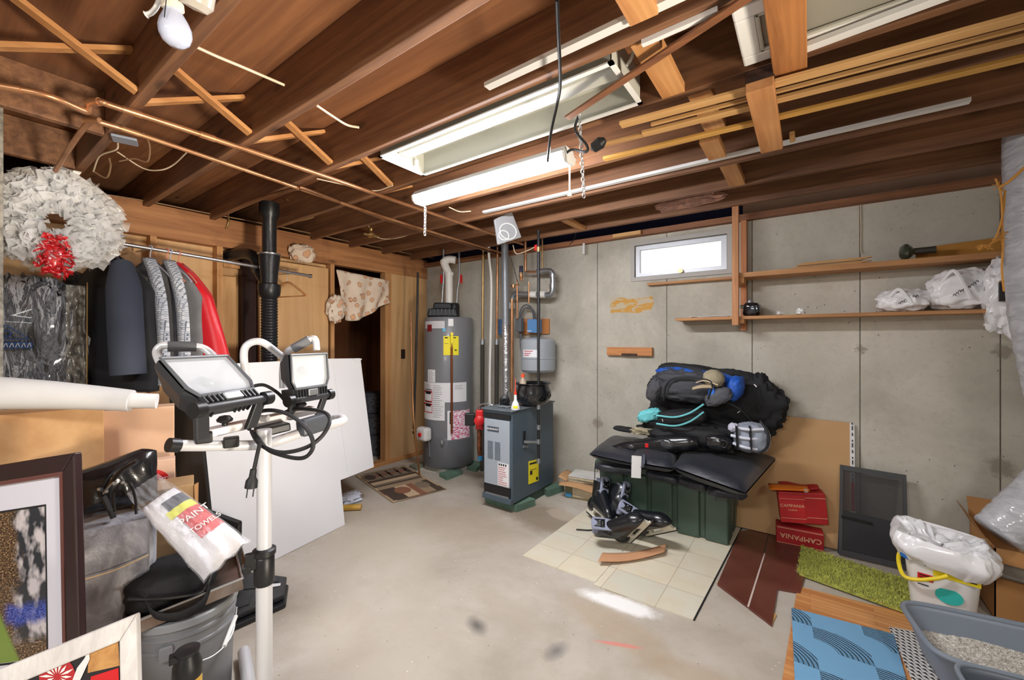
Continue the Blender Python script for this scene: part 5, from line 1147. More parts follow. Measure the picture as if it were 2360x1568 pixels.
# ---------------------------------------------------------------- whitewashed frame in front
wf = thing('whitewashed_frame', 'whitewashed wooden frame with a red flower picture, nearest the camera', 'picture', P(150, 1640, 1.05))
c01, c11, c10, c00 = P(-120, 1592, 0.96), P(314, 1416, 1.08), P(326, 1900, 0.98), None
c00 = c10 + c01 - c11
fn2 = lambda u, v: (c00.lerp(c10, u)).lerp(c01.lerp(c11, u), v)
nf2 = (c10 - c00).cross(c01 - c00).normalized(); nf2 = nf2 if nf2.dot(FW) > 0 else -nf2
quadframe(fn2, 0.105, nf2 * 0.022).build('moulding', wood('whitewashed_wood', (232, 229, 225), (210, 205, 201), 'z', 2.2, knots=False), wf, smooth=0, bevel=0.004)
q2 = lambda u, v, o=0.008: fn2(u, v) + nf2 * o
MB().quad(q2(0.09, 0.09), q2(0.91, 0.09), q2(0.91, 0.91), q2(0.09, 0.91)).build('picture_ground', mat('charcoal_print', (40, 38, 42), 0.35), wf, smooth=0)
K2 = lambda px, py, o=0.0075: Pl(px, py, c01 + nf2 * o, nf2)
MB().quad(K2(205, 1500), K2(272, 1471), K2(276, 1535), K2(202, 1552)).build('printed_plank', wood('printed_plank', (206, 156, 92), (176, 122, 66), 'x', 1.5), wf, smooth=0)
MB().quad(K2(210, 1560, 0.007), K2(273, 1540, 0.007), K2(276, 1620, 0.007), K2(190, 1640, 0.007)).build('red_corner', M_red, wf, smooth=0)
b = MB(); b.prism([K2(132 + 42 * cos(t * pi / 12), 1560 + 46 * sin(t * pi / 12), 0.0068) for t in range(24)], nf2 * -0.0003); b.build('red_flower', mat('flower_red', (176, 34, 40), 0.5), wf, smooth=0)
b = MB()
for i in range(14):
    a = 2 * pi * i / 14; d = (cos(a), sin(a)); s_ = (-sin(a), cos(a)); L_ = 34 + 8 * (i % 2)
    b.prism([K2(132 + 8 * d[0], 1560 + 8 * d[1], 0.0062), K2(132 + L_ * 0.6 * d[0] + 4 * s_[0], 1560 + L_ * 0.6 * d[1] + 4 * s_[1], 0.0062), K2(132 + L_ * d[0], 1560 + L_ * d[1], 0.0062), K2(132 + L_ * 0.6 * d[0] - 2 * s_[0], 1560 + L_ * 0.6 * d[1] - 2 * s_[1], 0.0062)], nf2 * -0.0004)
b.build('white_petals', M_wtext, wf, smooth=0)
b = MB(); b.prism([K2(205, 1497, 0.006), K2(207, 1520, 0.006), K2(185, 1568, 0.006), K2(170, 1620, 0.006), K2(155, 1600, 0.006), K2(178, 1540, 0.006), K2(195, 1518, 0.006)], nf2 * -0.0006); b.build('white_ribbon', M_white, wf, smooth=0)
MB().prism([q2(0.03, 0.03, 0.014), q2(0.97, 0.03, 0.014), q2(0.97, 0.97, 0.014), q2(0.03, 0.97, 0.014)], nf2 * 0.006).build('backing', M_card, wf, smooth=0)
# ---------------------------------------------------------------- fleece blanket over a crate
bc = P(258, 1200, 1.55)
M = face_cam((bc.x, bc.y, 0))
bk = thing('fleece_blanket', 'grey fleece blanket folded tall beside the bucket, behind the dark picture frame', 'blanket', (bc.x, bc.y, 0))
w2 = 75 / 960 * 1.55; zt2 = zof(1196, 1.5)
b = MB(M)
def fl(u, v):
    a = 2 * pi * u; sg = lambda x, e: math.copysign(abs(x) ** e, x)
    if v < 0.12: s_ = sqrt(1 - (1 - v / 0.12) ** 2); z = zt2 - 0.03 * (1 - v / 0.12) ** 0 + 0.03 * (s_ - 1) * 0 + 0.02 * (1 - s_)
    else: s_ = 1.0; z = zt2 - (zt2 - 0.003) * (v - 0.12) / 0.88
    f = 1 + 0.09 * sin(a * 5 + 3 * v) * (0.4 + 0.6 * v) + 0.06 * noise.noise(V((cos(a) * 2, sin(a) * 2, v * 3)))
    return V((w2 * s_ * sg(cos(a), 0.5) * f, 0.11 * s_ * sg(sin(a), 0.5) * f - 0.03 * (1 - v) * (noise.noise(V((u * 9, v * 2.5, 5)))), z))
b.grid(fl, 90, 60, closed_u=True)
def m_fleece():
    k = NT('grey_fleece'); n = k.noise(9, 4, k.map((1, 1, 0.6)), 0.6, 0.8); n2 = k.noise(120, 3)
    c = k.ramp(n, [(0.32, (100, 100, 108)), (0.5, (136, 137, 146)), (0.68, (184, 185, 192))]); k.col(c); k.set(Roughness=0.95, Sheen_Weight=0.5); k.bump(k.math('ADD', k.math('MULTIPLY', n, 0.6), n2), 0.5, 0.006); return k.m
b.build('folded_fleece', m_fleece(), bk, smooth=80)
b = MB(M); b.tube(spline([V((-w2 * 1.03, -0.118, zof(1306, 1.5))), V((0, -0.135, zof(1300, 1.5))), V((w2 * 0.8, -0.128, zof(1287, 1.5)))]), 0.0025, 6); b.build('hem_seam', mat('hem_tan', (206, 180, 140), 0.8), bk)
# black shoulder bag on top
q = P(258, 1140, 1.58); M = face_cam(q, 0, 0.0)
sb = thing('shoulder_bag', 'glossy black leather shoulder bag slumped on top of the grey blanket', 'bag', V((q.x, q.y, zt2)))
M_leath = mat('black_leather', (20, 20, 23), 0.25, coat=0.5, bump=0.25, bs=24)
b = MB(M)
def bagf(u, v):
    x = -0.13 + 0.26 * u; top = 0.05 + 0.075 * (u ** 1.2) * (1 if u < 0.8 else (1 - (u - 0.8) * 2.2)); th = 0.055 * sin(pi * min(1, max(0.0, u * 1.0 + 0.02))) ** 0.5 + 0.012
    a = 2 * pi * v; z = (0.5 + 0.5 * sin(a)); y = cos(a) * th
    zz_ = zt2 - q.z + 0.004 + (top + 0.105) * z
    return V((x + 0.012 * noise.noise(V((u * 4, v * 6, 1))), y * (1 + 0.35 * noise.noise(V((u * 5, v * 5, 8)))), zz_))
b.grid(lambda u, v: bagf(v, u), 40, 36, closed_u=True); b.build('body', M_leath, sb, smooth=70)
Lb = lambda px, py, dt=-0.07: P(px, py, 1.58 + dt)
MB().tube(spline([Lb(316, 1063), Lb(285, 1082), Lb(262, 1105), Lb(240, 1140)]), [0.008] * 19, 8).build('top_piping', M_leath, sb)
MB().beam(Lb(230, 1125), Lb(262, 1195), 0.02, 0.006).build('strap', M_leath, sb, smooth=0, bevel=0.002)
b = MB(); b.tube(spline([Lb(238, 1138, -0.078), Lb(255, 1118, -0.078), Lb(270, 1108, -0.078)]), 0.004, 6); b.build('zip', M_steel, sb)
for px, py in ((245, 1133), (262, 1114), (283, 1112), (228, 1128)): MB().lathe([(0, -0.006), (0.006, -0.004), (0.006, 0.004), (0, 0.006)], Lb(px, py, -0.085), 10).build('stud', M_steel, sb)
MB().tube(spline([Lb(265, 1180), Lb(262, 1140), Lb(280, 1112), Lb(300, 1115), Lb(312, 1150), Lb(314, 1185)]), 0.0045, 8).build('pocket_edge', M_leath, sb)
# ---------------------------------------------------------------- bucket, tray, camera bag, towels
BT = 1.62; bc = P(428, 784, BT); bc.z = 0
pl = thing('plastic_bucket', 'large grey plastic bucket with a rimmed lid and wire handle', 'bucket', bc)
M_pail = mat('grey_pail', (126, 128, 132), 0.35, var=0.05)
rim = 0.166; zr = 0.395
MB().lathe([(0, 0.0), (0.142, 0.0), (0.148, 0.01), (0.158, zr - 0.11), (0.163, zr - 0.105), (0.163, zr - 0.095), (0.159, zr - 0.092), (0.160, zr - 0.065), (0.166, zr - 0.06), (0.166, zr - 0.05), (0.161, zr - 0.046), (0.162, zr - 0.02)], bc, 48).build('pail', M_pail, pl)
MB().lathe([(0.165, zr - 0.028), (0.172, zr - 0.024), (0.173, zr - 0.002), (0.168, zr + 0.003), (0.15, zr + 0.002), (0.145, zr - 0.006), (0, zr - 0.004)], bc, 48).build('lid', mat('lid_grey', (140, 143, 147), 0.3), pl)
MF = face_cam(bc)
e0, e1 = MF @ V((-0.055, -0.155, zr - 0.1)), MF @ V((0.165, -0.02, zr - 0.09))
b = MB(MF); b.box(-0.075, -0.035, -0.166, -0.15, zr - 0.125, zr - 0.07); b.build('handle_lug', M_pail, pl, smooth=0, bevel=0.006)
hp = spline([e0, MF @ V((0.0, -0.19, zr - 0.135)), MF @ V((0.08, -0.185, zr - 0.15)), MF @ V((0.14, -0.13, zr - 0.13)), e1])
MB().tube(hp, 0.0028, 8).build('wire_handle', M_steel, pl)
MB().tube([hp[15], hp[22]], 0.008, 10).build('hand_grip', M_white, pl)
MT = MF @ Matrix.Translation((0.0, 0.0, zr + 0.02)) @ Matrix.Rotation(-0.13, 4, 'Y') @ Matrix.Rotation(0.0, 4, 'X')
tr = thing('metal_tray', 'shiny rectangular metal tray tilted on the bucket lid', 'tray', MF @ V((0, 0, zr)))
b = MB(MT); b.box(-0.16, 0.175, -0.15, 0.14, 0.0, 0.003); 
for a in ((-0.16, 0.175, -0.153, -0.15), (-0.16, 0.175, 0.14, 0.143), (-0.163, -0.16, -0.153, 0.143), (0.175, 0.178, -0.153, 0.143)): b.box(a[0], a[1], a[2], a[3], 0.0, 0.045)
b.build('pan', mat('tarnished_steel', (176, 168, 160), 0.22, 0.9, c2=(120, 96, 82), vs=5), tr, smooth=0)
b = MB(MT); R4 = [V((-0.165, -0.156, 0.045)), V((0.18, -0.156, 0.045)), V((0.18, 0.146, 0.045)), V((-0.165, 0.146, 0.045))]; b.tube(R4, 0.005, 8, closed=True); b.build('rolled_rim', M_steel, tr)
cbg = thing('camera_bag', 'soft black camera bag with a strap lying in the metal tray', 'bag', MF @ V((-0.03, 0, zr + 0.03)))
MB(MT).lump((-0.03, -0.0, 0.075), (0.135, 0.125, 0.07), 6, 0.1, 2, 0.65, 40, 24, ridge=0.08, flat=0.95).build('body', M_blackcl, cbg, smooth=70)
MB(MT).tube(spline([V((-0.14, -0.13, 0.12)), V((-0.08, -0.155, 0.10)), V((0.0, -0.16, 0.07)), V((0.06, -0.15, 0.055)), V((0.09, -0.14, 0.1))]), 0.006, 8).build('piping', M_black, cbg)
b = MB(MT); sp_ = spline([V((-0.1, -0.145, 0.12)), V((-0.08, -0.165, 0.05)), V((-0.02, -0.175, 0.015)), V((0.05, -0.17, 0.02)), V((0.08, -0.165, 0.07))])
b.grid(lambda u, v: sp_[int(v * (len(sp_) - 1))] + V((0.0, -0.002, (u - 0.5) * 0.03)), 2, 20); b.build('web_strap', M_blackcl, cbg, solid=0.003)
# white towel pack in clear film
tw = thing('towel_pack', 'clear film pack of white towels with a red and yellow printed label', 'towel pack', MF @ V((0.03, 0, zr + 0.15)))
tc = P(442, 1218, 1.56)
tdir = (P(540, 1302, 1.53) - P(345, 1130, 1.60)).normalized(); ttow = -(tc - ORG).normalized() + V((0, 0, 0.35)); tside = tdir.cross(ttow).normalized(); ttow = tside.cross(tdir).normalized()
if tside.z < 0: tside = -tside
if ttow.dot(FW) > 0: ttow = -ttow
def tp(u, v, o=0.0, sgn=1):
    w = 0.085 * (0.84 + 0.16 * u) * (1 + 0.05 * noise.noise(V((u * 3, v * 2, 4))))
    bulge = (max(0, 1 - abs(u) ** 4) * max(0, 1 - abs(v) ** 3.5)) ** 0.5
    fold = 0.010 * sin(v * 9 + u * 2) * max(0.0, u + 0.1) + 0.006 * noise.noise(V((u * 5, v * 5, 7)))
    return tc + tdir * (0.185 * u) + tside * (w * v) + ttow * (sgn * 0.048 * bulge + (fold if sgn > 0 else 0) + o)
b = MB()
for sg_ in (1, -1): b.grid(lambda u, v: tp(-1 + 2 * u, -1 + 2 * v, 0, sg_), 40, 30)
b.build('towels', mat('white_towel', (232, 230, 234), 0.9, bump=0.5, bs=60), tw, smooth=80)
def patch(name, u0, u1, v0, v1, m, o): return MB().grid(lambda u, v: tp(u0 + (u1 - u0) * u, v0 + (v1 - v0) * v, o), 12, 14).build(name, m, tw, smooth=80)
patch('dark_strip', -0.72, -0.45, -0.25, 0.9, mat('strip_dark', (60, 66, 78), 0.4), 0.003)
patch('yellow_strip', -0.46, -0.28, -0.45, 0.93, mat('lime_strip', (222, 222, 40), 0.4), 0.0035)
rl = patch('red_label', -0.28, 0.42, -0.15, 0.95, M_red, 0.003)
for (u_, body, sz) in ((-0.08, 'PAINT', 0.036), (0.22, 'TOWELS', 0.028)):
    text('label_lettering', body, sz, basis(tp(u_, 0.38, 0.011), tp(u_, 0.6, 0) - tp(u_, 0.2, 0), -tdir), M_wtext, rl)
b = MB(); b.grid(lambda u, v: tp(-1.45 + 2.5 * u, -1.06 + 2.12 * v, 0.010 + 0.008 * noise.noise(V((u * 8, v * 9, 3)))) if True else None, 50, 36); b.build('clear_film', mat('clear_film', (240, 241, 245), 0.06, alpha=0.2, coat=1.0, bump=1.0, bs=16), tw, smooth=80)
# spray can
c = P(432, 1600, 1.16); c.z = zof(1800, 1.16)
c = P(432, 784, 1.16); c.z = 0.0
sc_ = thing('spray_can', 'black-capped spray can with a yellow printed label in front of the bucket', 'spray can', c)
zc0 = zof(1497, 1.16)
rr = 0.0335
MB().lathe([(0, zc0 - 0.265), (rr, zc0 - 0.262), (rr, zc0 - 0.085), (0.029, zc0 - 0.07)], c, 28).build('can', mat('spray_label', (226, 186, 70), 0.35), sc_)
MB().lathe([(rr, zc0 - 0.075), (rr + 0.0015, zc0 - 0.07), (rr, zc0 - 0.04), (0.026, zc0 - 0.018), (0.024, zc0 - 0.012), (0.029, zc0 - 0.008), (0.029, zc0), (0, zc0 + 0.002)], c, 28).build('cap', M_black, sc_)
Mf = face_cam((c.x, c.y, zc0)); MB(Mf).box(-0.04, -0.018, -0.015, 0.015, -0.022, -0.004).build('trigger', M_black, sc_, smooth=0, bevel=0.003)
b = MB(Mf)
for r0 in range(3):
    for i in range(6): x = -0.024 + i * 0.009; b.prism([V((x, -sqrt(rr * rr - x * x) - 0.001, -0.098 - r0 * 0.016)), V((x + 0.006, -sqrt(rr * rr - (x + .006) ** 2) - 0.001, -0.098 - r0 * 0.016)), V((x + 0.006, -sqrt(rr * rr - (x + .006) ** 2) - 0.001, -0.088 - r0 * 0.016)), V((x, -sqrt(rr * rr - x * x) - 0.001, -0.088 - r0 * 0.016))], (0, -0.0008, 0))
b.build('label_print', M_ink, sc_, smooth=0)
o = upright('box_stand', P(395, 784, 1.14), P(465, 784, 1.14), 0, zc0 - 0.266, 0.1, M_card2); tag(o, 'small cardboard box under the spray can', 'box')
# ---------------------------------------------------------------- twin work light on its stand
M_alu2 = mat('satin_tube', (212, 213, 217), 0.35, 0.2)
M_head = mat('charcoal_casting', (44, 46, 50), 0.45)
PT = 1.27; pc = P(609, 784, PT); pc.z = 0
st = thing('work_light', 'twin-headed work light on a white stand with a coiled black cord', 'work light', pc)
ztop = zof(990, PT)
MB().tube([V((pc.x, pc.y, 0.03)), V((pc.x, pc.y, zof(1300, PT)))], 0.0225, 20).build('lower_pole', M_alu2, st)
MB().tube([V((pc.x, pc.y, zof(1310, PT))), V((pc.x, pc.y, ztop))], 0.0205, 20).build('upper_pole', M_alu2, st)
zcl = zof(1300, PT)
MB().lathe([(0.026, zcl - 0.06), (0.028, zcl - 0.055), (0.028, zcl + 0.02), (0.025, zcl + 0.025), (0.032, zcl + 0.03), (0.032, zcl + 0.045), (0.024, zcl + 0.05)], pc, 20).build('height_clamp', M_black, st)
Mp = face_cam(pc); b = MB(Mp); b.box(-0.05, -0.02, -0.018, 0.0, zcl - 0.005, zcl + 0.045); b.tube([V((-0.045, -0.02, zcl + 0.0)), V((-0.045, 0.012, zcl + 0.0))], 0.013, 12); b.build('clamp_lever', M_black, st, smooth=40, bevel=0.003)
f0, f1 = Zp(562, 1502, 0.028), V((pc.x, pc.y, 0.03))
MB().tube([f0, f1 + (f1 - f0) * 0.0], 0.024, 18).build('leg', M_alu2, st)
d_ = (f1 - f0).normalized(); pp_ = V((-d_.y, d_.x, 0))
for s_ in (-1, 1): MB().tube([f1 + pp_ * s_ * 0.55 + V((0, 0, 0)), f1], 0.022, 14).build('leg', M_alu2, st)
MB().tube([f1 + d_ * 0.5, f1], 0.022, 14).build('leg', M_alu2, st)
tb = lambda px, t: 1.13 + (px - 400) / 390 * 0.36
T = lambda px, py, dt=0.0: P(px, py, tb(px, 0) + dt)
MB().tube(spline([T(398, 1027), T(480, 1028), T(570, 1027, 0.0), T(612, 1024, -0.02), T(650, 1013, -0.04), T(720, 990, -0.02), T(775, 976, 0.02), T(791, 970, 0.06), T(786, 964, 0.12), T(768, 964, 0.14)], 8), 0.0155, 16).build('carry_bar', M_alu2, st)
MB().tube([T(388, 1026), T(412, 1027)], 0.019, 16).build('bar_end_cap', M_black, st)
a, c = T(452, 1004, 0.04), T(722, 944, 0.05)
MB().beam(a, c, 0.05, 0.024).build('cross_plate', mat('white_plate', (216, 212, 212), 0.4), st, smooth=0, bevel=0.003)
for px, py in ((470, 1012), (533, 1022)): 
    p = T(px, py, -0.015); MB(face_cam(p)).box(-0.02, 0.02, -0.012, 0.02, -0.012, 0.018).build('plastic_clip', M_black, st, smooth=0, bevel=0.004)
p = T(628, 990, -0.01); MB(basis(p, (c - a), UP)).box(-0.045, 0.045, -0.012, 0.014, -0.03, 0.03).build('switch_clip', M_black, st, smooth=0, bevel=0.005)
p = T(602, 1000, -0.03); MB(face_cam(p)).box(-0.012, 0.01, -0.01, 0.01, -0.006, 0.006).build('red_switch', M_red, st, smooth=0, bevel=0.003)
p = T(598, 965, 0.02); MB().tube([p + RT * -0.025, p + RT * 0.028 + V((0, 0, 0.0))], 0.011, 14).build('bar_stub', M_alu2, st)
p0, p1 = T(690, 1002, -0.05), T(752, 982, -0.02); MB().beam(p0 + V((0, 0, 0.018)), p1 + V((0, 0, 0.018)), 0.045, 0.055).build('junction_case', mat('slate_case', (70, 74, 82), 0.45), st, smooth=0, bevel=0.01)
for px, py in ((518, 985), (691, 948)):
    p = T(px, py, 0.03); b = MB(); b.lathe([(0.007, -0.01), (0.008, 0.012), (0.02, 0.018), (0.022, 0.024), (0.014, 0.034), (0, 0.037)], p, 18); b.build('mounting_knob', M_black, st)
def head(c, M, w, h, d, tag_):
    "halogen head in local frame: lens faces -y"
    hd = MB(M).prism([V((-w * 0.46, d, -h * 0.4)), V((w * 0.46, d, -h * 0.4)), V((w * 0.46, d, h * 0.42)), V((-w * 0.46, d, h * 0.42))], (0, 0.0, 0)) if 0 else None
    b = MB(M); i0 = len(b.vs)
    rings = [(-0.0, 1.0), (0.02, 1.0), (d * 0.75, 0.72), (d, 0.6)]
    def oct_(k): cw_, ch_ = w / 2 * k, h / 2 * k; q = 0.22; return [(-cw_ + q * w * k * .35, -ch_), (cw_ - q * w * k * .35, -ch_), (cw_, -ch_ + q * h * k), (cw_, ch_ - 0.0), (-cw_, ch_ - 0.0), (-cw_, -ch_ + q * h * k)]
    for y, k in rings:
        for x, z in oct_(k): b.v((x, y, z))
    for r_ in range(len(rings) - 1):
        for j in range(6): b.f((i0 + r_ * 6 + j, i0 + r_ * 6 + (j + 1) % 6, i0 + (r_ + 1) * 6 + (j + 1) % 6, i0 + (r_ + 1) * 6 + j))
    b.f([i0 + 18 + j for j in range(6)])
    hd = b.build('lamp_head', M_head, st, smooth=0, bevel=0.004, label=tag_)
    b = MB(M); o8 = oct_(0.93); b.prism([V((x, -0.006, z)) for x, z in o8], (0, 0.005, 0)); b.build('glass_lens', mat('lamp_glass', (226, 232, 238), 0.05, alpha=0.35, coat=1.0), hd, smooth=0)
    b = MB(M); o9 = oct_(0.88); ap = V((0, 0.045, 0.0)); pts_ = [V((x, 0.0015, z)) for x, z in o9]
    o5 = [V((x * 0.22, 0.045, z * 0.22)) for x, z in o9]
    for j in range(6): b.quad(pts_[j], pts_[(j + 1) % 6], o5[(j + 1) % 6], o5[j])
    b.f([b.v(p) for p in o5]); b.build('reflector', mat('reflector', (226, 230, 236), 0.3, 0.3), hd, smooth=0)
    MB(M).lathe([(0, 0), (0.013, 0.0), (0.016, 0.008), (0, 0.011)], (0.0, 0.028, 0), 16, M=Matrix.Rotation(pi / 2, 4, 'X')).build('bulb', mat('bulb_glass', (160, 166, 170), 0.1), hd)
    b = MB(M); b.tube([V((x, -0.008, z)) for x, z in oct_(0.97)], 0.0045, 8, closed=True); b.build('bezel', mat('bezel_grey', (90, 94, 100), 0.35), hd)
    b = MB(M)
    for i in range(12):
        if 4 <= i <= 7: continue
        x = -w * 0.4 + i * w * 0.8 / 11; b.box(x - 0.002, x + 0.002, -0.012, 0.05, -h / 2 - 0.026, -h / 2)
    b.box(-w * 0.44, w * 0.44, 0.0, 0.05, -h / 2 - 0.02, -h / 2 + 0.002); b.build('heat_fins', M_head, hd, smooth=0)
    MB(M).box(-w * 0.13, w * 0.13, -0.016, -0.008, -h / 2 - 0.026, -h / 2 - 0.004).build('maker_plate', M_galv, hd, smooth=0, bevel=0.002)
    zb_ = -h / 2 - 0.034
    MB(M).tube([V((-w * 0.52, 0.0, zb_)), V((w * 0.5, 0.0, zb_))], 0.012, 14).build('hinge_bar', M_head, st)
    for s_ in (-1, 1):
        MB(M).tube([V((s_ * w * 0.60, 0.0, zb_)), V((s_ * w * 0.47, 0.0, zb_))], 0.0195, 16).build('hinge_knob', M_black, st)
    return zb_
def yoke(M, w, zb_, drop, wl):
    for s_ in (-1, 1):
        b = MB(M); b.prism([V((s_ * w * 0.45 - wl / 2, 0.0, zb_)), V((s_ * w * 0.45 + wl / 2, 0.0, zb_)), V((s_ * w * 0.36 + wl / 2, 0.02, zb_ - drop)), V((s_ * w * 0.36 - wl / 2, 0.02, zb_ - drop))], (0, 0.014, 0)); b.build('yoke_arm', M_head, st, smooth=0, bevel=0.003)
# left head
c1 = P(486, 868, 1.13); M1 = face_cam(c1, 0, 0.72) @ Matrix.Rotation(-0.85, 4, 'X')
zb1 = head(c1, M1, 0.195, 0.145, 0.085, 'larger lamp head tilted upward')
M1y = face_cam(M1 @ V((0, 0, zb1)), 0.0, 0.72); yoke(M1y, 0.195, 0.0, 0.082, 0.034)
hb = [P(456, 905, 1.20), P(378, 850, 1.19), P(360, 815, 1.19), P(370, 797, 1.19), P(395, 796, 1.19), P(440, 797, 1.22), P(465, 802, 1.24), P(486, 815, 1.26), P(496, 828, 1.26)]
MB().tube(spline([P(412, 905, 1.13), P(378, 850, 1.15), P(362, 815, 1.17), P(372, 798, 1.18), P(395, 796, 1.19), P(440, 798, 1.22), P(470, 804, 1.24), P(492, 822, 1.24), P(500, 835, 1.22)], 6), 0.011, 14).build('carry_handle', M_alu2, st)
MB().tube([P(386, 799, 1.185), P(452, 799, 1.228)], 0.015, 16).build('handle_grip', mat('grip_grey', (74, 76, 80), 0.6), st)
# right head
c2 = P(712, 855, 1.45); M2 = face_cam(c2, 0, 0.8) @ Matrix.Rotation(-0.08, 4, 'X')
zb2 = head(c2, M2, 0.165, 0.118, 0.075, 'smaller lamp head turned aside')
yoke(face_cam(M2 @ V((0, 0, zb2)), 0.0, 0.7), 0.15, 0.0, 0.07, 0.024)
MB().tube(spline([P(568, 872, 1.4), P(562, 825, 1.4), P(566, 800, 1.4), P(585, 788, 1.41), P(610, 792, 1.43), P(650, 822, 1.5), P(660, 828, 1.52)], 6), 0.012, 14).build('carry_handle', M_alu2, st)
MB().tube(spline([P(652, 895, 1.52), P(652, 850, 1.53), P(662, 812, 1.53), P(690, 795, 1.53), P(716, 782, 1.54), P(727, 784, 1.54), P(730, 808, 1.54)], 6), 0.012, 14).build('carry_handle', M_alu2, st)
MB().tube([P(676, 804, 1.53), P(714, 783, 1.54)], 0.017, 16).build('handle_grip', mat('grip_pale', (112, 114, 118), 0.6), st)
MB().tube(spline([P(574, 897, 1.3), P(590, 889, 1.32), P(612, 889, 1.36), P(640, 906, 1.42), P(655, 922, 1.46)]), 0.0055, 8).build('lamp_cord', M_rubber, st)
cc = [P(574, 990, 1.28), P(590, 955, 1.25), P(625, 946, 1.22), P(670, 958, 1.2), P(708, 990, 1.18), P(722, 1024, 1.17), P(712, 1048, 1.17), P(690, 1057, 1.18), P(650, 1050, 1.2), P(615, 1035, 1.22), P(590, 1005, 1.25), P(580, 995, 1.27), P(600, 1025, 1.22), P(645, 1043, 1.19), P(700, 1034, 1.18), P(740, 1008, 1.2), P(760, 972, 1.24), P(750, 952, 1.3), P(715, 944, 1.36), P(670, 945, 1.4), P(640, 962, 1.4), P(630, 972, 1.38)]
MB().tube(spline(cc, 7), 0.0058, 8).build('coiled_cord', M_rubber, st)
MB().tube(spline([P(600, 1018, 1.2), P(592, 1052, 1.18), P(584, 1090, 1.17)]), 0.0055, 8).build('hanging_cord', M_rubber, st)
p = P(580, 1112, 1.17); Mq = face_cam(p) @ Matrix.Rotation(0.12, 4, 'Y'); b = MB(Mq)
b.lathe([(0.0, 0.04), (0.008, 0.036), (0.009, 0.015), (0.015, 0.005), (0.016, -0.015), (0.0, -0.02)], (0, 0, 0), 14); pg = b.build('plug', M_rubber, st)
b = MB(Mq); b.box(-0.009, -0.006, -0.003, 0.003, -0.042, -0.018); b.box(0.006, 0.009, -0.003, 0.003, -0.040, -0.018); b.build('prongs', M_ink, pg, smooth=0)
# ================================================================ SHELVES AND THINGS ON THE CONCRETE WALL
SY0 = 3.40
def shelf(name, x0, x1, z, label, h=0.025, y0=SY0):
    o = MB().box(x0, x1, y0, 3.60, z - h, z).build(name, M_shelf, smooth=0, bevel=0.002); return tag(o, label, 'shelf', 'wall shelves')
ZS1 = 1.572; ZS2 = 1.885
SH = thing('shelf_unit', 'two long wooden wall shelves hung between tall posts beside the window', 'shelf', (0, 3.5, 1.5))
MB().box(-0.86, 1.9, SY0, 3.60, ZS1 - 0.022, ZS1).build('lower_shelf', M_shelf, SH, smooth=0, bevel=0.002)
MB().box(-0.42, 1.9, SY0, 3.60, ZS2 - 0.034, ZS2).build('upper_shelf', M_shelf, SH, smooth=0, bevel=0.002)
p0, p1 = Yp(1688, 600, SY0 - 0.02), Yp(1703, 600, SY0 - 0.02)
MB().box(p0.x, p1.x, SY0 - 0.045, SY0 - 0.005, Yp(1695, 750, SY0 - 0.02).z, JZ - 0.001).build('front_post', wood('post_wood', (204, 150, 104), (166, 108, 66), 'z'), SH, smooth=0, bevel=0.002)
p0, p1 = Yp(1708, 600, 3.59), Yp(1722, 600, 3.59)
MB().box(p0.x, p1.x, 3.555, 3.6, ZS1 - 0.1, 2.30).build('rear_post', wood('post_wood2', (206, 142, 96), (170, 104, 64), 'z'), SH, smooth=0, bevel=0.002)
MB().box(p0.x - 0.03, p1.x, SY0, 3.6, ZS1 - 0.05, ZS1 - 0.0225).build('bracket', M_joisty, SH, smooth=0, bevel=0.002)
MB().box(p0.x - 0.03, p1.x, SY0, 3.6, ZS2 - 0.075, ZS2 - 0.035).build('bracket', M_joisty, SH, smooth=0, bevel=0.002)
# window ledge board and wall fixings
o = MB().box(-1.13, -0.46, 3.555, 3.609, 1.865, 1.885).build('window_ledge', M_shelf, smooth=0, bevel=0.002); tag(o, 'narrow wooden ledge board fixed under the basement window', 'ledge')
o = MB().box(-1.50, -1.093, 3.57, 3.609, 1.262, 1.335).build('nailer_board', wood('nailer_wood', (204, 142, 86), (168, 104, 56), 'x'), smooth=0, bevel=0.003); tag(o, 'short notched wooden board screwed to the concrete below the glue patch', 'board')
MB().box(-1.36, -1.22, 3.563, 3.571, 1.262, 1.282).build('cleat', M_dkwood, o, smooth=0)
def m_patch():
    k = NT('torn_card_patch'); n = k.noise(16, 4, k.map((0.5, 1, 1.6)), 0.6, 0.5)
    k.col(k.mix(k.step(n, 0.5, 0.53), (196, 148, 74), (186, 172, 146))); k.set(Roughness=0.9); return k.m
pp_ = [Yp(px, py, 3.6085) for px, py in ((1407, 690), (1430, 686), (1470, 688), (1504, 683), (1506, 700), (1500, 715), (1470, 722), (1435, 720), (1408, 722), (1406, 708))]
o = MB().prism(pp_, (0, 0.0015, 0)).build('glue_patch', m_patch(), smooth=0); tag(o, 'torn ochre cardboard and glue patch stuck on the concrete', 'patch')
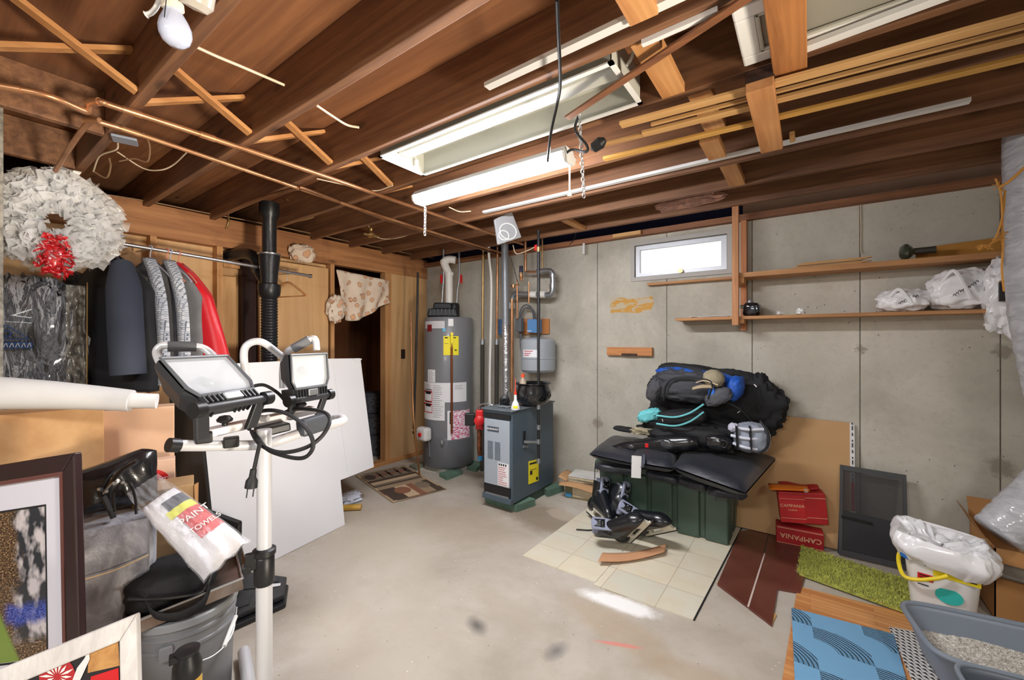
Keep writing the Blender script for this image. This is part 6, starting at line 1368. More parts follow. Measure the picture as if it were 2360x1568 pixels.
# things on the shelves
o = MB()
for i in range(6):
    a = Yp(1822 + i * 5, 616 - i * 3, 3.47 + 0.012 * (i % 3)); c = Yp(1985 + (i % 3) * 12, 600 - (i % 4) * 3, 3.47 + 0.012 * (i % 3))
    z = ZS2 + 0.004 + i * 0.0075; a.z = z; c.z = z + 0.004; tag(MB().beam(a, c, 0.022, 0.006).build('wooden_slat', M_pine, smooth=0), 'thin pale wooden slat in the bundle on the upper shelf', 'slat', 'slats on the upper shelf')
q0, q1 = Yp(2112, 600, 3.53), Yp(2420, 600, 3.53)
b = MB(); b.prism([V((q0.x, 3.53, ZS2 + 0.004)), V((q1.x, 3.53, ZS2 + 0.004)), V((q1.x, 3.57, ZS2 + 0.115)), V((q0.x, 3.57, ZS2 + 0.085))], (0, 0.015, 0)); o = b.build('amber_panel', wood('amber_wood', (206, 150, 72), (180, 122, 52), 'x', 0.4, knots=False), smooth=0, bevel=0.002); tag(o, 'amber wooden panel leaning on the concrete on the upper shelf', 'panel')
q = Yp(2085, 571, 3.50); zq = ZS2 + 0.051
fl_ = thing('flood_bulb', 'dark green glass flood bulb lying sideways on the upper shelf', 'bulb', V((q.x + 0.06, 3.46, ZS2)))
Mb = Matrix.Translation((q.x, 3.46, zq)) @ Matrix.Rotation(pi / 2, 4, 'Y')
MB(Mb).lathe([(0, -0.034), (0.032, -0.028), (0.05, -0.01), (0.05, 0.006), (0.036, 0.022), (0.02, 0.034)], n=24).build('bulb', mat('green_glass', (60, 66, 54), 0.08, coat=0.8), fl_)
MB(Mb).lathe([(0.019, 0.028), (0.02, 0.13), (0, 0.132)], n=20).build('sleeve', mat('sleeve_dark', (52, 48, 40), 0.6), fl_)
q = Yp(1732, 708, 3.48)
mh = thing('chrome_casing', 'small rounded chrome device at the post end of the lower shelf', 'device', V((q.x, 3.48, ZS1)))
MB().lump(V((q.x, 3.48, ZS1 + 0.05)), (0.058, 0.05, 0.05), 2, 0.08, 2, 0.6, 28, 18, flat=0.98).build('shell', mat('chrome', (120, 124, 132), 0.12, 0.9, c2=(40, 42, 48), vs=30), mh)
MB().lathe([(0, 0), (0.026, 0), (0.022, 0.02), (0, 0.022)], V((q.x - 0.01, 3.48, ZS1 + 0.097)), 18).build('dome_cap', M_galv, mh)
for i in range(3): MB().box(q.x - 0.03, q.x + 0.03, 3.425, 3.432, ZS1 + 0.025 + i * 0.018, ZS1 + 0.032 + i * 0.018).build('grille_bar', M_ink, mh, smooth=0, bevel=0.001)
MB().tube([V((q.x - 0.05, 3.44, ZS1 + 0.07)), V((q.x - 0.068, 3.43, ZS1 + 0.07))], 0.012, 10).build('knob', M_steel, mh)
q0, q1 = Yp(1590, 730, 3.45), Yp(1682, 727, 3.45)
b = MB(); b.grid(lambda u, v: V((q0.x + (q1.x - q0.x) * u, 3.42 + 0.12 * v, ZS1 + 0.006 + 0.006 * sin(u * 5) * v + 0.004 * noise.noise(V((u * 5, v * 4, 0))))), 16, 6); tag(b.build('paper_sheet', M_paper, solid=0.004, smooth=60), 'white papers lying on the short end of the lower shelf left of the post', 'paper')
for i, (px, py, s_, lab) in enumerate(((1845, 718, 0.026, 'small crumpled white scrap on the lower shelf, nearer the shopping bags'), (1797, 722, 0.018, 'tiny white scrap on the lower shelf, nearer the chrome device'))):
    q = Yp(px, py, 3.44); b = MB(); b.lump(V((q.x, 3.44, ZS1 + s_ * 0.75)), (s_, s_, s_ * 0.8), 20 + i, 0.4, 3, 0.9, 16, 10, ridge=0.5, flat=0.9); tag(b.build('paper_scrap', M_white, smooth=30), lab, 'scrap', 'scraps on the lower shelf')
M_bag = translucent(mat('white_carrier', (250, 250, 252), 0.28, coat=0.3, bump=0.5, bs=14), 0.12)
def carrier(name, x0, x1, zh, yc, lab, seed, pr_=True, z0=ZS1):
    c = V(((x0 + x1) / 2, yc, z0)); k = thing(name, lab, 'plastic bag', c, 'shopping bags on the shelf')
    w = (x1 - x0) / 2
    MB().lump(c + V((0, 0, zh * 0.49)), (w, 0.085, zh * 0.51), seed, 0.25, 1.5, 0.85, 64, 36, ridge=0.22, flat=0.9).build('crumpled_sack', M_bag, k, smooth=50)
    MB().tube(spline([c + V((-w * 0.6, -0.06, zh * 0.7)), c + V((-w * 0.3, -0.1, zh * 0.95)), c + V((0.0, -0.1, zh * 0.6)), c + V((w * 0.2, -0.1, zh * 0.25))]), [0.010] * 19, 6).build('handle_loop', M_bag, k)
    if pr_:
        r_ = random.Random(seed); b = MB()
        for i in range(10):
            p = c + V((w * (-0.3 + 0.07 * i), -0.094 - 0.004 * (i % 2), zh * (0.35 + 0.045 * i * 0.7) + r_.uniform(-.006, .006))); b.tube(spline([p, p + V((0.006, 0, 0.008)), p + V((0.012, 0, -0.002))], 3), 0.0018, 5)
        b.build('print', M_ink, k)
carrier('shopping_bag', Yp(2026, 700, 3.44).x, Yp(2150, 700, 3.44).x, 0.14, 3.49, 'flatter crumpled white shopping bag with black print on the lower shelf', 3)
carrier('shopping_bag', Yp(2138, 700, 3.44).x, Yp(2300, 700, 3.44).x, 0.235, 3.495, 'fuller crumpled white shopping bag next to the flatter one on the lower shelf', 11)
q = Yp(2330, 745, 3.28)
k = thing('hanging_bag', 'white plastic bag with a small box inside, hanging beside the grey duct', 'plastic bag', V((q.x, 3.3, q.z)))
b = MB(); zc_ = Yp(2330, 680, 3.3).z; b.lump(V((q.x + 0.02, 3.40, zc_)), (0.085, 0.065, 0.19), 14, 0.2, 1.8, 0.8, 40, 30, ridge=0.4); b.build('sack', M_bag, k, smooth=50)
MB().box(q.x - 0.03, q.x + 0.06, 3.315, 3.36, zc_ - 0.03, zc_ + 0.08).build('small_box', mat('mustard_box', (150, 116, 66), 0.6), k, smooth=0, bevel=0.003)
MB().box(q.x - 0.032, q.x + 0.0, 3.313, 3.33, zc_ - 0.03, zc_ + 0.07).build('dark_panel', mat('box_dark', (44, 42, 44), 0.5), k, smooth=0)
wire([Yp(1983, 470, 3.60), Yp(1984, 530, 3.60), Yp(1984, 578, 3.60), Yp(1988, 582, 3.595)], 'short hanging wire with a hook on the concrete above the slats', 0.003, M_wire)
# ================================================================ BIG FLEX DUCT WITH TWINE
du = thing('flexible_duct', 'thick grey plastic-wrapped duct dropping from the ceiling into a cardboard box', 'duct', P(2330, 1260, 2.05))
dp = spline([P(2405, 120, 2.0), P(2402, 300, 2.0), P(2404, 500, 2.0), P(2414, 700, 2.0), P(2446, 880, 2.0), P(2480, 1010, 2.0), P(2450, 1110, 2.0), P(2370, 1180, 2.02), P(2300, 1232, 2.05)], 14)
def m_duct():
    k = NT('duct_film'); n = k.noise(9, 5, k.map((1, 1, 3.0)), 0.6, 0.8); k.col(k.mix(k.step(n, 0.4, 0.7), (176, 178, 184), (204, 206, 212))); k.set(Roughness=0.22, Coat_Weight=0.6, Coat_Roughness=0.1); k.bump(n, 0.8, 0.02); return k.m
rs_ = [0.128 + 0.005 * noise.noise(V((i * 0.5, 0, 0))) - (0.03 * max(0, (i - 84) / 28)) for i in range(len(dp))]
MB().tube(dp, rs_, 40).build('wrapped_sleeve', m_duct(), du, smooth=80)
M_twine = mat('orange_twine', (206, 148, 72), 0.9)
tw1 = thing('twine', 'frayed orange twine tied round the grey duct and hanging down', 'twine', P(2318, 620, 1.95))
MB().tube(spline([P(2304, 432, 1.92), P(2330, 415, 1.86), P(2362, 385, 1.82)]), 0.006, 8).build('wrap', M_twine, tw1)
for i, pts in enumerate((((2316, 440), (2312, 490), (2302, 530), (2288, 558), (2270, 570)), ((2316, 440), (2310, 500), (2312, 560), (2309, 620), (2314, 672)), ((2304, 432), (2296, 415), (2294, 412)), ((2304, 545), (2312, 538), (2322, 535)), ((2304, 432), (2308, 460), (2310, 500)))):
    MB().tube(spline([P(x, y, 1.93) for x, y in pts]), 0.004, 6).build('strand', M_twine, tw1)
r_ = random.Random(4)
for c in ((2306, 430), (2270, 568), (2305, 548)):
    b = MB()
    for i in range(14): p = P(c[0] + r_.uniform(-6, 6), c[1] + r_.uniform(-5, 5), 1.93); b.tube([p, p + V((r_.uniform(-1, 1), r_.uniform(-1, 1), r_.uniform(-1, 1))).normalized() * 0.025], 0.0015, 4)
    b.build('frayed_ends', M_twine, tw1)
# ================================================================ LINOLEUM, BOARDS AND RUGS
def m_lino():
    k = NT('vinyl_tile_pattern')
    x, y, z = k.xyz(); w = k.n('CombineXYZ', {0: x, 1: k.math('ADD', y, 0.08), 2: 0.0}).outputs[0]
    br = k.n('TexBrick', {'Vector': k.map((1, 1, 1), (0.06, 0.07, 0), (0, 0, 0.0), src=w), 'Color1': lin((222, 214, 192)), 'Color2': lin((206, 204, 188)), 'Mortar': lin((176, 164, 142)), 'Scale': 1.0, 'Mortar Size': 0.0025, 'Bias': -0.1, 'Brick Width': 0.30, 'Row Height': 0.235}, offset=0.0)
    n = k.noise(7, 5, None, 0.6, 0.5); c = k.mix(k.math('MULTIPLY', k.step(n, 0.4, 0.7), 0.5), br.outputs[0], (212, 196, 164))
    k.col(c); k.set(Roughness=0.4); return k.m
M_lino = m_lino()
def sheet(name, pts, h, m, label, cat, z=0.0, **kw):
    o = MB().prism([V((p[0], p[1], z)) for p in pts], (0, 0, h)).build(name, m, smooth=0, base=(0, 0, 0), **kw); return tag(o, label, cat)
sheet('vinyl_sheet', [(-1.515, 2.235), (-1.008, 2.232), (-1.008, 3.55), (-1.50, 3.55)], 0.004, M_lino, 'cream tile-patterned vinyl sheet nearer the boiler, under the ice skates', 'vinyl sheet')
sheet('vinyl_sheet', [(-1.004, 2.195), (-0.475, 2.215), (-0.415, 3.58), (-1.004, 3.55)], 0.0055, M_lino, 'cream tile-patterned vinyl sheet with a black edge beside the brown boards', 'vinyl sheet')
MB().prism([V((-0.475, 2.215, 0.0)), V((-0.468, 2.213, 0.0)), V((-0.408, 3.58, 0.0)), V((-0.415, 3.58, 0.0))], (0, 0, 0.005)).build('black_edge', M_ink, None, smooth=0)
e_ = bpy.data.objects['black_edge']; e_.parent = bpy.data.objects['vinyl_sheet.001']; e_.location = BASE['black_edge']
M_brownb = mat('brown_laminate', (92, 48, 38), 0.35, c2=(112, 66, 54), vs=4, coat=0.2)
bb = thing('brown_floor_board', 'dark brown grooved floor board cut to a point, lying beside the vinyl sheets', 'floor board', (-0.25, 2.8, 0.0))
def fz(px, py, z=0.012): p = Zp(px, py, z); return V((p.x, p.y, 0.001))
MB().prism([fz(1653, 1346), fz(1723, 1398), fz(1760, 1275), fz(1775, 1215), fz(1705, 1225)], (0, 0, 0.011)).build('board', M_brownb, bb, smooth=0, bevel=0.001)
MB().prism([fz(1725, 1400), fz(1779, 1441), fz(1792, 1357), fz(1844, 1366), fz(1880, 1240), fz(1777, 1212), fz(1762, 1276)], (0, 0, 0.011)).build('board', M_brownb, bb, smooth=0, bevel=0.001)
MB().prism([fz(1722, 1398, 0.0125) + V((0, 0, 0.011)), fz(1726, 1400, 0.0125) + V((0, 0, 0.011)), fz(1764, 1276, 0.0125) + V((0, 0, 0.011)), fz(1761, 1275, 0.0125) + V((0, 0, 0.011))], (0, 0, 0.0012)).build('pale_joint', mat('joint_pale', (206, 190, 180), 0.6), bb, smooth=0)
MB().prism([fz(1652, 1347, 0.0) + V((0, 0, -0.0008)), fz(1779, 1443, 0.0) + V((0, 0, -0.0008)), fz(1790, 1420, 0.0) + V((0, 0, -0.0008)), fz(1660, 1335, 0.0) + V((0, 0, -0.0008))], (0, 0, 0.006)).build('raw_edge', M_pine, bb, smooth=0)
def m_plank():
    k = NT('oak_laminate'); v = k.map((3, 26, 1)); g = k.noise(1.5, 5, k.map((1.2, 22, 1)), 0.6, 0.5)
    br = k.n('TexBrick', {'Vector': k.co(), 'Color1': lin((226, 168, 108)), 'Color2': lin((196, 130, 76)), 'Mortar': lin((150, 94, 52)), 'Scale': 1.0, 'Mortar Size': 0.001, 'Brick Width': 0.42, 'Row Height': 0.032}, offset=0.37)
    k.col(k.mix(k.math('MULTIPLY', k.step(g, 0.4, 0.65), 0.5), br.outputs[0], (176, 112, 62))); k.set(Roughness=0.4); return k.m
sheet('laminate_panel', [(-0.112, 1.6), (1.0, 1.9), (1.0, 2.95), (-0.058, 2.86)], 0.006, m_plank(), 'orange oak laminate panel on the floor under the blue mat', 'floor panel')
# green shag rug
gp_ = [(-0.053, 2.985), (-0.035, 3.37), (0.45, 3.24), (0.55, 2.84)]
G = lambda u, v: V((*(V(gp_[0]).lerp(V(gp_[3]), u)).lerp(V(gp_[1]).lerp(V(gp_[2]), u), v), 0.0)) if False else None
def bil(q, u, v): a = V((q[0][0], q[0][1], 0)).lerp(V((q[3][0], q[3][1], 0)), u); c = V((q[1][0], q[1][1], 0)).lerp(V((q[2][0], q[2][1], 0)), u); return a.lerp(c, v)
M_green_rug = mat('green_shag', (196, 200, 92), 0.95, c2=(158, 164, 56), vs=40, sheen=0.4)
ru = thing('green_rug', 'small olive green shag rug on the floor in front of the insect screen', 'rug', bil(gp_, 0.5, 0.5))
MB().prism([V((x, y, 0.0125)) for x, y in gp_], (0, 0, 0.012)).build('backing', M_green_rug, ru, smooth=0)
b = MB(); r_ = random.Random(11)
for i in range(9000):
    u, v = r_.random() * 1.03 - 0.015, r_.random() * 1.03 - 0.015; p = bil(gp_, u, v) + V((0, 0, 0.02)); d = V((r_.uniform(-.9, .9), r_.uniform(-.9, .9), 1.0)).normalized() * r_.uniform(0.014, 0.026)
    s_ = V((r_.uniform(-1, 1), r_.uniform(-1, 1), 0)).normalized() * 0.003; b.quad(p - s_, p + s_, p + d + s_ * 0.5, p + d - s_ * 0.5)
o = b.build('pile', M_green_rug, ru, smooth=0); o['kind'] = 'stuff'
# blue mat with arcs
def m_blue():
    k = NT('blue_arc_mat'); x, y, z = k.xyz()
    ang_ = -0.05
    u = k.math('DIVIDE', k.math('SUBTRACT', x, k.math('MULTIPLY', y, -0.08)), 0.205); v = k.math('DIVIDE', k.math('ADD', y, k.math('MULTIPLY', x, -0.02)), 0.155)
    cu, cv = k.math('FRACT', u), k.math('FRACT', v); fu, fv = k.math('FLOOR', u), k.math('FLOOR', v)
    par = k.math('MODULO', k.math('ABSOLUTE', k.math('ADD', fu, fv)), 2.0)
    d = k.math('SQRT', k.math('ADD', k.math('POWER', k.math('SUBTRACT', cu, 0.0), 2.0), k.math('POWER', k.math('SUBTRACT', cv, 0.0), 2.0)))
    w = k.math('SINE', k.math('MULTIPLY', d, 72.0)); w = k.math('MULTIPLY', w, k.math('MULTIPLY', k.step(d, 0.40, 0.45), k.step(d, 1.12, 1.08)))
    h = k.math('MULTIPLY', w, k.math('LESS_THAN', par, 0.5))
    k.col(k.mix(k.noise(3, 4), (112, 166, 204), (122, 174, 212))); k.set(Roughness=0.5); k.bump(h, 1.0, 0.009); return k.m
bm_ = [fz(1824, 1400, 0.016), fz(2060, 1461, 0.016), fz(2110, 1640, 0.016), fz(1835, 1640, 0.016)]
o = MB().prism([V((p.x, p.y, 0.0065)) for p in bm_], (0, 0, 0.009)).build('blue_mat', m_blue(), smooth=0, base=(0, 0, 0), bevel=0.002); tag(o, 'pale blue rubber mat embossed with arcs of fine ridges', 'mat')
def m_bw():
    k = NT('black_white_weave'); x, y, z = k.xyz()
    u = k.math('MULTIPLY', k.math('ADD', x, k.math('MULTIPLY', y, 0.35)), 44.0); v = k.math('MULTIPLY', k.math('SUBTRACT', y, k.math('MULTIPLY', x, 0.3)), 40.0)
    cu = k.math('FRACT', k.math('ADD', u, k.math('MULTIPLY', k.math('FLOOR', v), 0.5))); cv = k.math('FRACT', v)
    t = k.math('GREATER_THAN', k.math('ADD', cu, k.math('MULTIPLY', cv, 0.75)), 1.04)
    k.col(k.mix(t, (222, 220, 216), (26, 26, 28))); k.set(Roughness=0.9); k.bump(k.noise(90, 3), 0.4, 0.01); return k.m
q = [fz(2054, 1434, 0.012), fz(2092, 1440, 0.012), fz(2210, 1590, 0.012), fz(2100, 1600, 0.012), fz(2078, 1520, 0.012)]
q = [V((0.31, 2.70, 0)), V((0.44, 2.74, 0)), V((0.80, 2.60, 0)), V((0.62, 2.10, 0)), V((0.345, 2.25, 0))]
o = MB().prism([V((p.x, p.y, 0.0065)) for p in q], (0, 0, 0.006)).build('woven_rug', m_bw(), smooth=0, base=(0, 0, 0)); tag(o, 'black and white woven rug under the grey litter tray', 'rug')
# patterned runner rug near the heater
def m_runner():
    k = NT('runner_rug'); vo = k.n('TexVoronoi', {'Vector': k.map((5.0, 3.4, 1)), 'Scale': 1.0, 'Randomness': 0.9}, distance='CHEBYCHEV')
    r_ = k.n('SeparateColor', {0: vo.outputs[1]}).outputs[0]
    c = k.ramp(r_, [(0.0, (78, 64, 54)), (0.18, (120, 82, 62)), (0.36, (204, 180, 146)), (0.6, (156, 130, 102)), (0.78, (182, 158, 126)), (0.92, (90, 78, 68))], 'CONSTANT')
    k.col(k.mix(k.math('MULTIPLY', k.noise(40, 3), 0.3), c, (90, 76, 60))); k.set(Roughness=0.95); k.bump(k.noise(150, 2), 0.3, 0.004); return k.m
rq = [fz(821, 1096), fz(906, 1157), fz(1028, 1127), fz(932, 1072)]
rr_ = thing('patterned_rug', 'small brown geometric patterned rug in front of the doorway', 'rug', fz(925, 1115))
MB().prism([V((p.x, p.y, 0.001)) for p in rq], (0, 0, 0.008)).build('weave', m_runner(), rr_, smooth=0)
rb = [V((p.x, p.y, 0.007)) for p in rq]; MB().tube([rb[0], rb[1], rb[2], rb[3]], 0.006, 8, closed=True).build('bound_edge', mat('beige_binding', (176, 156, 126), 0.9), rr_)
L = lambda u, v: rb[0].lerp(rb[1], u).lerp(rb[3].lerp(rb[2], u), v) + V((0, 0, 0.0022))
cols_ = [mat('rug_espresso', (74, 60, 50), 0.95), mat('rug_rust', (138, 92, 70), 0.95), mat('rug_sand', (196, 172, 140), 0.95), mat('rug_olive', (128, 114, 94), 0.95), mat('rug_taupe', (158, 136, 110), 0.95)]
b = MB(); h_ = 0.0008
def rect(u0, u1, v0, v1, c): b.m = c; b.prism([L(u0, v0), L(u1, v0), L(u1, v1), L(u0, v1)], (0, 0, h_))
def oval(u, v, a, c2, c): b.m = c; b.prism([L(u + a * cos(t * pi / 9), v + c2 * sin(t * pi / 9)) + V((0, 0, 0.0008)) for t in range(18)], (0, 0, h_))
for q in ((0.04, 0.30, 0.04, 0.96, 3), (0.30, 0.36, 0.04, 0.96, 0), (0.36, 0.44, 0.04, 0.96, 2), (0.44, 0.49, 0.04, 0.96, 3), (0.49, 0.53, 0.04, 0.96, 0), (0.53, 0.97, 0.04, 0.30, 0), (0.53, 0.97, 0.30, 0.52, 2), (0.53, 0.97, 0.52, 0.64, 1), (0.53, 0.97, 0.64, 0.84, 4), (0.53, 0.97, 0.84, 0.96, 0)): rect(*q)
h_ = 0.0014
for q in ((0.13, 0.20, 0.2, 0.9, 1), (0.05, 0.28, 0.34, 0.38, 0), (0.05, 0.28, 0.52, 0.56, 0), (0.05, 0.28, 0.70, 0.74, 0), (0.05, 0.28, 0.86, 0.96, 0), (0.53, 0.62, 0.04, 0.96, 4)): rect(*q)
oval(0.76, 0.36, 0.10, 0.14, 1); oval(0.74, 0.76, 0.10, 0.13, 3); oval(0.17, 0.16, 0.09, 0.1, 0)
o = b.build('woven_motif', cols_, rr_, smooth=0)
# ================================================================ TOTE WITH THE GEAR HEAP
tx0, tx1, ty0, ty1 = -1.40, -0.452, 3.15, 3.46; tz = 0.425
to = thing('storage_tote', 'big dark green ribbed plastic storage tote under the heap of sports bags', 'tote', ((tx0 + tx1) / 2, 3.35, 0.005))
M_tote = mat('tote_green', (70, 90, 78), 0.42, var=0.08, vs=4)
MB().box(tx0 + 0.02, tx1 - 0.012, ty0 + 0.012, ty1, 0.006, tz, top=(0.012, 0.012)).build('tub', M_tote, to, smooth=0, bevel=0.012)
for i in range(5):
    xa = tx0 + 0.06 + i * 0.184; xb = xa + 0.162
    b = MB(); b.prism([V((xa, ty0 + 0.014, 0.008)), V((xb, ty0 + 0.014, 0.008)), V((xb - 0.012, ty0 - 0.010, 0.008)), V((xa + 0.012, ty0 - 0.010, 0.008))], (0, -0.012, tz - 0.06)); b.build('moulded_rib', M_tote, to, smooth=0, bevel=0.006)
for i in range(2):
    ya = ty0 + 0.06 + i * 0.17; b = MB(); b.prism([V((tx1 - 0.016, ya, 0.008)), V((tx1 - 0.016, ya + 0.12, 0.008)), V((tx1 + 0.004, ya + 0.11, 0.008)), V((tx1 + 0.004, ya + 0.01, 0.008))], (0.012, 0, tz - 0.06)); b.build('moulded_rib', M_tote, to, smooth=0, bevel=0.006)
MB().box(tx0 - 0.012, tx1 + 0.02, ty0 - 0.03, ty1 + 0.02, tz - 0.04, tz + 0.01).build('rim', M_tote, to, smooth=0, bevel=0.008)
# folded black seat cushion
M_cush = mat('black_nylon', (30, 33, 42), 0.42, bump=0.3, bs=22, sheen=0.1)
cu = thing('folding_cushion', 'long black padded lounger cushion draped over the green tote', 'cushion', (-0.9, 3.3, tz + 0.012))
def pad(c4, th, zs, seed, e=0.4):
    "pillow spanning four top-plan corners given with heights"
    b = MB()
    def fn(u, v, s_):
        p = V(c4[0]).lerp(V(c4[1]), u).lerp(V(c4[3]).lerp(V(c4[2]), u), v); k = (max(0.0, (1 - abs(2 * u - 1) ** 4) * (1 - abs(2 * v - 1) ** 4))) ** 0.5
        return p + V((0, 0, s_ * th * (0.08 + 0.92 * k) * (1 + 0.12 * noise.noise(V((u * 4, v * 4, seed))))))
    b.grid(lambda u, v: fn(u, v, 1), 22, 22); b.grid(lambda u, v: fn(u, v, -1), 22, 22, flip=True)
    return b
z0 = tz + 0.10
def C(px, py, z): p = Zp(px, py, z); p.y = min(p.y, 3.56); return p
pads = [([C(1358, 1048, z0 + 0.0), C(1470, 1072, z0 + .005), C(1498, 1012, z0 + .01), C(1424, 1002, z0)], 0.05),
        ([C(1452, 1065, z0 + .02), C(1552, 1082, z0 + .02), C(1580, 1020, z0 + .02), C(1490, 1010, z0 + .02)], 0.062),
        ([C(1550, 1078, z0 + .025), C(1718, 1138, z0 - .02), C(1790, 1052, z0 + .015), C(1590, 1024, z0 + .03)], 0.07)]
for i, (c4, th) in enumerate(pads): pad(c4, th, 0, i).build('pad', M_cush, cu, smooth=80)
for i, (a, c) in enumerate((((1372, 1066), (1470, 1078)), ((1490, 1082), (1560, 1100)), ((1562, 1096), (1630, 1120)), ((1632, 1120), (1716, 1140)))):
    p0, p1 = C(a[0], a[1] + 14, tz + 0.0), C(c[0], c[1] + 14, tz - 0.0 - 0.008 * i); b = MB(); b.lump((p0 + p1) / 2 + V((0, 0.03, 0.012)), ((p1 - p0).length * 0.54, 0.05, 0.03), i, 0.12, 2, 0.6, 30, 12, M=Matrix.Rotation(atan2((p1 - p0).y, (p1 - p0).x), 4, 'Z')); b.build('under_pad', M_cush, cu, smooth=80)
b = MB(); q0, q1 = C(1487, 1012, z0 + 0.065), C(1484, 1062, z0 + 0.05); sp_ = spline([q0, (q0 + q1) / 2 + V((0, 0, 0.015)), q1, q1 + V((-0.005, -0.02, -0.05))]); b.grid(lambda u, v: sp_[int(v * (len(sp_) - 1))] + V(((u - 0.5) * 0.02, 0, 0.004)), 2, 18); b.build('grey_strap', mat('strap_grey', (72, 76, 88), 0.7), cu, solid=0.003)
q = C(1467, 1078, z0 - 0.0); b = MB(); b.prism([P(1456, 1050, 2.86), P(1479, 1052, 2.86), P(1477, 1103, 2.84), P(1455, 1101, 2.84)], (0, -0.002, 0)); b.build('care_label', M_paper, cu, smooth=0)
for px, py in ((1372, 1066), (1478, 1080), (1650, 1130), (1700, 1140)): 
    p = C(px, py, z0 - 0.03); MB().tube(spline([p, p + V((0.003, -0.015, -0.05)), p + V((0.0, -0.01, -0.12 if px < 1400 else -0.06))]), 0.003, 6).build('tie_ribbon', M_blackcl, cu)
zt0 = z0 + 0.05
H = lambda px, py, y: Yp(px, py, y)
def lump_at(px, py, y, sx_, sy_, sz_, seed, amp=0.1, e=0.75, ridge=0.1, rot=0.0, tilt=0.0, nu=44, nv=26):
    b = MB(); c = H(px, py, y); b.lump(c, (sx_, sy_, sz_), seed, amp, 2, e, nu, nv, M=Matrix.Rotation(rot, 4, 'Z') @ Matrix.Rotation(tilt, 4, 'Y'), ridge=ridge); return b
# big black duffel
df = thing('duffel_bag', 'large black sports duffel bag at the back of the heap', 'bag', H(1640, 1000, 3.42))
lump_at(1640, 928, 3.47, 0.44, 0.11, 0.245, 3, 0.1, 0.75, 0.24, 0.0, 0.06, 90, 50).build('body', M_blackcl, df, smooth=70)
MB().tube(spline([H(1520, 900, 3.25), H(1600, 905, 3.22), H(1690, 935, 3.21), H(1740, 980, 3.25)]), 0.006, 8).build('zip', M_black, df)
b = MB(); p = H(1700, 952, 3.22); b.beam(p, p + V((0.02, 0, 0.02)), 0.008, 0.004); b.build('white_tick', M_wtext, df, smooth=0)
lump_at(1752, 925, 3.47, 0.06, 0.09, 0.2, 8, 0.15, 0.8, 0.12).build('end_pocket', M_blackcl, df, smooth=70)
MB().beam(H(1738, 886, 3.28), H(1744, 892, 3.28), 0.014, 0.006).build('white_logo', M_wtext, df, smooth=0)
# blue and grey backpack
bp = thing('backpack', 'blue and charcoal backpack lying on top of the black duffel', 'backpack', H(1590, 930, 3.2))
M_bpk = mat('charcoal_nylon', (58, 60, 66), 0.7, var=0.2, bump=0.2, bs=60); M_roy = mat('royal_blue', (28, 92, 196), 0.6, var=0.15, bump=0.2, bs=40)
lump_at(1590, 890, 3.22, 0.245, 0.11, 0.115, 5, 0.08, 0.7, 0.2, 0, 0.06, 80, 44).build('body', M_bpk, bp, smooth=70)
lump_at(1600, 866, 3.25, 0.26, 0.09, 0.05, 9, 0.1, 0.7, 0.1, 0, 0.1).build('blue_panel', M_roy, bp, smooth=70)
lump_at(1585, 855, 3.27, 0.20, 0.07, 0.05, 19, 0.1, 0.7, 0.1, 0, 0.08).build('top_flap', M_blackcl, bp, smooth=70)
lump_at(1693, 895, 3.24, 0.055, 0.1, 0.085, 10, 0.1, 0.8, 0.12, 0, 0.3).build('blue_side', M_roy, bp, smooth=70)
lump_at(1512, 898, 3.18, 0.055, 0.09, 0.09, 7, 0.1, 0.85, 0.25, 0, 0.35).build('mesh_pocket', mat('mesh_grey', (70, 70, 74), 0.8, bump=0.5, bs=70), bp, smooth=70)
lump_at(1655, 915, 3.12, 0.085, 0.05, 0.05, 13, 0.1, 0.8, 0.25, 0, -0.5).build('front_pouch', mat('mesh_grey2', (80, 82, 88), 0.8), bp, smooth=70)
lump_at(1640, 908, 3.09, 0.022, 0.02, 0.05, 23, 0.1, 0.8, 0.1).build('blue_insert', mat('bright_blue', (52, 120, 224), 0.5), bp, smooth=70)
MB().tube(spline([H(1530, 925, 3.10), H(1535, 890, 3.09), H(1555, 872, 3.09), H(1600, 872, 3.08), H(1640, 882, 3.07), H(1632, 920, 3.07)]), 0.006, 8).build('zip_line', M_black, bp)
# teal trimmed bag and towel
tl_ = thing('teal_bag', 'black pouch bag with turquoise piping at the front of the heap', 'bag', H(1565, 980, 3.12))
lump_at(1570, 962, 3.15, 0.165, 0.085, 0.055, 3, 0.08, 0.7, 0.1, 0, -0.14).build('body', M_blackcl, tl_, smooth=70)
M_teal = mat('turquoise', (108, 200, 206), 0.6, var=0.15, bump=0.2, bs=60)
for k_ in (0, 1): MB().tube(spline([H(1513, 958 + 19 * k_, 3.07), H(1555, 962 + 20 * k_, 3.055), H(1590, 952 + 20 * k_, 3.055), H(1622, 932 + 18 * k_, 3.06)]), 0.0065, 8).build('turquoise_piping', M_teal, tl_)
MB().beam(H(1526, 966, 3.055), H(1528, 972, 3.055), 0.004, 0.003).build('white_tick', M_wtext, tl_, smooth=0)
o = lump_at(1496, 957, 3.14, 0.085, 0.05, 0.042, 16, 0.2, 0.8, 0.3, 0, -0.4).build('turquoise_cloth', M_teal, smooth=60); tag(o, 'scrunched turquoise cloth hanging from the front of the bag heap', 'cloth')
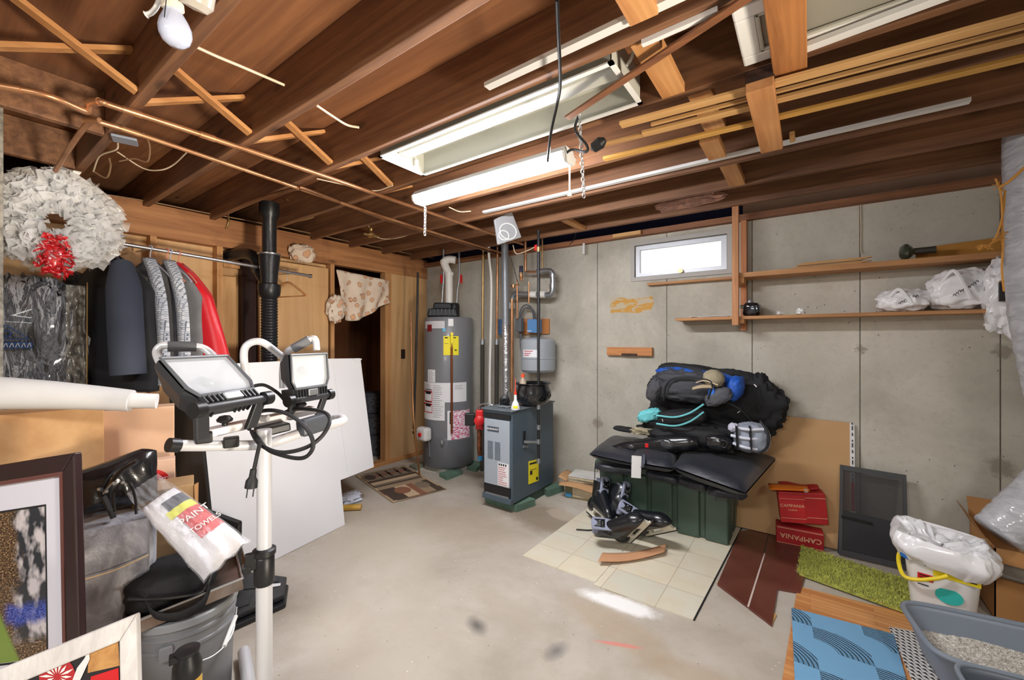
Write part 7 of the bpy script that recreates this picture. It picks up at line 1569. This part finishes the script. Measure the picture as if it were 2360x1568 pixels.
# khaki cap
cp_ = thing('baseball_hat', 'khaki baseball cap on the very top of the bag heap', 'cap', H(1640, 888, 3.12))
M_kh = mat('khaki_twill', (164, 154, 128), 0.9, var=0.12, bump=0.2, bs=90)
lump_at(1645, 873, 3.14, 0.068, 0.07, 0.06, 1, 0.06, 0.95, 0.1, 0, 0.2).build('crown', M_kh, cp_, smooth=80)
c = H(1617, 890, 3.09); b = MB(); b.grid(lambda u, v: c + V((-0.055 + 0.13 * u, -0.02 - 0.035 * v * sin(pi * u) , -0.012 - 0.018 * v + 0.02 * u + 0.012 * sin(pi * u))), 12, 6); b.build('brim', mat('khaki_brim', (176, 158, 128), 0.9), cp_, solid=0.005, smooth=80)
b = MB(); b.tube(spline([H(1604, 882, 3.08), H(1625, 878, 3.07), H(1655, 888, 3.07)]), 0.004, 6); b.build('sweatband', mat('band_pale', (206, 190, 160), 0.8), cp_)
o = lump_at(1487, 993, 3.18, 0.10, 0.06, 0.028, 15, 0.25, 0.8, 0.35, 0, -0.05).build('khaki_cloth', M_kh, smooth=60); tag(o, 'crumpled khaki cloth tucked under the black bags on the cushion', 'cloth')
o = lump_at(1442, 990, 3.25, 0.095, 0.05, 0.018, 21, 0.1, 0.7, 0.1, 0, 0.05).build('folded_flap', M_blackcl, smooth=70); tag(o, 'flat black fabric flap poking out at the tote end of the heap', 'flap')
o = lump_at(1590, 998, 3.22, 0.32, 0.12, 0.10, 18, 0.15, 0.8, 0.4, 0, 0.05).build('black_jersey', M_blackcl, smooth=70); tag(o, 'crumpled black garment squeezed between duffel and shin pads', 'garment')
# shin pads
M_pad = mat('shiny_black', (26, 27, 30), 0.25, coat=0.5, bump=0.15, bs=20)
def shin(px0, py0, px1, py1, y, lab, r=0.066):
    k = thing('shin_pad', lab, 'shin pad', H((px0 + px1) / 2, max(py0, py1) + 14, y), 'hockey shin pads')
    a, c = H(px0, py0, y), H(px1, py1, y); pts = [a.lerp(c, t / 10) for t in range(11)]
    MB().tube(pts, [r * q_ for q_ in (0.45, 0.72, 0.8, 0.78, 0.82, 0.95, 1.05, 1.05, 0.95, 0.85, 0.6)], 20).build('shell', M_pad, k, smooth=80)
    m_ = a.lerp(c, 0.68) + V((0, -r * 0.85, 0.01)); MB().lump(m_, (0.05, 0.02, 0.035), 4, 0.05, 2, 0.9, 24, 14).build('knee_cup', mat('glossy_cup', (60, 62, 66), 0.12, coat=0.8), k)
    m_ = a.lerp(c, 0.25) + V((0, -r * 0.7, 0.01)); MB().lump(m_, (0.028, 0.012, 0.018), 5, 0.05, 2, 0.9, 20, 12).build('ankle_cup', mat('glossy_cup', (60, 62, 66), 0.12), k)
    m_ = a.lerp(c, 0.45) + V((0, -r * 0.86, 0.012)); MB().box(m_.x - 0.015, m_.x + 0.01, m_.y - 0.006, m_.y + 0.006, m_.z - 0.015, m_.z + 0.015).build('red_tab', M_red, k, smooth=0, bevel=0.002)
    return k
shin(1415, 1034, 1610, 1018, 3.10, 'long black hockey shin pad lying along the front of the cushion')
el = thing('elbow_pad', 'black elbow pad with an open ring between shin pad and grey pad', 'elbow pad', H(1660, 1040, 3.12))
lump_at(1655, 1020, 3.14, 0.085, 0.06, 0.058, 6, 0.1, 0.7, 0.15).build('body', M_pad, el, smooth=70)
c = H(1668, 1024, 3.07); MB().tube([c + V((0.02 * cos(t * pi / 8), 0, 0.024 * sin(t * pi / 8))) for t in range(16)], 0.007, 8, closed=True).build('ring', M_black, el)
gpd = thing('padded_shorts', 'rolled grey and white padded hockey gear at the end of the heap', 'padded gear', H(1730, 1045, 3.15))
lump_at(1732, 1008, 3.17, 0.105, 0.085, 0.095, 12, 0.08, 0.75, 0.12).build('body', M_lgrey, gpd, smooth=70)
for i, (x0, y0, x1, y1) in enumerate(((1690, 985, 1760, 990), (1685, 1004, 1755, 1012), (1690, 1022, 1745, 1036))): MB().tube(spline([H(x0, y0, 3.10), H((x0 + x1) / 2, (y0 + y1) / 2 + 3, 3.075), H(x1, y1, 3.10)]), 0.010, 8).build('white_band', mat('band_white', (206, 210, 222), 0.6), gpd)
for px in (1697, 1728): MB().beam(H(px, 982, 3.07), H(px + 3, 1038, 3.075), 0.022, 0.006).build('black_strap', M_black, gpd, smooth=0, bevel=0.002)
MB().tube(spline([H(1752, 970, 3.12), H(1770, 1000, 3.10), H(1768, 1030, 3.10), H(1748, 1046, 3.1)]), 0.008, 8).build('edge_piping', M_black, gpd)
lump_at(1690, 985, 3.12, 0.03, 0.03, 0.028, 8, 0.2, 0.9, 0.2).build('white_tuft', mat('tuft', (190, 190, 206), 0.8), gpd, smooth=70)
# ice skates
def skate():
    "toe toward +x, sole on z=0.062"
    k = thing('ice_skate', '', 'skate', (0, 0, 0), 'hockey skates')
    b = MB(); n = 16
    def boot(u, v):
        a = 2 * pi * u; t = v
        if t < 0.55:  # foot: toe to ankle
            s_ = t / 0.55; x = 0.14 - 0.20 * s_; hw = 0.047 * (0.25 + 0.75 * min(1, s_ * 4) ** 0.5); hh = (0.034 + 0.05 * s_ ** 1.3) * (0.3 + 0.7 * min(1, s_ * 5) ** 0.5); c = V((x, 0, 0.062 + hh)); 
            return c + V((0, hw * cos(a), hh * sin(a)))
        s_ = (t - 0.55) / 0.45; ang2 = s_ * pi / 2; cx = -0.06 - 0.045 * s_; cz = 0.12 + 0.12 * s_
        hw = 0.049 - 0.006 * s_; hh = 0.084 - 0.022 * min(1, s_ * 1.6) + 0.006 * s_
        d = V((-cos(ang2 * 0.9), 0, sin(ang2 * 0.9))); up_ = V((sin(ang2 * 0.9), 0, cos(ang2 * 0.9)))
        return V((cx, 0, cz - 0.0 + 0.02 * (1 - s_) - 0.0)) + V((0, hw * cos(a), 0)) + up_ * (hh * sin(a))
    b.grid(boot, 22, 24, closed_u=True); b.f([len(b.vs) - 22 + i for i in range(22)]); b.f([21 - i for i in range(22)])
    bo = b.build('boot', mat('skate_leather', (20, 23, 28), 0.3, coat=0.35, bump=0.15, bs=40), k, smooth=70)
    MB().lump((-0.095, 0, 0.085), (0.045, 0.036, 0.05), 3, 0.03, 2, 0.9, 22, 14).build('heel_counter', mat('skate_leather', (0, 0, 0)), k)
    b = MB(); b.prism([V((-0.135, -0.02, 0.062)), V((0.12, -0.02, 0.062)), V((0.135, 0, 0.062)), V((0.12, 0.02, 0.062)), V((-0.135, 0.02, 0.062))], (0, 0, 0.008)); b.build('outsole', mat('bone_plastic', (214, 210, 194), 0.4), k, smooth=0, bevel=0.002)
    b = MB()
    for (x0, x1, y) in ((0.03, 0.115, 0), (-0.125, -0.05, 0)):
        b.prism([V((x0, -0.012, 0.062)), V((x1, -0.012, 0.062)), V((x1 - 0.012, -0.006, 0.018)), V((x0 + 0.012, -0.006, 0.018))], (0, 0.024, 0))
    b.box(-0.13, 0.125, -0.006, 0.006, 0.012, 0.026); b.build('blade_holder', mat('bone_plastic', (0, 0, 0)), k, smooth=0, bevel=0.003)
    MB().prism([V((-0.138, -0.0018, 0.014)), V((-0.13, -0.0018, 0.003)), V((0.12, -0.0018, 0.0)), V((0.145, -0.0018, 0.012)), V((0.14, -0.0018, 0.018))], (0, 0.0036, 0)).build('blade', mat('dark_steel', (70, 72, 76), 0.25, 0.8), k, smooth=0)
    b = MB(); b.grid(lambda u, v: V((-0.03 - 0.035 * v - 0.012 * v * v, (u - 0.5) * 0.07 * (1 + 0.15 * v), 0.175 + 0.12 * v - 0.012 * (2 * u - 1) ** 2)), 8, 10); tg = b.build('tongue', mat('tongue_grey', (150, 156, 178), 0.8, var=0.2), k, solid=0.012, smooth=70)
    b = MB(); b.grid(lambda u, v: V((-0.046 - 0.03 * v, (u - 0.5) * 0.05, 0.222 + 0.055 * v)) + V((0.009, 0, 0.003)), 4, 4); b.build('tongue_badge', M_black, k, solid=0.004)
    b = MB(); b.tube([V((-0.045, -0.014, 0.248)), V((-0.041, -0.006, 0.236)), V((-0.045, 0, 0.246)), V((-0.041, 0.006, 0.236)), V((-0.05, 0.015, 0.252))], 0.0022, 6); b.build('badge_mark', M_wtext, k)
    b = MB()
    for i in range(6):
        t = i / 5; x = 0.06 - 0.085 * t; z = 0.128 + 0.052 * t; s_ = 1 if i % 2 else -1
        b.tube(spline([V((x, -0.024, z - 0.006)), V((x - 0.006, 0, z + 0.008)), V((x - 0.014, 0.024, z))], 4), 0.0032, 6)
    b.build('laces', M_wtext, k)
    b = MB(); b.tube([V((0.06, -0.038, 0.10)), V((0.0, -0.041, 0.105)), V((-0.02, -0.041, 0.14)), V((-0.07, -0.041, 0.15))], 0.0014, 5); b.build('stitching', M_wtext, k)
    b = MB(); b.lathe([(0, 0), (0.034, 0.0), (0.04, 0.02)], (-0.1, 0, 0.235), 20, sx=1.15); b.build('lining', mat('tongue_grey', (0, 0, 0)), k)
    return k
sk = skate()
def place(k, M, lab):
    k.matrix_world = M; k['label'] = lab; BASE[k.name] = V((0, 0, 0))
def iv(r, u, t): return RT * r + UP * u - FW * t      # right, up, toward the camera
def bz(x, z): x = iv(*x).normalized(); z = iv(*z); y = z.cross(x).normalized(); return basis((0, 0, 0), x, y)
lay = [(1390, 1160, 3.16, 'upright hockey skate furthest left, its tongue standing up', bz((0.35, -0.1, 0.9), (0.42, 0.9, 0.05)), 0),
       (1434, 1188, 3.06, 'half hidden hockey skate behind the two lying skates', bz((0.45, -0.2, 0.85), (0.6, 0.75, 0.05)), 0),
       (1438, 1230, 2.76, 'hockey skate lying on its side in front of the green tote', bz((0.32, 0.75, 0.58), (-0.9, 0.36, 0.05)), 0),
       (1494, 1212, 2.84, 'foremost laced hockey skate with its white blade holder toward the camera', bz((0.45, 0.5, 0.74), (-0.72, 0.68, 0.0)), 0)]
for i, (px, py, t_, lab, B, off) in enumerate(lay):
    k = sk if i == 0 else copy_tree(sk); Mw = Matrix.Translation(P(px, py, t_)) @ B @ Matrix.Scale(1.12, 4) @ Matrix.Translation((0.0, 0, -0.12))
    # rest the lowest vertex on the vinyl
    lo = min((Mw @ v.co).z for ch in k.children for v in ch.data.vertices); Mw = Matrix.Translation((0, 0, 0.006 - lo)) @ Mw
    place(k, Mw, lab)
b = MB(); b.tube(spline([Zp(1328, 1221, 0.01), Zp(1365, 1222, 0.012), Zp(1392, 1212, 0.02), Zp(1410, 1200, 0.04)]), 0.005, 8); tag(b.build('loose_strap', M_black), 'loose black strap trailing on the vinyl from the skates', 'strap')
b = MB(); c0, c1 = Zp(1380, 1289, 0.02), Zp(1530, 1268, 0.02)
b.grid(lambda u, v: c0.lerp(c1, u) + V((0.02 * v, -0.055 + 0.11 * (1 - v) - 0.03 * sin(pi * u), 0.004 + 0.012 * (1 - sin(pi * u)))), 20, 4); tag(b.build('cardboard_strip', mat('strip_brown', (196, 146, 108), 0.8), solid=0.004, smooth=60), 'curved strip of brown cardboard lying in front of the skates', 'cardboard strip')
# old books beside the boiler
M_pages = mat('yellowed_pages', (206, 190, 160), 0.85, var=0.12, vs=20)
bx = thing('book_box', 'battered cardboard box with torn flaps between boiler and green tote', 'box', Zp(1340, 1150, 0))
qb = [Zp(1300, 1150, 0.0), Zp(1396, 1166, 0.0)]
dxb = (qb[1] - qb[0]).normalized(); dyb = V((-dxb.y, dxb.x, 0)); dyb = dyb if dyb.y > 0 else -dyb
Lq = (qb[1] - qb[0]).length
Mx = basis(qb[0], dxb, dyb)
MB(Mx).box(0.0, Lq, 0.03, 0.30, 0.001, 0.13).build('carton', mat('worn_olive_box', (96, 100, 74), 0.8, c2=(150, 128, 92), vs=6), bx, smooth=0, bevel=0.003)
MB(Mx).box(0.07, Lq - 0.02, 0.026, 0.031, 0.02, 0.11).build('page_block', M_pages, bx, smooth=0)
MB(Mx).box(0.004, 0.06, 0.026, 0.031, 0.012, 0.05).build('blue_spine', mat('spine_blue', (60, 130, 170), 0.6), bx, smooth=0)
b = MB(Mx); b.grid(lambda u, v: V((-0.04 + (Lq + 0.02) * u, 0.03 - 0.07 * v, 0.132 + 0.018 * sin(pi * u + 0.5) - 0.03 * v * (0.4 + u))), 12, 4); b.build('torn_flap', M_card, bx, solid=0.004, smooth=60)
b = MB(Mx); b.grid(lambda u, v: V((-0.06 + 0.08 * u, 0.02 + 0.26 * v, 0.15 + 0.03 * (1 - u) + 0.01 * sin(v * 5))), 4, 10); b.build('side_flap', M_card, bx, solid=0.004, smooth=60)
for i, (dz, c_) in enumerate(((0.134, (206, 200, 190)), (0.162, (222, 220, 214)))):
    k = thing('old_book', ('lower' if i == 0 else 'upper') + ' old pale book lying in the battered box beside the boiler', 'book', Mx @ V((Lq / 2, 0.15, dz)), 'old books'); M2_ = Mx @ Matrix.Rotation(0.05 * (1 - 2 * i), 4, 'Z')
    MB(M2_).box(0.02, Lq - 0.03, 0.06, 0.27, dz + 0.003, dz + 0.024).build('pages', M_pages, k, smooth=0)
    MB(M2_).box(0.015, Lq - 0.025, 0.055, 0.275, dz + 0.024, dz + 0.027).build('cover', mat('book_cover_%d' % i, c_, 0.6, var=0.1), k, smooth=0)
# big cardboard sheet leaning on the concrete
xa, xb = Yp(1700, 1200, 3.5).x - 0.4, None
p_tr = Yp(1958, 974, 3.60); p_br = V((p_tr.x - 0.0, 3.50, 0.0)); p_tl = Yp(1760, 962, 3.60)
cs = thing('cardboard_sheet', 'large plain brown cardboard sheet leaning on the concrete behind the tote', 'cardboard sheet', (-0.2, 3.5, 0))
MB().prism([V((-0.75, 3.49, 0.015)), V((p_tr.x, 3.49, 0.015)), V((p_tr.x, 3.588, p_tr.z)), V((-0.75, 3.588, p_tr.z + 0.012))], (0, 0.006, 0)).build('sheet', mat('sheet_brown', (192, 152, 106), 0.8, var=0.04, vs=2), cs, smooth=0)
b = MB(); b.m = 0; b.prism([V((p_tr.x, 3.485, 0.015)), V((p_tr.x + 0.025, 3.49, 0.015)), V((p_tr.x + 0.025, 3.588, p_tr.z - 0.01)), V((p_tr.x, 3.585, p_tr.z - 0.003))], (0, 0.012, 0)); b.build('printed_edge', M_lab, cs, smooth=0)
b = MB()
for i in range(16):
    z = 0.28 + i * 0.037; y = 3.484 + 0.099 * (z / p_tr.z); b.m = 1 if i < 5 else 0
    b.box(p_tr.x + (0.004 if i < 5 else 0.010), p_tr.x + (0.021 if i < 5 else 0.015), y - 0.0025, y + 0.004, z, z + (0.034 if i < 5 else 0.012 + 0.008 * (i % 3)))
b.build('edge_print', [M_ink, M_red], cs, smooth=0)
# red wine boxes
M_rbox = mat('crimson_card', (172, 30, 36), 0.5, c2=(150, 24, 30), vs=5)
M_goldt = mat('gold_print', (226, 190, 150), 0.5)
q0, q1 = Zp(1789, 1253, 0), Zp(1899, 1276, 0)
M = basis(q0, (q1 - q0), V((0, 1, 0))); w_ = (q1 - q0).length
rb1 = thing('red_wine_box', 'lower red wine carton standing upside down with its lettering inverted', 'box', q0, 'red wine cartons')
c1_ = MB(M).box(0, w_, 0, 0.20, 0.001, 0.128).build('carton', M_rbox, rb1, smooth=0, bevel=0.004)
Mt = M @ Matrix.Translation((w_ * 0.52, -0.0012, 0.068)) @ Matrix.Rotation(pi / 2, 4, 'X') @ Matrix.Rotation(pi, 4, 'Z')
text('carton_lettering', 'CAMPANIA', 0.046, Mt, M_goldt, c1_)
b = MB(M); b.box(0.004, w_ - 0.004, -0.001, 0.0, 0.116, 0.119); b.box(0.004, w_ - 0.004, -0.001, 0.0, 0.016, 0.018); b.build('gold_line', M_goldt, c1_, smooth=0)
M2 = M @ Matrix.Translation((0.035, 0.01, 0.129)) @ Matrix.Rotation(-0.10, 4, 'Y') @ Matrix.Rotation(0.10, 4, 'Z') 
rb2 = thing('red_wine_box', 'upper red wine carton with gold lettering tilted on the lower one', 'box', M2 @ V((0, 0, 0)), 'red wine cartons')
h2 = 0.205
M2 = M2 @ Matrix.Translation((0, 0, 0.022))
c2_ = MB(M2).box(0, w_ * 1.0, 0, 0.18, -0.001, h2).build('carton', mat('crimson_card2', (186, 34, 38), 0.5, c2=(160, 28, 32), vs=5), rb2, smooth=0, bevel=0.004)
MB(M2).box(-0.004, w_ * 0.55, -0.004, 0.0, 0.0, h2 - 0.02).build('front_flap', mat('crimson_flap', (192, 36, 40), 0.5), c2_, smooth=0, bevel=0.002)
text('carton_lettering', 'CAMPANIA', 0.028, M2 @ Matrix.Translation((w_ * 0.27, -0.005, h2 * 0.56)) @ Matrix.Rotation(pi / 2, 4, 'X'), M_goldt, c2_)
text('carton_lettering', 'FALERNO', 0.012, M2 @ Matrix.Translation((w_ * 0.27, -0.005, h2 * 0.42)) @ Matrix.Rotation(pi / 2, 4, 'X'), M_goldt, c2_)
b = MB(M2); b.box(0.0, w_ * 0.55, -0.0052, -0.004, h2 - 0.045, h2 - 0.043); b.box(0.0, w_ * 0.55, -0.0052, -0.004, 0.03, 0.032); b.box(w_ * 0.56, w_, -0.0012, 0, 0.04, 0.042); b.box(w_ * 0.56, w_, -0.0012, 0, h2 - 0.035, h2 - 0.032); b.build('gold_line', M_goldt, c2_, smooth=0)
MB(M2).grid(lambda u, v: V((0.02 + (w_ - 0.04) * u, 0.04 + 0.15 * v, h2 + 0.01 + 0.02 * sin(v * 2.5) + 0.006 * sin(u * 8))), 10, 6).build('lifted_flap', M_rbox, c2_, solid=0.004, smooth=60)
b = MB(M2); b.grid(lambda u, v: V((-0.05 + 0.23 * u, 0.0 + 0.08 * v - 0.01, h2 + 0.016 - 0.006 * v + 0.024 * v * (1 - u * 0.3))), 8, 3)
of = b.build('orange_folder', mat('orange_card', (240, 128, 36), 0.35), solid=0.004, smooth=60); tag(of, 'bright orange card poking out of the top of the upper red carton', 'card')
o = MB(M2).box(0.15, 0.172, -0.002, 0.03, h2 + 0.004, h2 + 0.022).build('white_card', M_paper, smooth=0, bevel=0.002); tag(o, 'small white card beside the orange one in the upper red carton', 'card')
# insect screens
s0 = Zp(1928, 1280, 0.0); s1 = Zp(2082, 1307, 0.0); t1 = Yp(2089, 1096, 3.60); t0 = Yp(1936, 1072, 3.60)
t1 = Yp(2089, 1096, 3.54); t0 = Yp(1936, 1072, 3.54); s0 = V((t0.x - 0.012, 3.425, 0.013)); s1 = V((t1.x - 0.005, 3.425, 0.013))
S = lambda u, v, o=0.0: s0.lerp(s1, u).lerp(t0.lerp(t1, u), v) + V((0, o, 0))
scn = thing('insect_screen', 'dark framed insect screen leaning on the concrete behind the green rug', 'screen', s0)
quadframe(lambda u, v: S(u, v), 0.055, V((0, 0.01, 0))).build('frame', mat('screen_frame', (58, 58, 60), 0.5), scn, smooth=0, bevel=0.001)
MB().quad(S(0.04, 0.04, 0.004), S(0.96, 0.04, 0.004), S(0.96, 0.96, 0.004), S(0.04, 0.96, 0.004)).build('mesh', mat('screen_mesh', (44, 44, 47), 0.6, alpha=0.72), scn, smooth=0)
b = MB(); b.beam(S(0.03, 0.42, -0.004), S(0.5, 0.41, -0.004), 0.006, 0.012); b.build('pull_tab', M_black, scn, smooth=0)
bkp = thing('dark_board', 'charcoal board leaning behind the lower half of the insect screen', 'board', S(0, 0, 0.02))
MB().prism([S(-0.02, 0.0, 0.013), S(0.9, 0.0, 0.013), S(0.97, 0.46, 0.013), S(0.0, 0.48, 0.013)], (0, 0.008, 0)).build('panel', mat('charcoal_board', (48, 48, 51), 0.5, var=0.15, vs=5), bkp, smooth=0)
# ================================================================ LITTER CORNER
bc = Zp(2163, 1425, 0.0); bc = V((0.545, 3.0, 0.007))
bu = thing('litter_bucket', 'white printed plastic bucket lined with a big white bin bag', 'bucket', bc)
M_wb = mat('bucket_white', (230, 228, 224), 0.35)
MFb = face_cam(bc); bh = 0.345
def sq(u, w, e=0.28):
    a = 2 * pi * u; f = lambda x: math.copysign(abs(x) ** e, x); return V((w * f(cos(a)), w * f(sin(a)), 0))
b = MB(MFb); prof_ = [(0.0, 0.0), (0.105, 0.0), (0.115, 0.01), (0.135, bh)]
b.grid(lambda u, v: sq(u, 0.112 + 0.03 * v, 0.45) + V((0, 0, bh * v)), 56, 10, closed_u=True); b.f([b.v(sq(i / 56, 0.112, 0.45)) for i in range(56)]); b.build('pail', M_wb, bu, smooth=60)
fr_ = lambda x, z: V((x, -(0.112 + 0.03 * z / bh) - 0.0015, z))
def sq_face(name, x0, x1, z0_, z1_, m, d=0.001):
    b = MB(MFb); b.prism([fr_(x0, z0_), fr_(x1, z0_), fr_(x1, z1_), fr_(x0, z1_)], (0, -d, 0)); return b.build(name, m, bu, smooth=0)
sq_face('yellow_stripe', -0.03, 0.128, 0.235, 0.262, mat('stripe_yellow', (236, 214, 40), 0.4)); sq_face('red_label', -0.085, -0.03, 0.195, 0.23, M_red); 
b = MB(MFb); q = fr_(0.025, 0.15); b.prism([q + V((0.048 * cos(t * pi / 14), 0, 0.038 * sin(t * pi / 14))) for t in range(28)], (0, -0.0012, 0)); b.build('teal_circle', mat('label_teal', (58, 188, 178), 0.4), bu, smooth=0)
b = MB(MFb)
for (x0, x1, z) in ((-0.078, -0.04, 0.218), (-0.075, -0.045, 0.206), (0.0, 0.05, 0.285), (0.06, 0.09, 0.292), (0.09, 0.115, 0.248), (-0.085, -0.045, 0.17), (-0.06, 0.07, 0.272)): b.prism([fr_(x0, z) + V((0, -0.001, 0)), fr_(x1, z) + V((0, -0.001, 0)), fr_(x1, z + 0.005) + V((0, -0.001, 0)), fr_(x0, z + 0.005) + V((0, -0.001, 0))], (0, -0.001, 0))
b.build('label_print', M_ink, bu, smooth=0)
b = MB(MFb); q = fr_(-0.115, 0.30); b.prism([q + V((0.035 * cos(t * pi / 12), 0.0, 0.018 * sin(t * pi / 12))) for t in range(24)], (0, -0.0012, 0)); b.build('blue_oval', mat('label_blue', (40, 110, 190), 0.4), bu, smooth=0)
hp = spline([MFb @ V(p) for p in ((-0.150, 0.0, 0.285), (-0.158, -0.08, 0.245), (-0.135, -0.155, 0.20), (-0.085, -0.17, 0.205), (-0.02, -0.165, 0.235), (0.02, -0.155, 0.26))], 6)
MB().tube(hp, 0.009, 10).build('yellow_handle', mat('handle_yellow', (240, 214, 44), 0.4), bu)
lg = thing('bin_liner', 'white bin bag folded out over the rim of the litter bucket', 'bin bag', MFb @ V((0, 0, bh - 0.06)))
def liner(u, v):
    a = 2 * pi * u; n = noise.noise(V((cos(a) * 2.2, sin(a) * 2.2, v * 3))); n2 = noise.noise(V((cos(a) * 7, sin(a) * 7, v * 6)))
    if v < 0.45:   # outer skirt up to the rim
        s_ = v / 0.45; w = 0.152 + 0.022 * sin(pi * s_) + 0.008 * s_ + 0.02 * n; z = bh - 0.075 + 0.125 * s_ + 0.022 * n * (1 - s_) + 0.012 * n2
    else:
        s_ = (v - 0.45) / 0.55; w = (0.158 + 0.02 * n) * (1 - 0.95 * s_ ** 1.3); z = bh + 0.05 - 0.055 * s_ ** 0.7 + 0.05 * n2 * sin(pi * min(1, s_ * 1.2)) + 0.05 * n * s_
    p = sq(u, w, 0.55); return V((p.x * 1.08 + 0.012 * n2, p.y * 1.02, z + 0.018 * p.x / 0.15 * -1))
b = MB(MFb); b.grid(liner, 120, 60, closed_u=True); b.build('bag', M_bag, lg, smooth=60)
o = lg
# litter tray
M_tray = mat('tray_grey', (128, 138, 150), 0.38)
tA, tB = V((0.345, 2.60, 0.012)), V((0.95, 2.72, 0.012))
lt = thing('litter_tray', 'large grey cat litter tray with sloping sides on the woven rug', 'litter tray', V((0.7, 2.45, 0.0125)))
cT = V((0.70, 2.51, 0)); RTm = Matrix.Translation((cT.x, cT.y, 0.0125)) @ Matrix.Rotation(0.16, 4, 'Z')
def tray_pt(u, w, d, z, e=0.32): a = 2 * pi * u; f = lambda x: math.copysign(abs(x) ** e, x); return V((w * f(cos(a)), d * f(sin(a)), z))
TW, TD, TH = 0.335, 0.20, 0.165
b = MB(RTm); b.grid(lambda u, v: (lambda s_: tray_pt(u, (TW - 0.05 + 0.05 * s_), (TD - 0.05 + 0.05 * s_), TH * s_ * (1 + 0.22 * max(0, cos(2 * pi * u)) * 0)))(v), 72, 8, closed_u=True)
b.f([b.v(tray_pt(i / 72, TW - 0.05, TD - 0.05, 0.0)) for i in range(72)])
b.build('tub', M_tray, lt, solid=0.005, smooth=60)
MB(RTm).tube([tray_pt(i / 72, TW + 0.006, TD + 0.006, TH) for i in range(72)], 0.011, 10, closed=True).build('rolled_rim', M_tray, lt)
lit = MB(RTm); lit.grid(lambda u, v: (lambda q: V((q.x, q.y, 0.07 + 0.03 * noise.noise(V((q.x * 6, q.y * 6, 2))) + 0.006 * noise.noise(V((q.x * 60, q.y * 60, 5))) + 0.004 * noise.noise(V((q.x * 160, q.y * 160, 9))) + 0.05 * max(0, -q.x * 1.2 + 0.0) * 0 - 0.08 * max(0, 0.5 - abs(q.x + 0.05) * 3) * 0)))(tray_pt(u, (TW - 0.032) * v, (TD - 0.032) * v, 0)), 200, 60, closed_u=True)
def m_litter():
    k = NT('clay_litter'); n = k.n('TexVoronoi', {'Vector': k.co(), 'Scale': 190.0}); s_ = k.n('SeparateColor', {0: n.outputs[1]}).outputs[0]
    k.col(k.ramp(s_, [(0.0, (150, 142, 130)), (0.3, (196, 189, 176)), (0.7, (220, 215, 204)), (1.0, (238, 235, 228))])); k.set(Roughness=0.95); k.bump(n.outputs[0], 0.9, 0.006); return k.m
o = lit.build('cat_litter', m_litter(), smooth=0); tag(o, 'grey clay cat litter heaped in the large litter tray', 'cat litter', kind='stuff')
# second darker tray in the very corner
t2 = thing('second_tray', 'smaller dark grey tray at the picture corner in front of the litter tray', 'tray', (0.62, 2.0, 0.0125))
c = V((0.69, 2.03, 0)); RT2 = Matrix.Translation((c.x, c.y, 0.0125)) @ Matrix.Rotation(0.15, 4, 'Z')
M_t2 = mat('tray_dark', (88, 96, 106), 0.4)
b = MB(RT2); b.grid(lambda u, v: tray_pt(u, 0.20 + 0.04 * v, 0.17 + 0.04 * v, 0.20 * v, 0.3), 64, 8, closed_u=True); b.f([b.v(tray_pt(i / 64, 0.20, 0.17, 0.0, 0.3)) for i in range(64)]); b.build('tub', M_t2, t2, solid=0.005, smooth=60)
MB(RT2).tube([tray_pt(i / 64, 0.244, 0.214, 0.20, 0.3) for i in range(64)], 0.008, 8, closed=True).build('rim', M_tray, t2)
# brown carton with the duct end
k = thing('moving_carton', 'large open brown carton holding the end of the grey duct', 'box', V((0.95, 3.2, 0.0)))
qa, qc = Zp(2170, 1330, 0.0), None
X0c, X1c, Y0c, Y1c, Zc = 0.75, 1.24, 3.10, 3.5, 0.36
b = MB()
for x0, x1, y0, y1 in ((X0c, X1c, Y0c, Y0c + 0.005), (X0c, X1c, Y1c - 0.005, Y1c), (X0c, X0c + 0.005, Y0c, Y1c), (X1c - 0.005, X1c, Y0c, Y1c)): b.box(x0, x1, y0, y1, 0.001, Zc)
b.box(X0c, X1c, Y0c, Y1c, 0.001, 0.006); b.build('carton', M_card2, k, smooth=0)
b = MB(); b.prism([V((X0c, Y1c, Zc)), V((X1c, Y1c, Zc)), V((X1c, Y1c + 0.06, Zc + 0.12)), V((X0c, Y1c + 0.06, Zc + 0.12))], (0, 0.004, 0)); b.build('rear_flap', M_card2, k, smooth=0)
b = MB(); b.prism([V((X0c, Y0c + 0.12, Zc)), V((X0c, Y1c, Zc)), V((X0c - 0.05, Y1c, Zc + 0.10)), V((X0c - 0.05, Y0c + 0.16, Zc + 0.09))], (-0.004, 0, 0.002)); b.build('side_flap', M_card2, k, smooth=0)
text('carton_lettering', 'CHANG', 0.035, Matrix.Translation((X0c + 0.16, Y1c + 0.03, Zc + 0.07)) @ Matrix.Rotation(pi / 2 - 0.46, 4, 'X'), M_ink, k)
b = MB()
for i in range(5): b.box(X0c + 0.05 + i * 0.05, X0c + 0.08 + i * 0.05, Y0c - 0.0015, Y0c, 0.255 + 0.008 * (i % 2), 0.28)
b.build('carton_print', M_ink, k, smooth=0)
b = MB(); b.grid(lambda u, v: V((X0c - 0.05 + 0.6 * u, Y0c - 0.02 - 0.05 * v - 0.03 * sin(pi * u), Zc - 0.06 - 0.05 * v - 0.02 * u)), 14, 4); o = b.build('olive_strip', mat('olive_plastic', (100, 92, 80), 0.5), solid=0.012, smooth=60); tag(o, 'dull olive curved strip resting across the front of the brown carton', 'strip')
